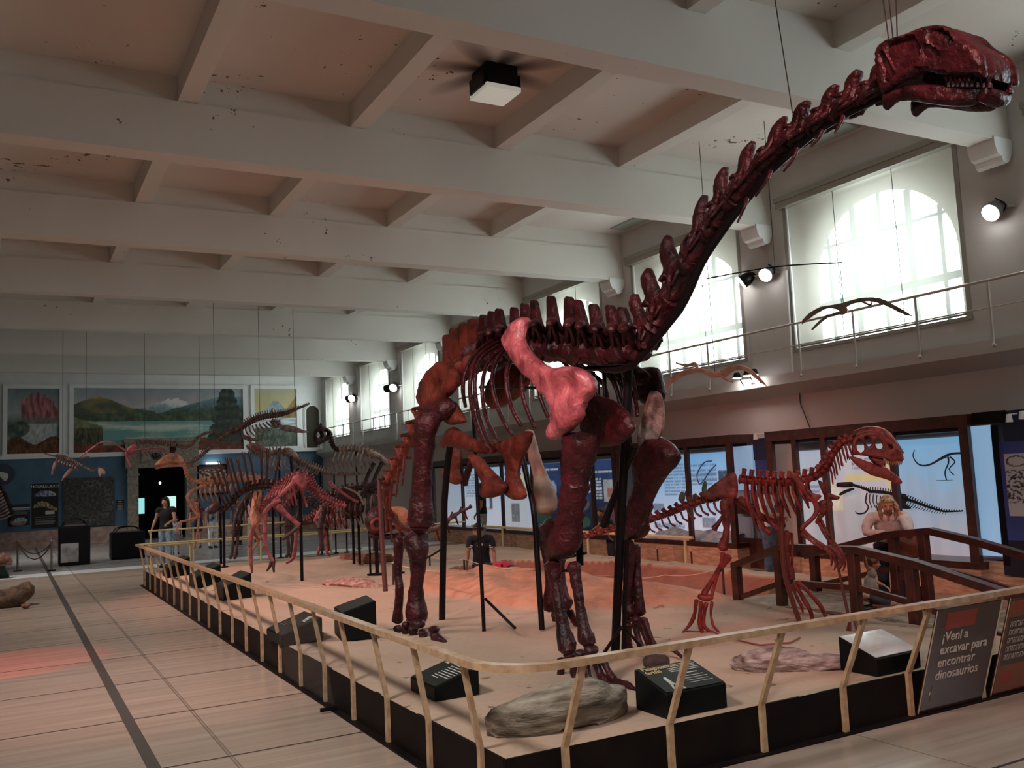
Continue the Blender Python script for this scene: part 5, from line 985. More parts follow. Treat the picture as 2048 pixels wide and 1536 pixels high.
# ================================================================ hanging marine reptiles and flying reptiles
pl,t=skel('plesiosaur_skeleton',(4.9,24.9,0),'long brown plesiosaur skeleton hanging before the big mural, neck dropping left',(.25,-.97,0),(520,870),5.2); b,p_=B_(pl,t,M['mar'])
chain(pl,t,M['mar'],[(382,926),(395,918),(420,896),(445,874),(470,862),(490,850)],34,2.8,6,6,11,0,(-.45,-.9),.10,'cervical_vertebra'); chain(pl,t,M['mar'],[(490,850),(512,838),(535,832),(555,830)],14,6,6,11,11,0,(-.3,-.95),.14,'dorsal_vertebra'); chain(pl,t,M['mar'],[(555,830),(575,825),(595,817),(608,812),(619,807)],20,5.5,1.6,10,3,0,(-.3,-.95),.12,'caudal_vertebra')
ribset(b,[(484+k*7,858-k*2,488+k*7.5,872-k*3,496+k*7.5,880-k*3.4) for k in range(10)],.5,1.8)
p_('shoulder_girdle',[(484,868),(500,874),(520,878),(516,882),(498,882),(486,876)],.05,.1); p_('paddle',[(497,880),(506,886),(520,890),(534,898),(538,908),(526,906),(510,900),(502,892)],.04,.4,m=M['pinkb']); p_('paddle',[(556,852),(566,850),(586,852),(606,860),(620,864),(604,866),(582,864),(564,860)],.04,.3); p_('pelvis',[(545,838),(560,842),(562,852),(552,856),(542,848)],.05,.2,m=M['tan']); b('tail_fin_bone',[(539,834,2.4),(543,822,1.8),(545,816,1)],-.2); b('fin_bone',[(556,852,2.4),(559,842,1.6),(560,838,1)],.3)
p_('skull',[(364,930),(374,922),(384,924),(386,930),(376,936),(366,936)],.08,r=4)
for x,y in ((430,888),(520,836),(590,819)): hang(t,pl,x,y)
pl,t=skel('marine_reptile_skeleton',(3.2,27,0),'pink-brown marine reptile skeleton hanging over the stone doorway lintel',(.1,-.99,0),(310,890),4.0); b,p_=B_(pl,t,M['mar'])
chain(pl,t,M['mar'],[(270,886),(290,884),(320,886),(350,890)],22,4,4.4,7,7,0,None,.12,'dorsal_vertebra'); chain(pl,t,M['mar'],[(350,890),(370,895),(385,888),(395,876),(412,867),(430,864),(444,872)],34,3.6,1.8,6,3,0,None,.06,'cervical_vertebra'); ribset(b,[(276+k*8,890,272+k*8,902,278+k*8,912) for k in range(9)],.4,1.4)
p_('shoulder_blade',[(252,900),(262,890),(272,888),(274,902),(262,910),(252,908)],.05,.2,m=M['pinkb']); b('paddle_bone',[(252,904,3),(255,918,3),(262,934,1.6)],.3,m=M['pinkb']); b('wing_bone',[(252,902,2),(230,888,1.8),(205,884,1.6),(185,896,1.6),(160,914,1.2)],.4,m=M['pinkb']); b('wing_bone',[(262,902,2),(290,898,1.6),(322,896,1.6),(340,908,1.4)],.5,m=M['pinkb']); p_('paddle',[(300,908),(318,906),(322,916),(308,920)],.04,.2,m=M['darkb']); p_('paddle',[(342,886),(352,884),(352,902),(340,908)],.05,-.2,m=M['darkb'])
hang(t,pl,290,884); hang(t,pl,400,873)
pl,t=skel('sea_turtle_like_skeleton',(1.9,27.5,0),'small brown paddle-limbed skeleton hanging below the left mural',(.2,-.98,0),(150,925),3.5); b,p_=B_(pl,t,M['mar'])
chain(pl,t,M['mar'],[(112,912),(125,914),(140,920),(158,928)],14,3.6,3.8,5,5,0,(.3,-.95),.1,'dorsal_vertebra'); chain(pl,t,M['mar'],[(158,928),(172,936),(186,941),(200,936)],14,2.6,1.8,4,3,0,None,.05,'cervical_vertebra'); ribset(b,[(116+k*5.5,916+k*2,112+k*5.5,922+k*2,118+k*5.5,929+k*1.8) for k in range(8)],.35,1.5)
p_('skull',[(196,938),(204,936),(211,944),(208,950),(203,948),(201,954),(198,950)],.06,r=3,m=M['tan']); b('tail_bone',[(112,912,2),(100,910,1.6),(88,906,1)],0); p_('paddle',[(108,924),(114,926),(111,938),(106,950),(102,948),(104,936)],.03,.2); p_('paddle',[(140,936),(150,934),(142,944),(130,956),(121,964),(128,950)],.03,.3); b('paddle_bone',[(160,918,2.4),(176,914,1.8),(180,916,1)],-.2)
hang(t,pl,125,914); hang(t,pl,172,936)
def pterosaur(name,X,outl,body,m,label,o=0):
    pl=Pl((X,0,0),(-1,0,0)); t=empty(name,pl.p(*body[0][0][:2]),label,'flying reptile model','flying reptile models hung under the near windows'); 
    for nm,poly,T in outl: plate(nm,poly,T,m,t,o,plane=pl,res=16,amp=.004,bend=lambda x,y:.10*math.sin(x*.03))
    for q in body: bone('skull' if q is body[-1] else 'body',q,m,t,o+.02,plane=pl,seg=8,rough=.05)
    return pl,t
M['pter']=mat('grey_brown_wing_skin',srgb(96,82,74),.6,srgb(140,122,110),6); M['pter2']=mat('pinkish_beige_wing_skin',srgb(168,130,112),.6,srgb(204,170,150),6)
pl,t=pterosaur('flying_reptile_model',10.6,[('wing',[(1592,653),(1598,640),(1612,624),(1632,613),(1655,610),(1690,606),(1716,600),(1740,596),(1765,597),(1790,612),(1812,628),(1820,634),(1800,628),(1775,612),(1752,604),(1730,605),(1704,612),(1694,622),(1680,624),(1672,618),(1650,616),(1628,624),(1606,640)],.018)],[[(1686,612,5),(1690,622,6),(1680,626,4)],[(1682,624,3),(1665,630,3),(1654,632,3.4)],[(1656,632,3.4),(1642,642,3),(1624,659,2)]],M['pter'],'dark grey flying reptile model gliding across the nearest arched window')
hang(t,pl,1684,527+0,z=at(1684,527,0,10.6).z) if False else hang(t,pl,1687,612,z=at(1687,526,0,10.6).z); bone('wing_finger',[(1722,602,2),(1740,610,2),(1744,604,1.6)],M['pter'],t,0,plane=pl,seg=6)
pl,t=pterosaur('flying_reptile_model',10.2,[('wing',[(1331,786),(1336,770),(1346,755),(1362,742),(1385,735),(1400,737),(1425,744),(1445,736),(1465,731),(1490,732),(1510,738),(1528,754),(1541,773),(1520,756),(1498,742),(1478,740),(1462,744),(1450,752),(1432,756),(1418,750),(1390,744),(1368,750),(1350,764),(1338,780)],.018)],[[(1405,740,4),(1425,750,6),(1440,746,4)],[(1395,738,3.4),(1390,728,4),(1372,731,2.6),(1352,726,1.6)]],M['pter2'],'pale beige flying reptile model hanging by the ledge, left of the other one')
hang(t,pl,1430,748)
bone('leg',[(1438,748,3),(1450,758,2.4),(1466,764,1.8)],M['pter2'],t,0,plane=pl,seg=6)
# hanging bar above
pl=Pl((10.6,0,0),(-1,0,0)); t=empty('hanging_bar',pl.p(1550,534),'thin black bar hung on a wire in front of the two nearest windows','bar'); bone('bar',[(1413,557,1.4),(1548,534,1.4),(1684,525,1.4)],M['blackm'],t,0,plane=pl,flat=1,rough=0,cap=0,seg=6); hang(t,pl,1550,534)
# ================================================================ far wall: murals, posters, slab
def lerp3(a,b,t): t=max(0,min(1,t)); return tuple(a[k]+(b[k]-a[k])*t for k in range(3))
def c255(*c): return tuple(x/255 for x in c)
def ridge(u,base,amp,f,s): return base+amp*fbm(u*f,s,1.7)
def mural1(u,v):
    n=fbm(u*9,v*9,2)*.5; n2=fbm(u*26,v*14,4)*.4
    c=lerp3(c255(168,176,178),c255(112,128,134),(v-.6)/.4+n*.4)
    if v<.97-.0 and .22<u<.97:
        top=.60+.30*(1-abs((u-.58)/.42)**3)+.05*(math.sin(u*46)>.1)+.04*n
        if .25<u and v<top-.02: c=lerp3(c255(134,70,78),c255(206,132,134),.5+1.6*fbm(u*16,v*4,9)); c=lerp3(c,c255(90,58,66),.8*max(0,fbm(u*30,v*6,3)))
    if v<.62+.06*n-.12*(u>.4)*(u-.4): c=lerp3(c,lerp3(c255(92,112,100),c255(140,138,128),.5+n+n2),min(1,(.62-v)/.14))
    if v<.46 and .25<u<1-.25*(v<.2) and abs(u-.62-.25*(v-.3))<.34-.2*abs(v-.3): c=lerp3(c255(150,160,160),c255(206,212,206),.5+1.5*n2+n)
    if v<.5 and ((u-.17)/.26)**2+((v-.38)/.13)**2<1: c=lerp3(c255(44,62,56),c255(120,128,116),.5+1.4*n+n2)
    if v<.2+.06*math.sin(u*9): c=lerp3(c255(60,34,24),c255(134,84,44),.5+1.5*n2+n)
    return c
def mural2(u,v):
    n=fbm(u*14,v*6,2)*.5; n2=fbm(u*44,v*16,5)*.5
    c=lerp3(c255(206,196,188),c255(150,160,170),(v-.6)/.4+n*.5)
    s=.68+.16*math.exp(-((u-.57)/.11)**2)+.05*n2
    if v<s and u>.3: c=lerp3(c255(132,150,160),c255(234,234,232),(v-.66)*9+1.2*n2+n)
    rm=.60+.27*max(0,min(1,(u-.50)/.36))**.8+.02*n2
    if v<rm and u>.46: c=lerp3(c255(62,84,68),c255(112,148,166),(v-.6)*4.5+.8*n2)
    lm=.70+.16*math.exp(-((u-.14)/.13)**2)+.02*n2-.25*max(0,u-.2)
    if v<lm and u<.46: c=lerp3(c255(84,92,76),c255(176,146,84),.5+1.5*n+(v-.72)*3-abs(u-.16)*1.6); c=lerp3(c,c255(70,84,84),max(0,.12-u)*5)
    if v<.60+.03*n: c=lerp3(c255(54,70,52),c255(98,112,84),.5+1.4*n2+n)
    if v<.485+.012*(u<.1): c=lerp3(c255(112,164,160),c255(206,214,200),.42+1.3*fbm(u*3,v*9,8)+.5*n2-(v>.4)*.35)
    if u<.16 and v<.55-.9*u+.02*n2: c=lerp3(c255(96,104,74),c255(150,150,110),.5+n+n2) if v>.38 else lerp3(c255(40,48,34),c255(104,98,66),.5+1.5*fbm(u*90,v*7,3))
    if v<.16-.05*math.sin(u*7)+.06*(u>.8): c=lerp3(c255(70,40,30),c255(156,74,50),.5+1.2*n2+n)
    if u>.76:
        d=abs(u-.90)/(.030+.115*(1-v)**.7*(.65+.35*abs(math.sin(v*22+n*3))))
        if v>.14 and d<1: c=lerp3(c255(24,36,32),c255(66,84,70),.4+1.6*n2+.3*math.sin(v*44))
        elif v>.14 and v<.5 and abs(u-.915)<.02: c=c255(128,84,66)
    return c
def mural3(u,v):
    n=fbm(u*8,v*9,2)*.5; n2=fbm(u*22,v*16,5)*.5
    c=lerp3(c255(206,188,130),c255(182,180,150),(v-.6)/.4+n)
    if v<.60+.20*math.exp(-((u-.5)/.2)**2)+.05*n2: c=lerp3(c255(116,142,152),c255(184,196,196),.5+n2+n)
    if u>.62 and v<.52+.95*(u-.62)+.03*n2: c=lerp3(c255(122,98,60),c255(176,146,94),.5+n2+n)
    if v<.50: c=lerp3(c255(150,172,188),c255(222,226,226),.5+1.6*fbm(u*3,v*24,8))
    if v<.33+.06*n: c=lerp3(c255(46,62,52),c255(112,120,104),.5+1.6*n2+n)
    return c
M['paint']=paint_mat('oil_mural_paint',.55)
def wallpic(x0,y0,x1,y1,fn,nu,nv,m,nm,label,cat,off=.03,frame=.10,fm=None,group=None):
    A=at(x0,y1,1,YF-off); Bq=at(x1,y0,1,YF-off); X0,X1=A.x,Bq.x; Z0=(A.z+at(x1,y1,1,YF-off).z)/2; Z1=(Bq.z+at(x0,y0,1,YF-off).z)/2
    t=empty(nm,V((X0,YF,Z0)),label,cat,group); pc=picture('canvas' if cat=='painting' else 'panel',V((X0,YF-off,Z0)),V((X1-X0,0,0)),V((0,0,Z1-Z0)),nu,nv,fn,m,t)
    if frame:
        bm=NB(); w=frame; d=.06
        box(bm,(X0-w,YF-off-d,Z0-w),(X0,YF-.01,Z1+w)); box(bm,(X1,YF-off-d,Z0-w),(X1+w,YF-.01,Z1+w)); box(bm,(X0,YF-off-d,Z0-w),(X1,YF-.01,Z0)); box(bm,(X0,YF-off-d,Z1),(X1,YF-.01,Z1+w)); obj('frame',bm,fm or M['white'],t,False)
    return t,pc,V((X0,YF-off,Z0)),X1-X0,Z1-Z0
wallpic(14,777,119,907,mural1,60,76,M['paint'],'mural_painting','painted mural of pink castle-like crags over a pale stream','painting',.05,.16)
wallpic(147,777,485,902,mural2,190,70,M['paint'],'mural_painting','wide painted mural of a turquoise lake, snowy peaks and a dark conifer','painting',.05,.16)
wallpic(510,778,592,893,mural3,52,70,M['paint'],'mural_painting','narrow painted mural with a yellow sky above a pale lake','painting',.05,.16)
pm=paint_mat('printed_poster',.45); M['pm']=pm
def mosa(u,v):
    c=c255(12,12,14); n=fbm(u*14,v*14,3)
    if .70<v<.86:
        d=((u-.5)/.42)**2+((v-.72)/.12)**2
        if d<1 and v>.70+.05*abs(u-.5): c=lerp3(c255(44,58,120),c255(210,204,206),(u-.1)*1.3+n)
    if abs(v-(.46+.08*math.sin(u*4.2)))<.035+.02*(abs(u-.45)<.25) and .08<u<.95: c=lerp3(c255(90,70,44),c255(216,196,150),.5+n)
    if .52<u<.86 and .30<v<.38: c=c255(200,200,200)
    for k in range(4):
        if abs(v-.25+k*.05)<.012 and .12<u<.88-.06*(k%2): c=c255(120,116,112)
    return c
t,pc,O,w_,h_=wallpic(63,967,117,1056,mosa,44,64,pm,'wall_poster','black poster headed MOSASAURIOS with two marine reptile pictures','poster',.03,0)
text('poster_title','MOSASAURIOS',O+V((w_*.5,-.012,h_*.905)),V((1,0,0)),V((0,0,1)),.15,mat('white_print',(.8,.8,.8),.6),pc,'CENTER')
def pst(u,v):
    c=c255(14,15,17); n=fbm(u*12,v*9,1)
    if abs(v-.84)<.03 or abs(v-.74)<.02: c=c255(190,196,196)
    if .5<v<.66 and .1<u<.9 and int(v*60)%2: c=c255(86,90,92)
    if ((u-.55)/.32)**2+((v-.22)/.15)**2<1: c=lerp3(c255(120,150,170),c255(220,230,232),.5+n)
    return c
wallpic(17,1009,60,1051,pst,36,32,pm,'wall_poster','small dark poster with a pale blue picture left of the tall black poster','poster',.03,0)
def slabf(u,v):
    n=fbm(u*20,v*20,6); r=math.hypot(u-.55,v-.5); k=.5*n+(.25 if .30<r<.44 and u>.35 and n>-.1 else 0)
    return lerp3(c255(44,44,45),c255(120,116,112),.32+k)
t,pc,O,w_,h_=wallpic(126,955,228,1052,slabf,70,66,paint_mat('dark_fossil_slab',.8),'fossil_slab','large dark grey fossil slab hung on the blue wall beside the doorway','fossil',.10,0)
def plc(u,v): return c255(170,170,168) if (.8<v<.9 and .3<u<.7) or (v<.7 and int(v*26)%2 and .14<u<.86) else c255(16,16,18)
wallpic(232,1000,248,1020,plc,16,26,pm,'wall_placard','tiny black text placard between the fossil slab and the doorway','placard',.03,0)
def pic4(u,v):
    n=fbm(u*9,v*12,3); c=lerp3(c255(30,22,22),c255(206,170,150),.4+1.6*n*(.3+v)); 
    if v>.86: c=c255(60,36,30)
    if v<.2: c=c255(120,110,104)
    return c
t,pc,O,w_,h_=wallpic(398,931,452,986,pic4,40,40,pm,'framed_picture','dark framed picture right of the stone doorway under a bright strip lamp','picture',.05,.05,M['black'])
bm=NB(); box(bm,(O.x+w_*.25,YF-.2,O.z+h_+.06),(O.x+w_*.75,YF-.14,O.z+h_+.12)); obj('strip_lamp',bm,mat('lit_strip',(1,.98,.94),.5,emit=6),t,False)
bm=NB(); P=at(5,949,1,YF-.05); bmesh.ops.create_cone(bm,cap_ends=True,segments=32,radius1=.42,radius2=.42,depth=.06,matrix=Matrix.Translation(P)@Matrix.Rotation(math.pi/2,4,'X')); o=obj('round_plaque',bm,mat('slate_disc',srgb(54,62,80),.5)); tag(o,'round dark slate disc on the blue wall at the left picture edge','plaque')
bm=NB(); inflate(bm,lambda x,y:(at(x,y,1,YF-.10),V((0,-1,0))),[(-4,944),(16,948),(12,962),(2,956)],(),.01,3,8); obj('pale_motif',bm,M['silk'],o)
pl,t=skel('wall_fossil',YF-.25,'dark ribbed fossil skeleton curving at the left picture edge before the blue wall',base=(10,1040),z=1.0,cat='fossil'); chain(pl,t,M['darkb'],[(-6,968),(6,984),(16,1004),(24,1030),(20,1044)],16,4,3,5,5,0,(.9,-.3),.1)
for k in range(9): bone('rib',[(2+k*2.4,982+k*6,2.2,.05),(-10+k*2,990+k*6,2,.15),(-20,1000+k*5,1.6,.1)],M['tan'],t,0,plane=pl,seg=6,sub=2)
bone('jaw',[(22,1044,3),(30,1048,4),(50,1046,4)],M['tan'],t,0,plane=pl,seg=8)
# lit things in the dark room
M['scr']=mat('lit_cyan_screen',srgb(150,220,220),.4,emit=.5); M['scr2']=mat('lit_pale_screen',srgb(190,236,226),.4,emit=.55)
for (x0,y0,x1,y1),mm,lb in (((275,996,289,1028),M['scr'],'cyan lit screen in the dark room, left inside the doorway'),((333,992,352,1018),M['scr2'],'pale lit screen in the dark room, right inside the doorway')):
    A=at(x0,y1,1,YF+2.6);Bq=at(x1,y0,1,YF+2.6); t=empty('lit_screen',V((A.x,A.y,0)),lb,'screen'); bm=NB(); box(bm,(A.x,A.y,A.z),(Bq.x,A.y+.04,Bq.z)); obj('screen',bm,mm,t,False); bm=NB(); box(bm,(A.x-.04,A.y+.04,0),(Bq.x+.04,A.y+.10,Bq.z+.05)); obj('stand',bm,M['black'],t,False)
P=at(320,966,1,YF+2.4); t=empty('gallery_lamp',P,'small bright lamp glowing high in the dark doorway','lamp'); bm=NB(); ball(bm,P,.05,10); obj('bulb',bm,mat('white_bulb',(1,1,.96),.4,emit=5),t); bm=NB(); tube(bm,[P+V((0,0,.04)),V((P.x,P.y,3.5))],.012,6,sub=1,cap=0); obj('cord',bm,M['blackm'],t)
# black cabinets
def cabinet(x0,x1,yb,yt,d,label,kind):
    P=fl((x0+x1)/2,yb); X0=at(x0,yb,1,P.y).x; X1=at(x1,yb,1,P.y).x; H=at((x0+x1)/2,yt,1,P.y).z; t=empty('display_cabinet',V(((X0+X1)/2,P.y,0)),label,'cabinet'); 
    bm=NB(); box(bm,(X0,P.y,0.0),(X1,P.y+d,H)); bevel(bm,.05,3); obj('body',bm,M['black'],t)
    bm=NB(); n=10; R_=[]
    hh=.20 if kind==1 else .16
    for q in (0,1):
        yy=P.y+.06+q*(d-.12); pts=[V((X0+.10,yy,H))]+[V((X0+.10+(X1-X0-.2)*k/n,yy,H+hh*math.sin(math.pi*k/n)**.4)) for k in range(1,n)]+[V((X1-.10,yy,H))]; tube(bm,pts,.018,6,sub=1); R_.append(pts)
    tube(bm,[R_[0][5],R_[1][5]],.012,6,sub=1); obj('dome_frame',bm,M['blackm'],t)
    bm=NB(); a=[bm.verts.new(p) for p in R_[0]]; b=[bm.verts.new(p) for p in R_[1]]
    for k in range(n): bm.faces.new((a[k],a[k+1],b[k+1],b[k]))
    obj('glass_dome',bm,M['glass'],t)
    bm=NB(); box(bm,(X0+.12,P.y+.05,H),(X1-.12,P.y+d-.05,H+.03)); obj('tray',bm,mat('dark_tray',srgb(90,86,84),.5),t,False)
    if kind==1:
        bm=NB(); box(bm,(X0+.04,P.y-.012,.10),(X0+(X1-X0)*.62,P.y+.001,.62)); obj('lit_opening',bm,mat('painted_lit_opening',srgb(160,158,158),.12,srgb(90,90,92),3),t,False)  # white lit opening, painted on the front as a pale panel
    return t
cabinet(118,181,1131,1052,.75,'taller black display cabinet with a glass dome left of the doorway',1); cabinet(223,291,1118,1064,.75,'lower black display cabinet with a glass dome by the barrier rail',2)
# rope stanchions
M['brass']=mat('dull_steel_post',srgb(128,116,108),.35,metal=.8)
tp_=[]
for x,yb,yt,lb in ((35,1143,1082,'left one of two rope stanchion posts near the left edge'),(103,1142,1082,'right one of two rope stanchion posts near the left edge')):
    P=fl(x,yb); T_=at(x,yt,1,P.y); t=empty('stanchion_post',P,'slim steel '+lb,'stanchion'); bm=NB(); tube(bm,[P,V((P.x,P.y,T_.z))],.025,8,sub=1,cap=0); obj('pole',bm,M['brass'],t); bm=NB(); ball(bm,V((P.x,P.y,T_.z)),.04,8); obj('finial',bm,M['brass'],t); bm=NB(); tube(bm,[P,P+V((0,0,.03))],.11,14,sub=1,cap=0); obj('foot',bm,M['blackm'],t); tp_.append(V((P.x,P.y,T_.z-.06)))
rope('barrier_rope',[tp_[0],tp_[1]],.42,.016,mat('dark_red_rope',srgb(66,30,28),.8),'dark rope sagging low between the two stanchion posts'); rope('barrier_rope',[tp_[0]+V((.0,.04,.02)),tp_[1]+V((0,.04,.02))],.30,.014,mat('dark_brown_rope',srgb(60,40,36),.8),'second dark rope hanging higher between the two stanchion posts')
# green plinth with a stone and the fossil log at the left edge
P=fl(20,1155); t=empty('display_plinth',P,'dark green sloping plinth carrying a brown stone at the left edge','plinth'); bm=NB(); y=P.y
a=[bm.verts.new(v) for v in ((-1.58,y,0),(.02,y,0),(-.38,y,1.0),(-1.58,y,1.0))]; b=[bm.verts.new(v.co+V((0,1.1,0))) for v in a]; bm.faces.new(a); bm.faces.new(b[::-1])
for k in range(4): bm.faces.new((a[k],a[(k+1)%4],b[(k+1)%4],b[k]))
obj('body',bm,mat('dark_green_paint',(.006,.03,.016),.5),t,False)
bm=NB(); box(bm,(-1.2,y+.2,1.0),(-.45,y+.6,1.22)); obj('white_label',bm,M['white'],t,False)
rock('stone',[at(-8,1125,1,y-.14),at(6,1120,1,y-.16),at(18,1124,1,y-.14)],[.16,.22,.12],M['rock'],'brown stone leaning on the dark green plinth','rock',.8,14,4,.12,1.5)
P1=fl(64,1210)
rock('fossil_log',[at(-70,1204,1,P1.y),at(-30,1202,1,P1.y),at(10,1200,1,P1.y),at(38,1190,1,P1.y),at(56,1176,1,P1.y)],[.19,.19,.19,.185,.16],mat('brown_fossil_bone',srgb(66,46,34),.8,srgb(120,92,70),9,.9),'brown fossil bone lying on the floor at the left picture edge','fossil',.95,16,6,.10,1.4,0.0)
bm=NB(); ball(bm,fl(51,1212,.05),.06,8,(1.2,.9,.8),.4); tag(obj('pebble',bm,M['rock']),'small dark pebble on the floor by the fossil bone','pebble')
# ================================================================ right wall display cases
M['casewood']=mat('dark_red_case_wood',srgb(50,20,15),.35,srgb(78,34,24),8,coat=.3); M['plinthw']=mat('pinkish_tan_plinth_boards',srgb(176,128,100),.5,srgb(214,168,138),5,stretch=(1,1,6)); M['inner']=mat('case_lining',srgb(150,165,185),.7)
M['lit']=paint_mat('backlit_case_print',.6,.30); M['snow']=mat('pale_diorama_ground',srgb(150,150,150),.9,srgb(206,204,200),6,.8); M['blackp']=mat('black_cutout',(.012,.012,.016),.6); M['bluep']=mat('royal_blue_panel',srgb(46,58,120),.5,srgb(60,74,144),2)
def yx(x,X,y=980): return at(x,y,0,X).y
def pale(u,v,seed=0,top=(140,190,228),bot=(196,198,214),text_=()):
    c=lerp3(c255(*bot),c255(*top),v+.15*fbm(u*4,v*4,seed))
    for (u0,u1,v0,v1,n) in text_:
        if u0<u<u1 and v0<v<v1 and int((v-v0)/(v1-v0)*n*2)%2 and nz(u*60,int((v-v0)/(v1-v0)*n*2)*7.3,seed)>-.25: c=lerp3(c,c255(70,84,116),.55)
    return c
def dkp(u,v,seed=0,blobs=(),text_=()):
    c=lerp3(c255(22,24,34),c255(52,74,120),v+.3*fbm(u*3,v*4,seed))
    for (u0,u1,v0,v1,n) in text_:
        if u0<u<u1 and v0<v<v1 and int((v-v0)/(v1-v0)*n*2)%2 and nz(u*60,int((v-v0)/(v1-v0)*n*2)*7.3,seed)>-.3: c=c255(190,196,206)
    for (a,b,r,s,col) in blobs:
        if ((u-a)/r)**2+((v-b)/s)**2<1: c=lerp3(c255(*col),c,.35*abs(fbm(u*12,v*12,seed))*2)
    return c
def rectc(u,v,rs,c):
    for (a0,a1,b0,b1,col) in rs:
        if a0<u<a1 and b0<v<b1: c=lerp3(c255(*col),c,.25+.5*abs(fbm(u*25,v*25,2)))
    return c
def case(label,posts,X,z0,z1,ztop,panels,depth=.48):
    ya,yb=yx(posts[0],X),yx(posts[-1],X); t=empty('display_case',(X,(ya+yb)/2,0),label,'display case','display cases along the right wall'); XB=X+depth
    bm=NB(); box(bm,(X,yb-.06,0.0),(XR-.02,ya+.06,z0-.09)); obj('plinth',bm,M['plinthw'],t,False)
    bm=NB(); box(bm,(X-.03,yb-.08,z0-.09),(XR-.02,ya+.08,z0)); obj('sill',bm,M['casewood'],t,False)
    bm=NB(); box(bm,(X-.02,yb-.08,z1),(XR-.02,ya+.08,ztop)); obj('fascia',bm,M['casewood'],t,False)
    for x in posts:
        y=yx(x,X); bm=NB(); w=.05 if x not in(posts[0],posts[-1]) else .07; box(bm,(X-.01,y-w,z0),(X+.06,y+w,z1)); obj('upright',bm,M['casewood'],t,False)
    bm=NB(); bm.faces.new([bm.verts.new((X+.03,yy,zz)) for yy,zz in ((ya,z0),(yb,z0),(yb,z1),(ya,z1))]); obj('glass_front',bm,M['glass'],t,False)
    bm=NB(); box(bm,(XB,yb,z0),(XB+.02,ya,z1)); obj('back_lining',bm,M['inner'],t,False)
    bm=NB(); box(bm,(X+.04,yb,z1-.05),(XB,ya,z1-.001)); obj('case_ceiling',bm,M['black'],t,False)
    for (x0,x1,v0,v1,fn,nu,nv) in panels:
        y0,y1=min(yx(x0,XB-.02),ya-.03),max(yx(x1,XB-.02),yb+.03); H=z1-z0; picture('back_panel',V((XB-.012,y0,z0+H*v0)),V((0,y1-y0,0)),V((0,0,H*(v1-v0))),nu,nv,fn,M['lit'],t,.008)
    return t
tx=lambda *a:a
pA=[(868,922,0,.93,lambda u,v:pale(u,v,1,(150,170,196),(190,196,204)),8,10),(924,1001,0,.93,lambda u,v:rectc(u,v,[(.62,.78,.70,.76,(206,180,176)),(.62,.78,.48,.53,(206,180,176)),(.55,.8,.28,.34,(190,150,150)),(.72,.8,.3,.72,(30,34,40))],pale(u,v,2,(170,200,226),(204,206,220),((.1,.5,.5,.9,9),))),40,44),
 (1004,1060,0,.93,lambda u,v:rectc(u,v,[(.1,.9,.02,.5,(190,190,192)),(.3,.6,.1,.4,(70,70,74)),(.35,.95,.55,.9,(222,204,150))],pale(u,v,3)),34,44),(1063,1125,0,.93,lambda u,v:dkp(u,v,4,((.62,.62,.2,.13,(150,160,190)),(.3,.2,.3,.1,(44,70,54))),((.3,.9,.86,.92,1),)),40,44),(1128,1183,0,.93,lambda u,v:dkp(u,v,5,((.4,.14,.5,.1,(50,84,60)),(.6,.4,.3,.1,(90,84,80))),((.5,.95,.55,.85,9),)),36,44),
 (1186,1232,0,.93,lambda u,v:rectc(u,v,[(.45,.98,.42,.74,(214,206,190)),(.6,.9,.48,.62,(150,70,56)),(.45,.98,.1,.40,(120,66,58))],dkp(u,v,6,((.2,.1,.3,.08,(50,84,60)),),((.1,.4,.45,.75,8),(.1,.9,.8,.86,1)))),40,50)]
case('display case behind the hind legs with dark earth history panels',[866,924,1003,1064,1126,1185,1230],11.9,.47,2.33,2.50,pA)
pB=[(1243,1376,0,.93,lambda u,v:rectc(u,v,[(.30,.52,.30,.42,(92,100,124))],pale(u,v,7,(128,186,236),(206,206,222),((.55,.98,.5,.92,11),(.3,.9,.1,.24,6)))),70,50),(1378,1462,0,.93,lambda u,v:rectc(u,v,[(.72,1,.52,.80,(22,24,34)),(.28,.6,.12,.26,(96,100,116))],pale(u,v,8,(128,186,236),(206,206,222),((.05,.7,.62,.9,9),))),60,50)]
t=case('pale blue display case with text panels above the theropod tail',[1240,1376,1462],11.9,.47,2.33,2.50,pB)
bm=NB(); 
y0,y1=yx(1300,12.1),yx(1462,12.1); g={}
for i in range(25):
    for j in range(6):
        yy=y0+(y1-y0)*i/24; xx=11.98+.36*j/5; g[i,j]=bm.verts.new((xx,yy,.48+.16*(j/5)+.09*nz(yy*3,xx*5,2)))
for i in range(24):
    for j in range(5): bm.faces.new((g[i,j],g[i+1,j],g[i+1,j+1],g[i,j+1]))
obj('diorama_ground',bm,M['snow'],t)
pb=Pl((12.33,0,0),(-1,0,0))
for q in ([(1382,1000),(1390,990),(1399,994),(1398,1010),(1388,1016),(1381,1010)],[(1404,976),(1409,962),(1413,966),(1412,984),(1406,990)],[(1357,1000),(1362,984),(1370,988),(1368,1002)],[(1370,986),(1376,976),(1380,984),(1376,998)]):
    bm=NB(); inflate(bm,on(pb,.02),q,(),.03,4,8,.01); obj('cactus_specimen',bm,mat('cactus_green',srgb(62,92,72),.8,srgb(110,128,110),14),t)
bm=NB(); tube(bm,[pb.p(*p,.005) for p in ((1424,922),(1410,924),(1400,936),(1394,952),(1399,968),(1408,960),(1420,942),(1432,930))],.012,6,sub=3); obj('line_drawing',bm,mat('blue_ink',srgb(96,120,170),.6),t)
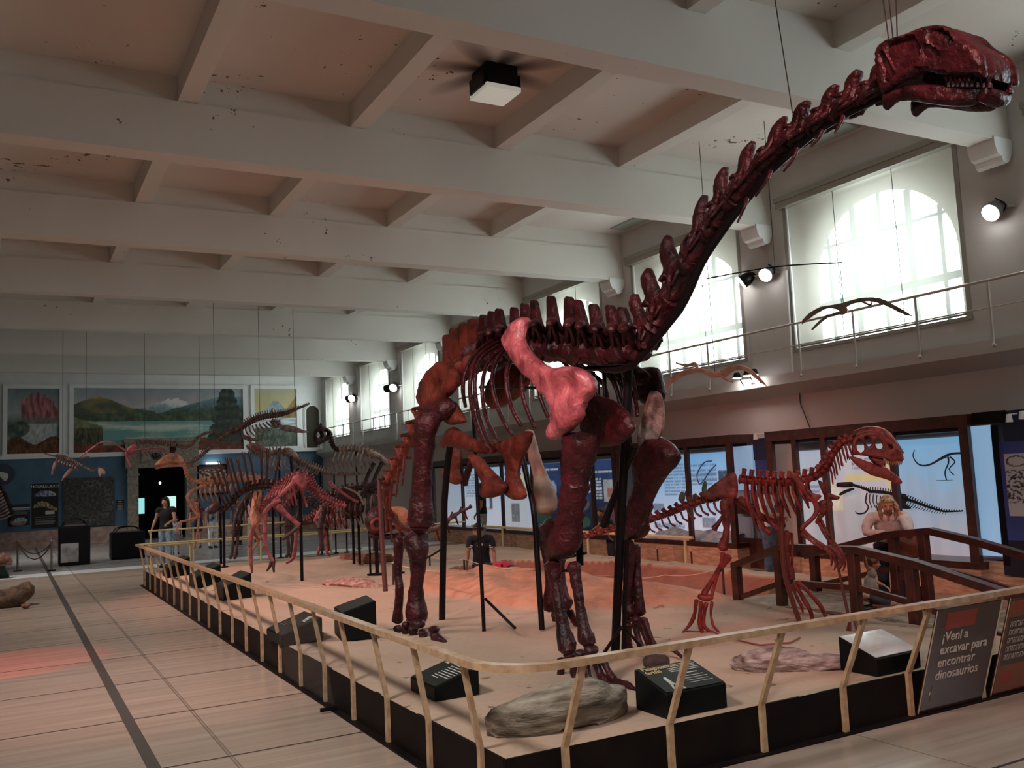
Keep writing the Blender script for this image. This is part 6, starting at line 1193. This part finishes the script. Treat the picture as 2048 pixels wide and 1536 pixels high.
# blue partition between the cases
t=empty('partition_panel',(12.1,yx(1505,12),0),'blue and pale partition panels between the two right-hand display cases','panel')
for nm,x0,x1,z0,z1,m in (('pale_panel',1468,1509,1.45,2.28,mat('pale_blue_panel',srgb(150,190,226),.5,emit=.2)),('blue_panel',1514,1541,.5,2.0,M['bluep']),('dark_panel',1512,1543,2.0,2.4,mat('deep_navy_panel',srgb(24,34,66),.5)),('wood_base',1466,1542,.0,.55,M['casewood']),('ledge_shelf',1466,1512,1.0,1.2,M['casewood'])):
    ya,yb=yx(x0,12.2),yx(x1,12.2); bm=NB(); box(bm,(12.2,yb,z0),(12.26,ya,z1)); obj(nm,bm,m,t,False)
pC=[(1552,1592,0,.88,lambda u,v:lerp3(c255(66,74,98),c255(96,112,140),v),8,10),(1597,1650,0,.90,lambda u,v:pale(u,v,10,(176,196,214),(186,180,184),((.2,.8,.5,.85,8),)),30,40),(1656,1788,0,.92,lambda u,v:rectc(u,v,[(.30,1,.66,.72,(214,196,110)),(.90,.96,.5,1,(206,196,130)),(.0,.22,.38,.64,(220,206,160)),(.02,.18,.42,.6,(214,214,212))],pale(u,v,11,(196,204,212),(172,158,160),((.4,.85,.74,.95,8),(.03,.16,.42,.6,7)))),66,60),(1792,1932,0,.94,lambda u,v:rectc(u,v,[(.06,.98,.405,.412,(90,90,104)),(.055,.062,.41,1,(110,120,140))],pale(u,v,12,(136,194,236),(176,168,176))),60,60)]
tC=case('largest display case at right with a black cut-out reptile skeleton inside',[1545,1594,1652,1790,1938],11.5,.46,2.30,2.47,pC,.62)
pk=Pl((12.02,0,0),(-1,0,0)); kk=empty('cutout_skeleton',pk.p(1800,1000),'black cut-out long-snouted reptile skeleton mounted inside the largest display case','skeleton')
def kb(nm,q,**k): return bone(nm,q,M['blackp'],kk,0,plane=pk,seg=6,flat=.4,rough=0,sub=2,**k)
plate('skull',[(1673,969),(1677,965),(1703,964),(1706,968),(1705,974),(1676,974)],.012,M['blackp'],kk,plane=pk,res=8,amp=0); plate('mandible',[(1678,988),(1690,980),(1706,976),(1708,979),(1692,986),(1681,991)],.012,M['blackp'],kk,plane=pk,res=8,amp=0)
chain(pk,kk,M['blackp'],[(1706,970),(1722,975),(1738,981)],7,2.6,3,3,5,0,None,0,'cervical_vertebra',seg=6); chain(pk,kk,M['blackp'],[(1738,983),(1760,984),(1785,988),(1806,996)],14,3.4,3.6,9,8,0,None,0,'dorsal_vertebra',seg=6); chain(pk,kk,M['blackp'],[(1806,996),(1830,1004),(1860,1015),(1885,1022),(1900,1023),(1926,1022)],24,3.4,1.4,9,2,-1,None,0,'caudal_vertebra',ch=(1,18,14,5),seg=6)
for k in range(9): kb('rib',[(1740+k*7,988+k*1.2,1.3),(1739+k*7,1002+k,1.3),(1744+k*7.4,1016-k*.5,1)])
plate('pelvis',[(1797,990),(1810,988),(1816,998),(1812,1008),(1820,1014),(1822,1018),(1800,1016),(1798,1004)],.012,M['blackp'],kk,plane=pk,res=8,amp=0)
kb('limb',[(1734,986,1.8),(1731,1004,1.8),(1737,1014,1.8),(1729,1026,1.6),(1714,1027,1.4),(1711,1022,1)]); kb('limb',[(1752,1010,1.6),(1755,1020,1.8),(1750,1034,1.6),(1742,1043,1.2)])
ks=empty('printed_skeleton',pk.p(1880,920),'small printed drawing of a long-tailed skeleton high in the largest display case','drawing'); pk2=Pl((12.08,0,0),(-1,0,0)); M['ink']=mat('grey_blue_ink',srgb(64,82,110),.6)
for q in ([(1829,900,1),(1826,912,1.4),(1834,926,1.6),(1846,931,1.8),(1862,928,2),(1880,918,2.6),(1892,912,3.4)],[(1892,911,3),(1905,907,2.4),(1922,906,2.4)],[(1896,914,2.4),(1897,926,1.8),(1890,944,1.6),(1893,960,1.6)],[(1900,914,2),(1910,924,1.6),(1898,938,1.3),(1908,950,1.3)],[(1872,961,.5),(1905,960,.5)]): bone('drawn_stroke',q,M['ink'],ks,0,plane=pk2,seg=5,flat=.2,rough=0,sub=3)
# blue side wall panel with printed sheet
t=empty('partition_panel',(11.5,6.6,0),'dark blue wall panel with a pale lit strip at the right picture edge','panel')
def sidep(nm,x0,x1,y0,y1,m,X=11.6):
    ya,yb=at(x0,(y0+y1)/2,0,X).y,at(x1,(y0+y1)/2,0,X).y; za=at(x0,y1,0,X).z; zb=at(x0,y0,0,X).z; bm=NB(); box(bm,(X,yb,za),(X+.03,ya,zb)); return obj(nm,bm,m,t,False)
sidep('pale_strip',1950,1992,852,1110,mat('pale_blue_lit_strip',srgb(150,192,230),.5,emit=.25)); sidep('dark_edge',1944,2010,826,850,M['black'],11.58); sidep('dark_edge',1994,2006,850,1130,M['black'],11.59); sidep('navy_top',2004,2140,822,884,mat('dark_teal_panel',srgb(20,34,58),.5)); sidep('blue_panel',2006,2140,884,1080,M['bluep']); sidep('navy_base',2006,2140,1080,1150,mat('navy_base_paint',srgb(18,24,40),.5)); sidep('wood_base',1950,2140,1120,1200,M['plinthw'],11.66)
def swirl(u,v):
    d=abs(math.hypot((u-.25)/.2,(v-.88)/.08)-1); c=c255(196,186,190)
    if d<.12: c=c255(60,56,62)
    elif v<.75 and v>.2 and fbm(u*14,v*22,3)>.06: c=c255(48,46,52)
    return c
ya,yb=at(2010,940,0,11.58).y,at(2110,940,0,11.58).y; picture('printed_sheet',V((11.585,ya,at(2010,1032,0,11.58).z)),V((0,yb-ya,0)),V((0,0,at(2010,908,0,11.58).z-at(2010,1032,0,11.58).z)),50,60,swirl,M['pm'],t)
# ================================================================ wall spotlights, conduit, cable
M['lampw']=mat('lit_spot_lens',(1,.98,.93),.4,emit=22); M['grey']=mat('grey_lamp_housing',srgb(120,120,122),.4,metal=.4)
def spot(x,y,x2,y2,aim,label,lit=True,X=12.25,r=.13,housing=None):
    P=at(x,y,0,X); Wp=at(x2,y2,0,XR-.01); t=empty('wall_spotlight',P,label,'spotlight','spotlights on arms between the windows'); d=V(aim).normalized(); bm=NB()
    tube(bm,[P-d*.02,P-d*.12,P-d*.24,P-d*.30],[r,r*.98,r*.66,r*.3],16,sub=2,cap=.1); obj('housing',bm,housing or M['grey'],t)
    bm=NB(); tube(bm,[P-d*.03,P+d*.005],r*.93,18,sub=1,cap=.1); obj('lens',bm,M['lampw'] if lit else M['trim'],t)
    bm=NB(); tube(bm,[P-d*.15+V((0,0,r*1.15)),P-d*.15+V((0,-r*1.2,0)),P-d*.15-V((0,0,r*1.1))],.012,6,sub=3); obj('yoke',bm,M['blackm'],t)
    bm=NB(); tube(bm,[P-d*.2,Wp],.018,6,sub=1); obj('arm',bm,M['railw'],t)
spot(1980,427,2030,412,(-.75,.1,-.5),'lit wall spotlight on the pier at the right picture edge')
spot(1530,551,1560,545,(-.8,-.15,-.5),'upper lit spotlight of the pair between the two nearest windows'); spot(1483,566,1560,546,(-.55,.6,-.5),'lower turned-away spotlight of the pair between the two nearest windows',housing=M['blackm'])
spot(786,776,803,770,(-.6,-.5,-.4),'lit spotlight before the sixth window pier above the ledge railing',r=.15); spot(771,779,803,771,(-.5,.7,-.3),'dark spotlight just left of the lit one on the sixth pier',False,r=.15,housing=M['blackm'])
spot(703,797,717,794,(-.6,-.5,-.4),'spotlight of the far pier nearest the mural wall, right head',r=.15,housing=M['blackm']); spot(694,800,717,794,(-.5,.7,-.3),'spotlight of the far pier nearest the mural wall, left head',True,r=.15,housing=M['blackm'])
for x,y,lb in ((1474,756,'left'),(1495,751,'middle'),(1508,749,'right')):
    P=at(x,y,0,12.05); t=empty('ledge_lamp',P,lb+' one of three small round lamps under the ledge railing','lamp','small lamps under the ledge railing'); bm=NB(); tube(bm,[P,P+V((0,0,.10))],[.09,.05],14,sub=2,cap=.1); obj('shade',bm,M['blackm'],t); bm=NB(); tube(bm,[P-V((0,0,.012)),P],.075,14,sub=1,cap=.1); obj('bulb',bm,M['lampw'],t); bm=NB(); tube(bm,[P+V((0,0,.08)),V((12.2,P.y,3.42))],.01,5,sub=1); obj('arm',bm,M['blackm'],t)
for x,y,lb in ((1511,872,'small white lamp clipped on the partition top between two cases'),(2018,835,'left white clip lamp above the blue panel at right edge'),(2044,829,'right white clip lamp above the blue panel at right edge')):
    P=at(x,y,0,11.42 if x>1600 else 11.85); t=empty('clip_lamp',P,lb,'lamp','white clip lamps on the case tops'); bm=NB(); tube(bm,[P+V((0,0,.04)),P-V((0,0,.06))],[.03,.045],12,sub=2,cap=.15); obj('shade',bm,M['white'],t); bm=NB(); tube(bm,[P+V((0,0,.04)),P+V((.45 if x<1600 else .22,0,.05))],.008,5,sub=1); obj('arm',bm,M['white'],t)
pw=Pl((12.485,0,0),(-1,0,0)); t=bone('wall_cable',[(1599,752,1.1),(1600,800,1.1),(1606,820,1.1),(1621,858,1.1)],M['cord'],None,0,plane=Pl((12.47,0,0),(-1,0,0)),flat=1,rough=0,seg=5,cap=0) if False else None
bm=NB(); tube(bm,[at(x,y,0,12.47) for x,y in ((1599,752),(1600,800),(1606,820),(1621,858))],.012,5,sub=4,cap=0); tag(obj('wall_cable',bm,M['cord']),'thin dark cable hanging down the beige wall below the ledge','cable')
bm=NB(); tube(bm,[at(1573,540,0,12.46),at(1586,744,0,12.46)],.02,6,sub=1,cap=0); tag(obj('wall_conduit',bm,M['white']),'white vertical conduit pipe between the two nearest windows','pipe')
# ================================================================ visitors
M['skin']=mat('warm_skin',srgb(176,120,96),.5,srgb(194,140,114),6); M['skin2']=mat('tanned_skin',srgb(150,96,72),.5,srgb(170,114,88),6)
M['shoe']=mat('dark_shoe',(.02,.02,.022),.5); M['hairb']=mat('black_hair',(.010,.008,.008),.45); M['hairn']=mat('brown_hair',srgb(66,40,28),.5,srgb(98,62,44),20); M['hairl']=mat('blond_hair',srgb(150,116,82),.45,srgb(196,164,124),25); M['hairr']=mat('auburn_hair',srgb(88,30,26),.45,srgb(120,48,38),20)
M['lip']=mat('lip_skin',srgb(140,72,64),.5); M['eye']=mat('dark_eye',(.01,.008,.008),.25)
def cloth(n,c,c2=None,sc=12): return mat(n,srgb(*c),.85,srgb(*(c2 or tuple(min(255,int(k*1.25)) for k in c))),sc,.25)
def remesh(name,bm,vox,m,par,sm=4,extra=None):
    bmesh.ops.recalc_face_normals(bm,faces=bm.faces[:]); me=bpy.data.meshes.new('t'); bm.to_mesh(me); bm.free(); o=bpy.data.objects.new('t',me); COL.objects.link(o)
    r=o.modifiers.new('r','REMESH'); r.mode='VOXEL'; r.voxel_size=vox; s=o.modifiers.new('s','SMOOTH'); s.iterations=sm; s.factor=.5
    bpy.context.view_layer.update(); n=bpy.data.meshes.new_from_object(o.evaluated_get(bpy.context.evaluated_depsgraph_get())); bpy.data.objects.remove(o); bpy.data.meshes.remove(me)
    if extra: b2=NB(); b2.from_mesh(n); extra(b2); bmesh.ops.recalc_face_normals(b2,faces=b2.faces[:]); b2.to_mesh(n); b2.free()
    n.polygons.foreach_set('use_smooth',[True]*len(n.polygons)); n.name=name
    while n.materials: n.materials.pop()
    return link(name,n,m,par)
def person(P,rz,H,label,pose,top,bot,hair,hairlen=0,skin=None,sleeve=.5,legs='long',vox=.012,hs=1.0,shoes=True,face=True,skirt=False,head_yaw=0,head_pitch=0):
    """pose: joint overrides in local metres for a 1.7 m figure; x to its left, y ahead, z up"""
    s=H/1.7; J=dict(pel=(0,0,.93),che=(0,.01,1.27),nek=(0,0,1.43),hd=(0,.035,1.575),shL=(.18,0,1.39),shR=(-.18,0,1.39),elL=(.23,-.02,1.11),elR=(-.23,-.02,1.11),wrL=(.24,.05,.87),wrR=(-.24,.05,.87),hiL=(.09,0,.90),hiR=(-.09,0,.90),knL=(.10,.02,.49),knR=(-.10,.02,.49),anL=(.10,-.02,.08),anR=(-.10,-.02,.08)); J.update(pose)
    R_=Matrix.Translation(V(P))@Matrix.Rotation(rz,4,'Z')@Matrix.Scale(s,4); W_={k:R_@V(v) for k,v in J.items()}; fwd=(R_.to_3x3()@V((0,1,0))).normalized(); lat=(R_.to_3x3()@V((1,0,0))).normalized(); sk=skin or M['skin']
    t=empty('person',V(P),label,'person',rz=rz); hr=.098*s*hs
    HD=Matrix.Rotation(head_yaw,3,'Z')@Matrix(((lat.x,fwd.x,0),(lat.y,fwd.y,0),(lat.z,fwd.z,1))); fx=HD@V((1,0,0)); fy=HD@V((0,1,0)); fz=V((0,0,1))
    if head_pitch: q=Matrix.Rotation(head_pitch,3,fx); fy=q@fy; fz=q@fz
    c=W_['hd']; h=lambda x,y,z:c+fx*(x*hr)+fy*(y*hr)+fz*(z*hr)
    RT=Matrix(((fx.x,fy.x,fz.x),(fx.y,fy.y,fz.y),(fx.z,fy.z,fz.z))).to_4x4()
    bm=NB(); ball(bm,h(0,-.08,.18),hr,14,(.80,1.0,.98),R=RT); ball(bm,h(0,.18,-.42),hr,12,(.60,.68,.78),R=RT); ball(bm,h(0,.48,-.92),hr,10,(.30,.26,.24),R=RT)
    tube(bm,[h(0,.82,.08),h(0,1.0,-.22),h(0,1.06,-.36)],[hr*.11,hr*.15,hr*.19],8,sub=2); 
    for sd in (1,-1): ball(bm,h(sd*.80,-.08,-.08),hr,8,(.12,.22,.30),R=RT); ball(bm,h(sd*.42,.62,-.32),hr,8,(.26,.2,.22),R=RT)
    nd=(c-W_['nek']).normalized(); tube(bm,[W_['nek']-V((0,0,.05*s)),W_['nek'],c-nd*hr*.5],[.062*s,.054*s,.052*s],10,sub=2)
    tube(bm,[W_['pel']-V((0,0,.06*s)),W_['pel'],W_['pel'].lerp(W_['che'],.45),W_['che'],W_['nek']-V((0,0,.06*s))],[.12*s,.15*s,.125*s,.15*s,.07*s],14,n=fwd,flat=.66,sub=3)
    for k in 'LR':
        tube(bm,[W_['nek']-V((0,0,.05*s)),W_['sh'+k],W_['sh'+k].lerp(W_['el'+k],.4),W_['el'+k]],[.05*s,.056*s,.046*s,.038*s],10,sub=3); tube(bm,[W_['el'+k],W_['el'+k].lerp(W_['wr'+k],.3),W_['wr'+k]],[.038*s,.039*s,.025*s],10,sub=3)
        tube(bm,[W_['hi'+k],W_['hi'+k].lerp(W_['kn'+k],.4),W_['kn'+k]],[.088*s,.078*s,.054*s],12,sub=3); tube(bm,[W_['kn'+k],W_['kn'+k].lerp(W_['an'+k],.35),W_['an'+k]],[.054*s,.056*s,.034*s],12,sub=3)
        ff=pose.get('ft'+k); fd=(R_.to_3x3()@V(ff)).normalized() if ff else fwd; tube(bm,[W_['an'+k]-fd*.04*s-V((0,0,.035*s)),W_['an'+k]+fd*.06*s-V((0,0,.045*s)),W_['an'+k]+fd*.16*s-V((0,0,.055*s))],[.032*s,.034*s,.024*s],10,sub=2)
    hands=[]
    for k in 'LR':
        w=W_['wr'+k]; a=W_['el'+k]; d=(w-a).normalized(); hd_=pose.get('hd'+k); d2=(R_.to_3x3()@V(hd_)).normalized() if hd_ else (d*.9-V((0,0,.25))).normalized(); sd=d2.cross(V((0,0,1))); sd=sd.normalized() if sd.length>.1 else lat.copy(); pn=d2.cross(sd).normalized()
        tube(bm,[w,w+d2*.045*s,w+d2*.085*s],[.026*s,.038*s,.036*s],10,n=pn,flat=.45,sub=2); hands.append((w,d2,sd,pn,1 if k=='L' else -1))
    def fingers(b):
        for w,d2,sd,pn,g in hands:
            for q,(o_,l) in enumerate(((.030,.068),(.010,.078),(-.010,.072),(-.029,.056))):
                p0=w+d2*.078*s+sd*o_*s; tube(b,[p0,p0+d2*l*.45*s+pn*.006*s,p0+d2*l*.75*s+pn*.020*s,p0+d2*l*.92*s+pn*.038*s],[.0098*s,.0092*s,.0085*s,.007*s],7,sub=2)
            p0=w+d2*.03*s+sd*.03*s*g; tube(b,[p0,p0+(sd*g*.028+d2*.022)*s,p0+(sd*g*.034+d2*.052+pn*.012)*s],[.012*s,.011*s,.008*s],7,sub=2)
    body=remesh('body',bm,vox,sk,t,3,fingers)
    if face:
        for sd in (1,-1):
            bm=NB(); ball(bm,h(sd*.33,.80,.02),hr*.10,8,(1,.6,.7),R=RT); obj('eye',bm,M['eye'],body)
            bm=NB(); tube(bm,[h(sd*.18,.90,.20),h(sd*.36,.87,.25),h(sd*.54,.74,.18)],hr*.05,6,sub=2); obj('eyebrow',bm,hair,body)
        bm=NB(); tube(bm,[h(-.24,.80,-.62),h(0,.90,-.62),h(.24,.80,-.62)],hr*.055,6,sub=3); obj('mouth',bm,M['lip'],body)
    bm=NB(); ball(bm,h(0,-.16,.30),hr,14,(.90,1.02,.98),R=RT)
    tube(bm,[h(-.72,.40,.62),h(0,.78,.78),h(.72,.40,.62)],[hr*.2,hr*.26,hr*.2],8,sub=3)
    for sd in (1,-1): tube(bm,[h(sd*.74,.3,.5),h(sd*.84,-.2,.1),h(sd*.74,-.5,-.35-hairlen*.0)],[hr*.16,hr*.2,hr*.18],8,sub=3)
    tube(bm,[h(0,-.7,.2),h(0,-.8,-.35)],[hr*.5,hr*.36],10,sub=2)
    if hairlen:
        for sd in (1,-1): tube(bm,[h(sd*.78,.1,.45),h(sd*.92,-.05,-.2),h(sd*.88,-.1,-.7-hairlen*.5),h(sd*.7,-.1,-.7-hairlen)],[hr*.2,hr*.26,hr*.28,hr*.12],8,sub=3)
        tube(bm,[h(0,-.8,.2),h(0,-.95,-.6),h(0,-.85,-.7-hairlen)],[hr*.62,hr*.6,hr*.3],10,n=fy,flat=.6,sub=3)
    b0=remesh('hair',bm,vox*.8,hair,t,2)
    # top
    bm=NB(); lo=W_['pel']-V((0,0,.02*s)) if not skirt else W_['pel']-V((0,0,.35*s))
    tube(bm,[lo,W_['pel']+V((0,0,.04*s)),W_['pel'].lerp(W_['che'],.5),W_['che'],W_['nek']-V((0,0,.055*s))],[.175*s if not skirt else .23*s,.17*s,.152*s,.168*s,.085*s],14,n=fwd,flat=.70,sub=3,cap=.05)
    for k in 'LR':
        e=W_['el'+k]; a=W_['sh'+k]; pts=[W_['nek']-V((0,0,.055*s)),a,a.lerp(e,min(1,sleeve*1.0))]; rr=[.06*s,.073*s,.066*s if sleeve<.9 else .054*s]
        if sleeve>=1: pts.append(e.lerp(W_['wr'+k],min(.95,sleeve-1+.02))); rr.append(.04*s)
        if sleeve>0: tube(bm,pts,rr,10,sub=3,cap=.05)
    shirt=remesh('shirt' if not skirt else 'dress',bm,vox,top,t,2)
    if bot is not None:
        bm=NB(); tube(bm,[W_['pel']+V((0,0,.06*s)),W_['pel']-V((0,0,.03*s))],[.158*s,.165*s],14,n=fwd,flat=.72,sub=2,cap=.1)
        for k in 'LR':
            kn,hi,an=W_['kn'+k],W_['hi'+k],W_['an'+k]
            if legs=='long': tube(bm,[hi,hi.lerp(kn,.4),kn],[.104*s,.094*s,.070*s],12,sub=3,cap=.05); tube(bm,[kn,kn.lerp(an,.4),an-(an-kn).normalized()*.0],[.070*s,.068*s,.055*s],12,sub=3,cap=.05)
            else: tube(bm,[hi,hi.lerp(kn,.4),hi.lerp(kn,.80)],[.108*s,.104*s,.088*s],12,sub=3,cap=.05)
        remesh('trousers' if legs=='long' else 'shorts',bm,vox,bot,t,2)
    if shoes:
        for k in 'LR':
            ff=pose.get('ft'+k); fd=(R_.to_3x3()@V(ff)).normalized() if ff else fwd; an=W_['an'+k]; bm=NB(); tube(bm,[an-fd*.055*s-V((0,0,.036*s)),an+fd*.05*s-V((0,0,.042*s)),an+fd*.17*s-V((0,0,.052*s))],[.043*s,.045*s,.030*s],10,sub=3); obj('shoe',bm,shoes if shoes is not True else M['shoe'],t)
    return t,W_,body,h,hr,shirt,fwd,lat
# boy kneeling on the footbridge, one hand up on the rail
P=at(1738,1222,0,8.15); P=V((8.10,6.92,.322)); fd=(rt*.97-fw*.25); rz=math.atan2(-fd.x,fd.y)
t,Wb,body,h,hr,sh,fwd,lat=person(P,rz,.94,'boy kneeling on the footbridge with one arm raised to the near railing',dict(pel=(0,-.10,.24),che=(0,.0,.56),nek=(0,.03,.715),hd=(0,.07,.875),shL=(.17,.03,.69),shR=(-.17,.03,.69),elL=(.34,-.10,.86),wrL=(.46,-.14,1.10),hdL=(.4,.2,.4),elR=(-.21,.06,.52),wrR=(-.12,.26,.42),hiL=(.10,-.06,.22),hiR=(-.10,-.06,.22),knL=(.14,.40,.13),knR=(-.12,.40,.13),anL=(.12,-.02,.08),anR=(-.12,-.02,.08),ftL=(0,-1,-.1),ftR=(0,-1,-.1)),cloth('grey_white_print_tee',(150,140,132),(204,184,172),9),cloth('dark_grey_shorts',(52,52,58)),M['hairn'],0,M['skin'],.55,'short',.010,1.22,True,True,head_pitch=-.1)
# woman leaning on the far bridge railing
P=V((9.42,7.72,0.0)); rz=math.atan2(P.x-0,-(P.y-0))+math.pi; rz=math.atan2(P.x-1.0,-(P.y))
tw,Ww,body,h,hr,sh,fwd,lat=person(P,rz,1.66,'woman in a white cardigan leaning on the far bridge railing, hand at her temple',dict(pel=(0,-.16,.92),che=(0,.06,1.16),nek=(0,.16,1.28),hd=(0,.25,1.395),shL=(.18,.13,1.24),shR=(-.18,.13,1.24),elR=(-.21,.34,1.08),wrR=(-.12,.28,1.30),hdR=(.15,-.05,.9),elL=(.27,.30,1.07),wrL=(.02,.40,1.06),hdL=(-1,.1,0),hiL=(.09,-.16,.89),hiR=(-.09,-.16,.89),knL=(.10,-.10,.48),knR=(-.10,-.06,.48),anL=(.10,-.14,.08),anR=(-.10,-.10,.08)),cloth('white_knit_cardigan',(206,198,192),(226,220,214)),cloth('dark_blue_jeans',(28,34,48)),M['hairl'],1.5,M['skin'],1.8,'long',.011,1.0,True,True,head_pitch=-.30)
bm=NB()
for sd in (1,-1): ball(bm,h(sd*.36,.62,.80),hr*.30,8,(1,.35,.6))
obj('sunglasses',bm,M['eye'],tw)
bg=empty('shoulder_bag',Ww['pel']+lat*(-.2),'brown leather shoulder bag hanging in front of the leaning woman','bag'); bm=NB(); c=Ww['pel']+fwd*.22-lat*.14+V((0,0,-.02)); rb=Matrix.Translation(c)@Matrix.Rotation(rz,4,'Z'); box(bm,(-.17,-.06,-.17),(.17,.06,.15),rb); bevel(bm,.035,3); obj('bag_body',bm,mat('brown_leather',srgb(96,46,32),.45,srgb(124,64,44),8),bg); bm=NB(); tube(bm,[c+lat*.15+V((0,0,.12)),Ww['shL'].lerp(Ww['nek'],.4)+V((0,0,.07))+fwd*.06,Ww['che']-fwd*.15],.014,6,sub=3); obj('bag_strap',bm,M['hairb'],bg)
# boy in the pit
P=at(965,1160,1,13.9); P=V((P.x,13.9,.05)); rz=math.atan2(P.x+.6,-P.y)
t,Wp,body,h,hr,sh,fwd,lat=person(P,rz,1.52,'boy in a dark jersey with white sleeve stripes kneeling in the dig pit',dict(pel=(0,-.04,.50),che=(0,.05,.84),nek=(0,.12,.99),hd=(.03,.21,1.115),shL=(.18,.10,.95),shR=(-.18,.10,.95),elL=(.25,.12,.69),wrL=(.28,.18,.45),elR=(-.24,.06,.68),wrR=(-.25,.12,.46),hiL=(.09,-.02,.46),hiR=(-.09,-.02,.46),knL=(.11,.12,.09),knR=(-.11,.12,.09),anL=(.11,-.34,.08),anR=(-.11,-.34,.08),ftL=(0,-1,-.1),ftR=(0,-1,-.1)),cloth('navy_black_jersey',(20,20,30),(30,30,42)),cloth('dark_grey_trousers',(44,40,50)),M['hairb'],0,M['skin2'],.62,'long',.012,1.1,True,True,head_pitch=-.35)
M['wstripe']=mat('white_jersey_print',(.75,.74,.74),.8)
for k in 'LR':
    for f_ in (.44,.56):
        a,e=Wp['sh'+k],Wp['el'+k]; p=a.lerp(e,f_); d=(e-a).normalized(); bm=NB(); tube(bm,[p-d*.010,p+d*.010],.0575,12,sub=1,cap=0); obj('sleeve_stripe',bm,M['wstripe'],sh)
bm=NB(); c=Wp['che']+fwd*.10; 
for k,(x,z,w) in enumerate(((-.02,.02,.02),(.02,.0,.035),(.03,-.05,.02))): ball(bm,c+lat*x+V((0,0,z-.02)),w,8,(1,.5,1))
obj('chest_print',bm,M['wstripe'],sh)
bp_=empty('backpack',fl(1005,1150,.1),'red and black backpack lying beside the boy in the dig pit','backpack'); P=at(1004,1143,1,13.5); bm=NB(); ball(bm,P,.22,12,(1.2,.8,.75)); obj('pack',bm,cloth('crimson_nylon',(170,24,56)),bp_); bm=NB(); ball(bm,P+V((.08,-.08,-.03)),.18,12,(1.1,.8,.8)); obj('front_pocket',bm,cloth('black_nylon',(18,18,22)),bp_); bm=NB(); tube(bm,[P+V((-.05,-.1,.12)),P+V((-.1,-.2,.0)),P+V((-.05,-.15,-.12))],.02,6,sub=3); obj('strap',bm,M['hairb'],bp_)
# man behind with folded arm
P=fl(968,1100,0); rz=math.atan2(-.5,-1)
person(P,rz+3.6,1.78,'man in a black T-shirt and pale grey trousers viewing the cases behind the boy',dict(elR=(-.26,-.04,1.12),wrR=(-.22,.12,.92)),cloth('black_tee',(16,14,16)),cloth('pale_grey_trousers',(150,146,142)),M['hairb'],0,M['skin2'],.5,'long',.014,1,True,False)
# man in green bending over the rail
P=at(1222,1080,0,10.6); P.z=0
person(P,math.atan2(1,.25)-.0,1.30,'man in a dark green shirt leaning left, seen between the two front legs',dict(pel=(0,-.1,.92),che=(0,.06,1.2),nek=(0,.15,1.34),hd=(0,.24,1.46),shL=(.18,.12,1.30),shR=(-.18,.12,1.30),elL=(.22,.25,1.08),wrL=(.12,.45,1.0),elR=(-.22,.25,1.08),wrR=(-.12,.45,1.0)),cloth('dark_green_shirt',(28,44,38)),cloth('dark_trousers',(30,30,36)),M['hairb'],0,M['skin2'],.6,'long',.013)
# woman with jeans before the cases
P=at(1541,1140,0,11.0); P.z=0
person(P,0.55+3.1,1.66,'person in blue jeans and white top standing behind the theropod ribs',dict(elL=(.24,.06,1.12),wrL=(.08,.24,1.10),elR=(-.24,.06,1.12),wrR=(-.08,.24,1.08)),cloth('white_top',(214,206,204)),cloth('blue_jeans',(62,78,98),(92,108,128)),M['hairn'],1.2,M['skin'],.55,'long',.013,1,True,False)
# visitors by the doorway
P=fl(333,1134,0)
person(P,math.pi-.6,1.80,'woman in black top and long blue jeans by the barrier rail',dict(elL=(.26,.02,1.14),wrL=(.30,.14,.92),elR=(-.25,.05,1.12),wrR=(-.18,.22,1.08)),cloth('black_blouse',(12,12,14)),cloth('pale_blue_jeans',(96,116,140),(150,172,190)),M['hairb'],.9,M['skin'],.3,'long',.018,1,True,False)
P=fl(352,1108,0)
person(P,math.pi-.2,1.15,'small child in a blue and white plaid shirt beside the woman in jeans',dict(knL=(.10,.10,.49),anL=(.10,.08,.08),anR=(-.10,-.12,.08)),cloth('blue_white_plaid',(70,84,140),(220,224,236),34),cloth('grey_shorts',(120,112,112)),M['hairb'],0,M['skin'],.6,'short',.016,1.25,True,False)
P=fl(395,1096,0)
person(P,-.3+math.pi,1.62,'girl with auburn hair and shorts, left of the pair by the wall',dict(),cloth('black_pink_top',(40,26,32),(150,84,90),8),cloth('denim_shorts',(50,60,80)),M['hairr'],1.3,M['skin'],.4,'short',.018,1,True,False)
P=fl(426,1096,0)
person(P,.2+math.pi,1.58,'girl in a black and white outfit, right of the pair by the wall',dict(),cloth('black_white_dress',(18,18,24),(180,180,190),7),cloth('white_trousers',(190,188,190)),M['hairn'],1.1,M['skin'],.4,'long',.018,1,True,False)
P=fl(476,1090,0)
person(P,.1+math.pi,1.60,'visitor in a dark striped top behind the spiny-necked skeleton',dict(),cloth('dark_striped_top',(36,34,36),(120,116,116),16),cloth('black_trousers',(20,20,24)),M['hairb'],.3,M['skin2'],.5,'long',.018,1,True,False)
P=fl(506,1084,0)
person(P,-.2+math.pi,1.66,'visitor in a pale pink top behind the orange snout of the stooping skeleton',dict(),cloth('pale_pink_top',(200,160,158)),cloth('pale_trousers',(190,176,172)),M['hairn'],.4,M['skin'],.4,'long',.018,1,True,False)
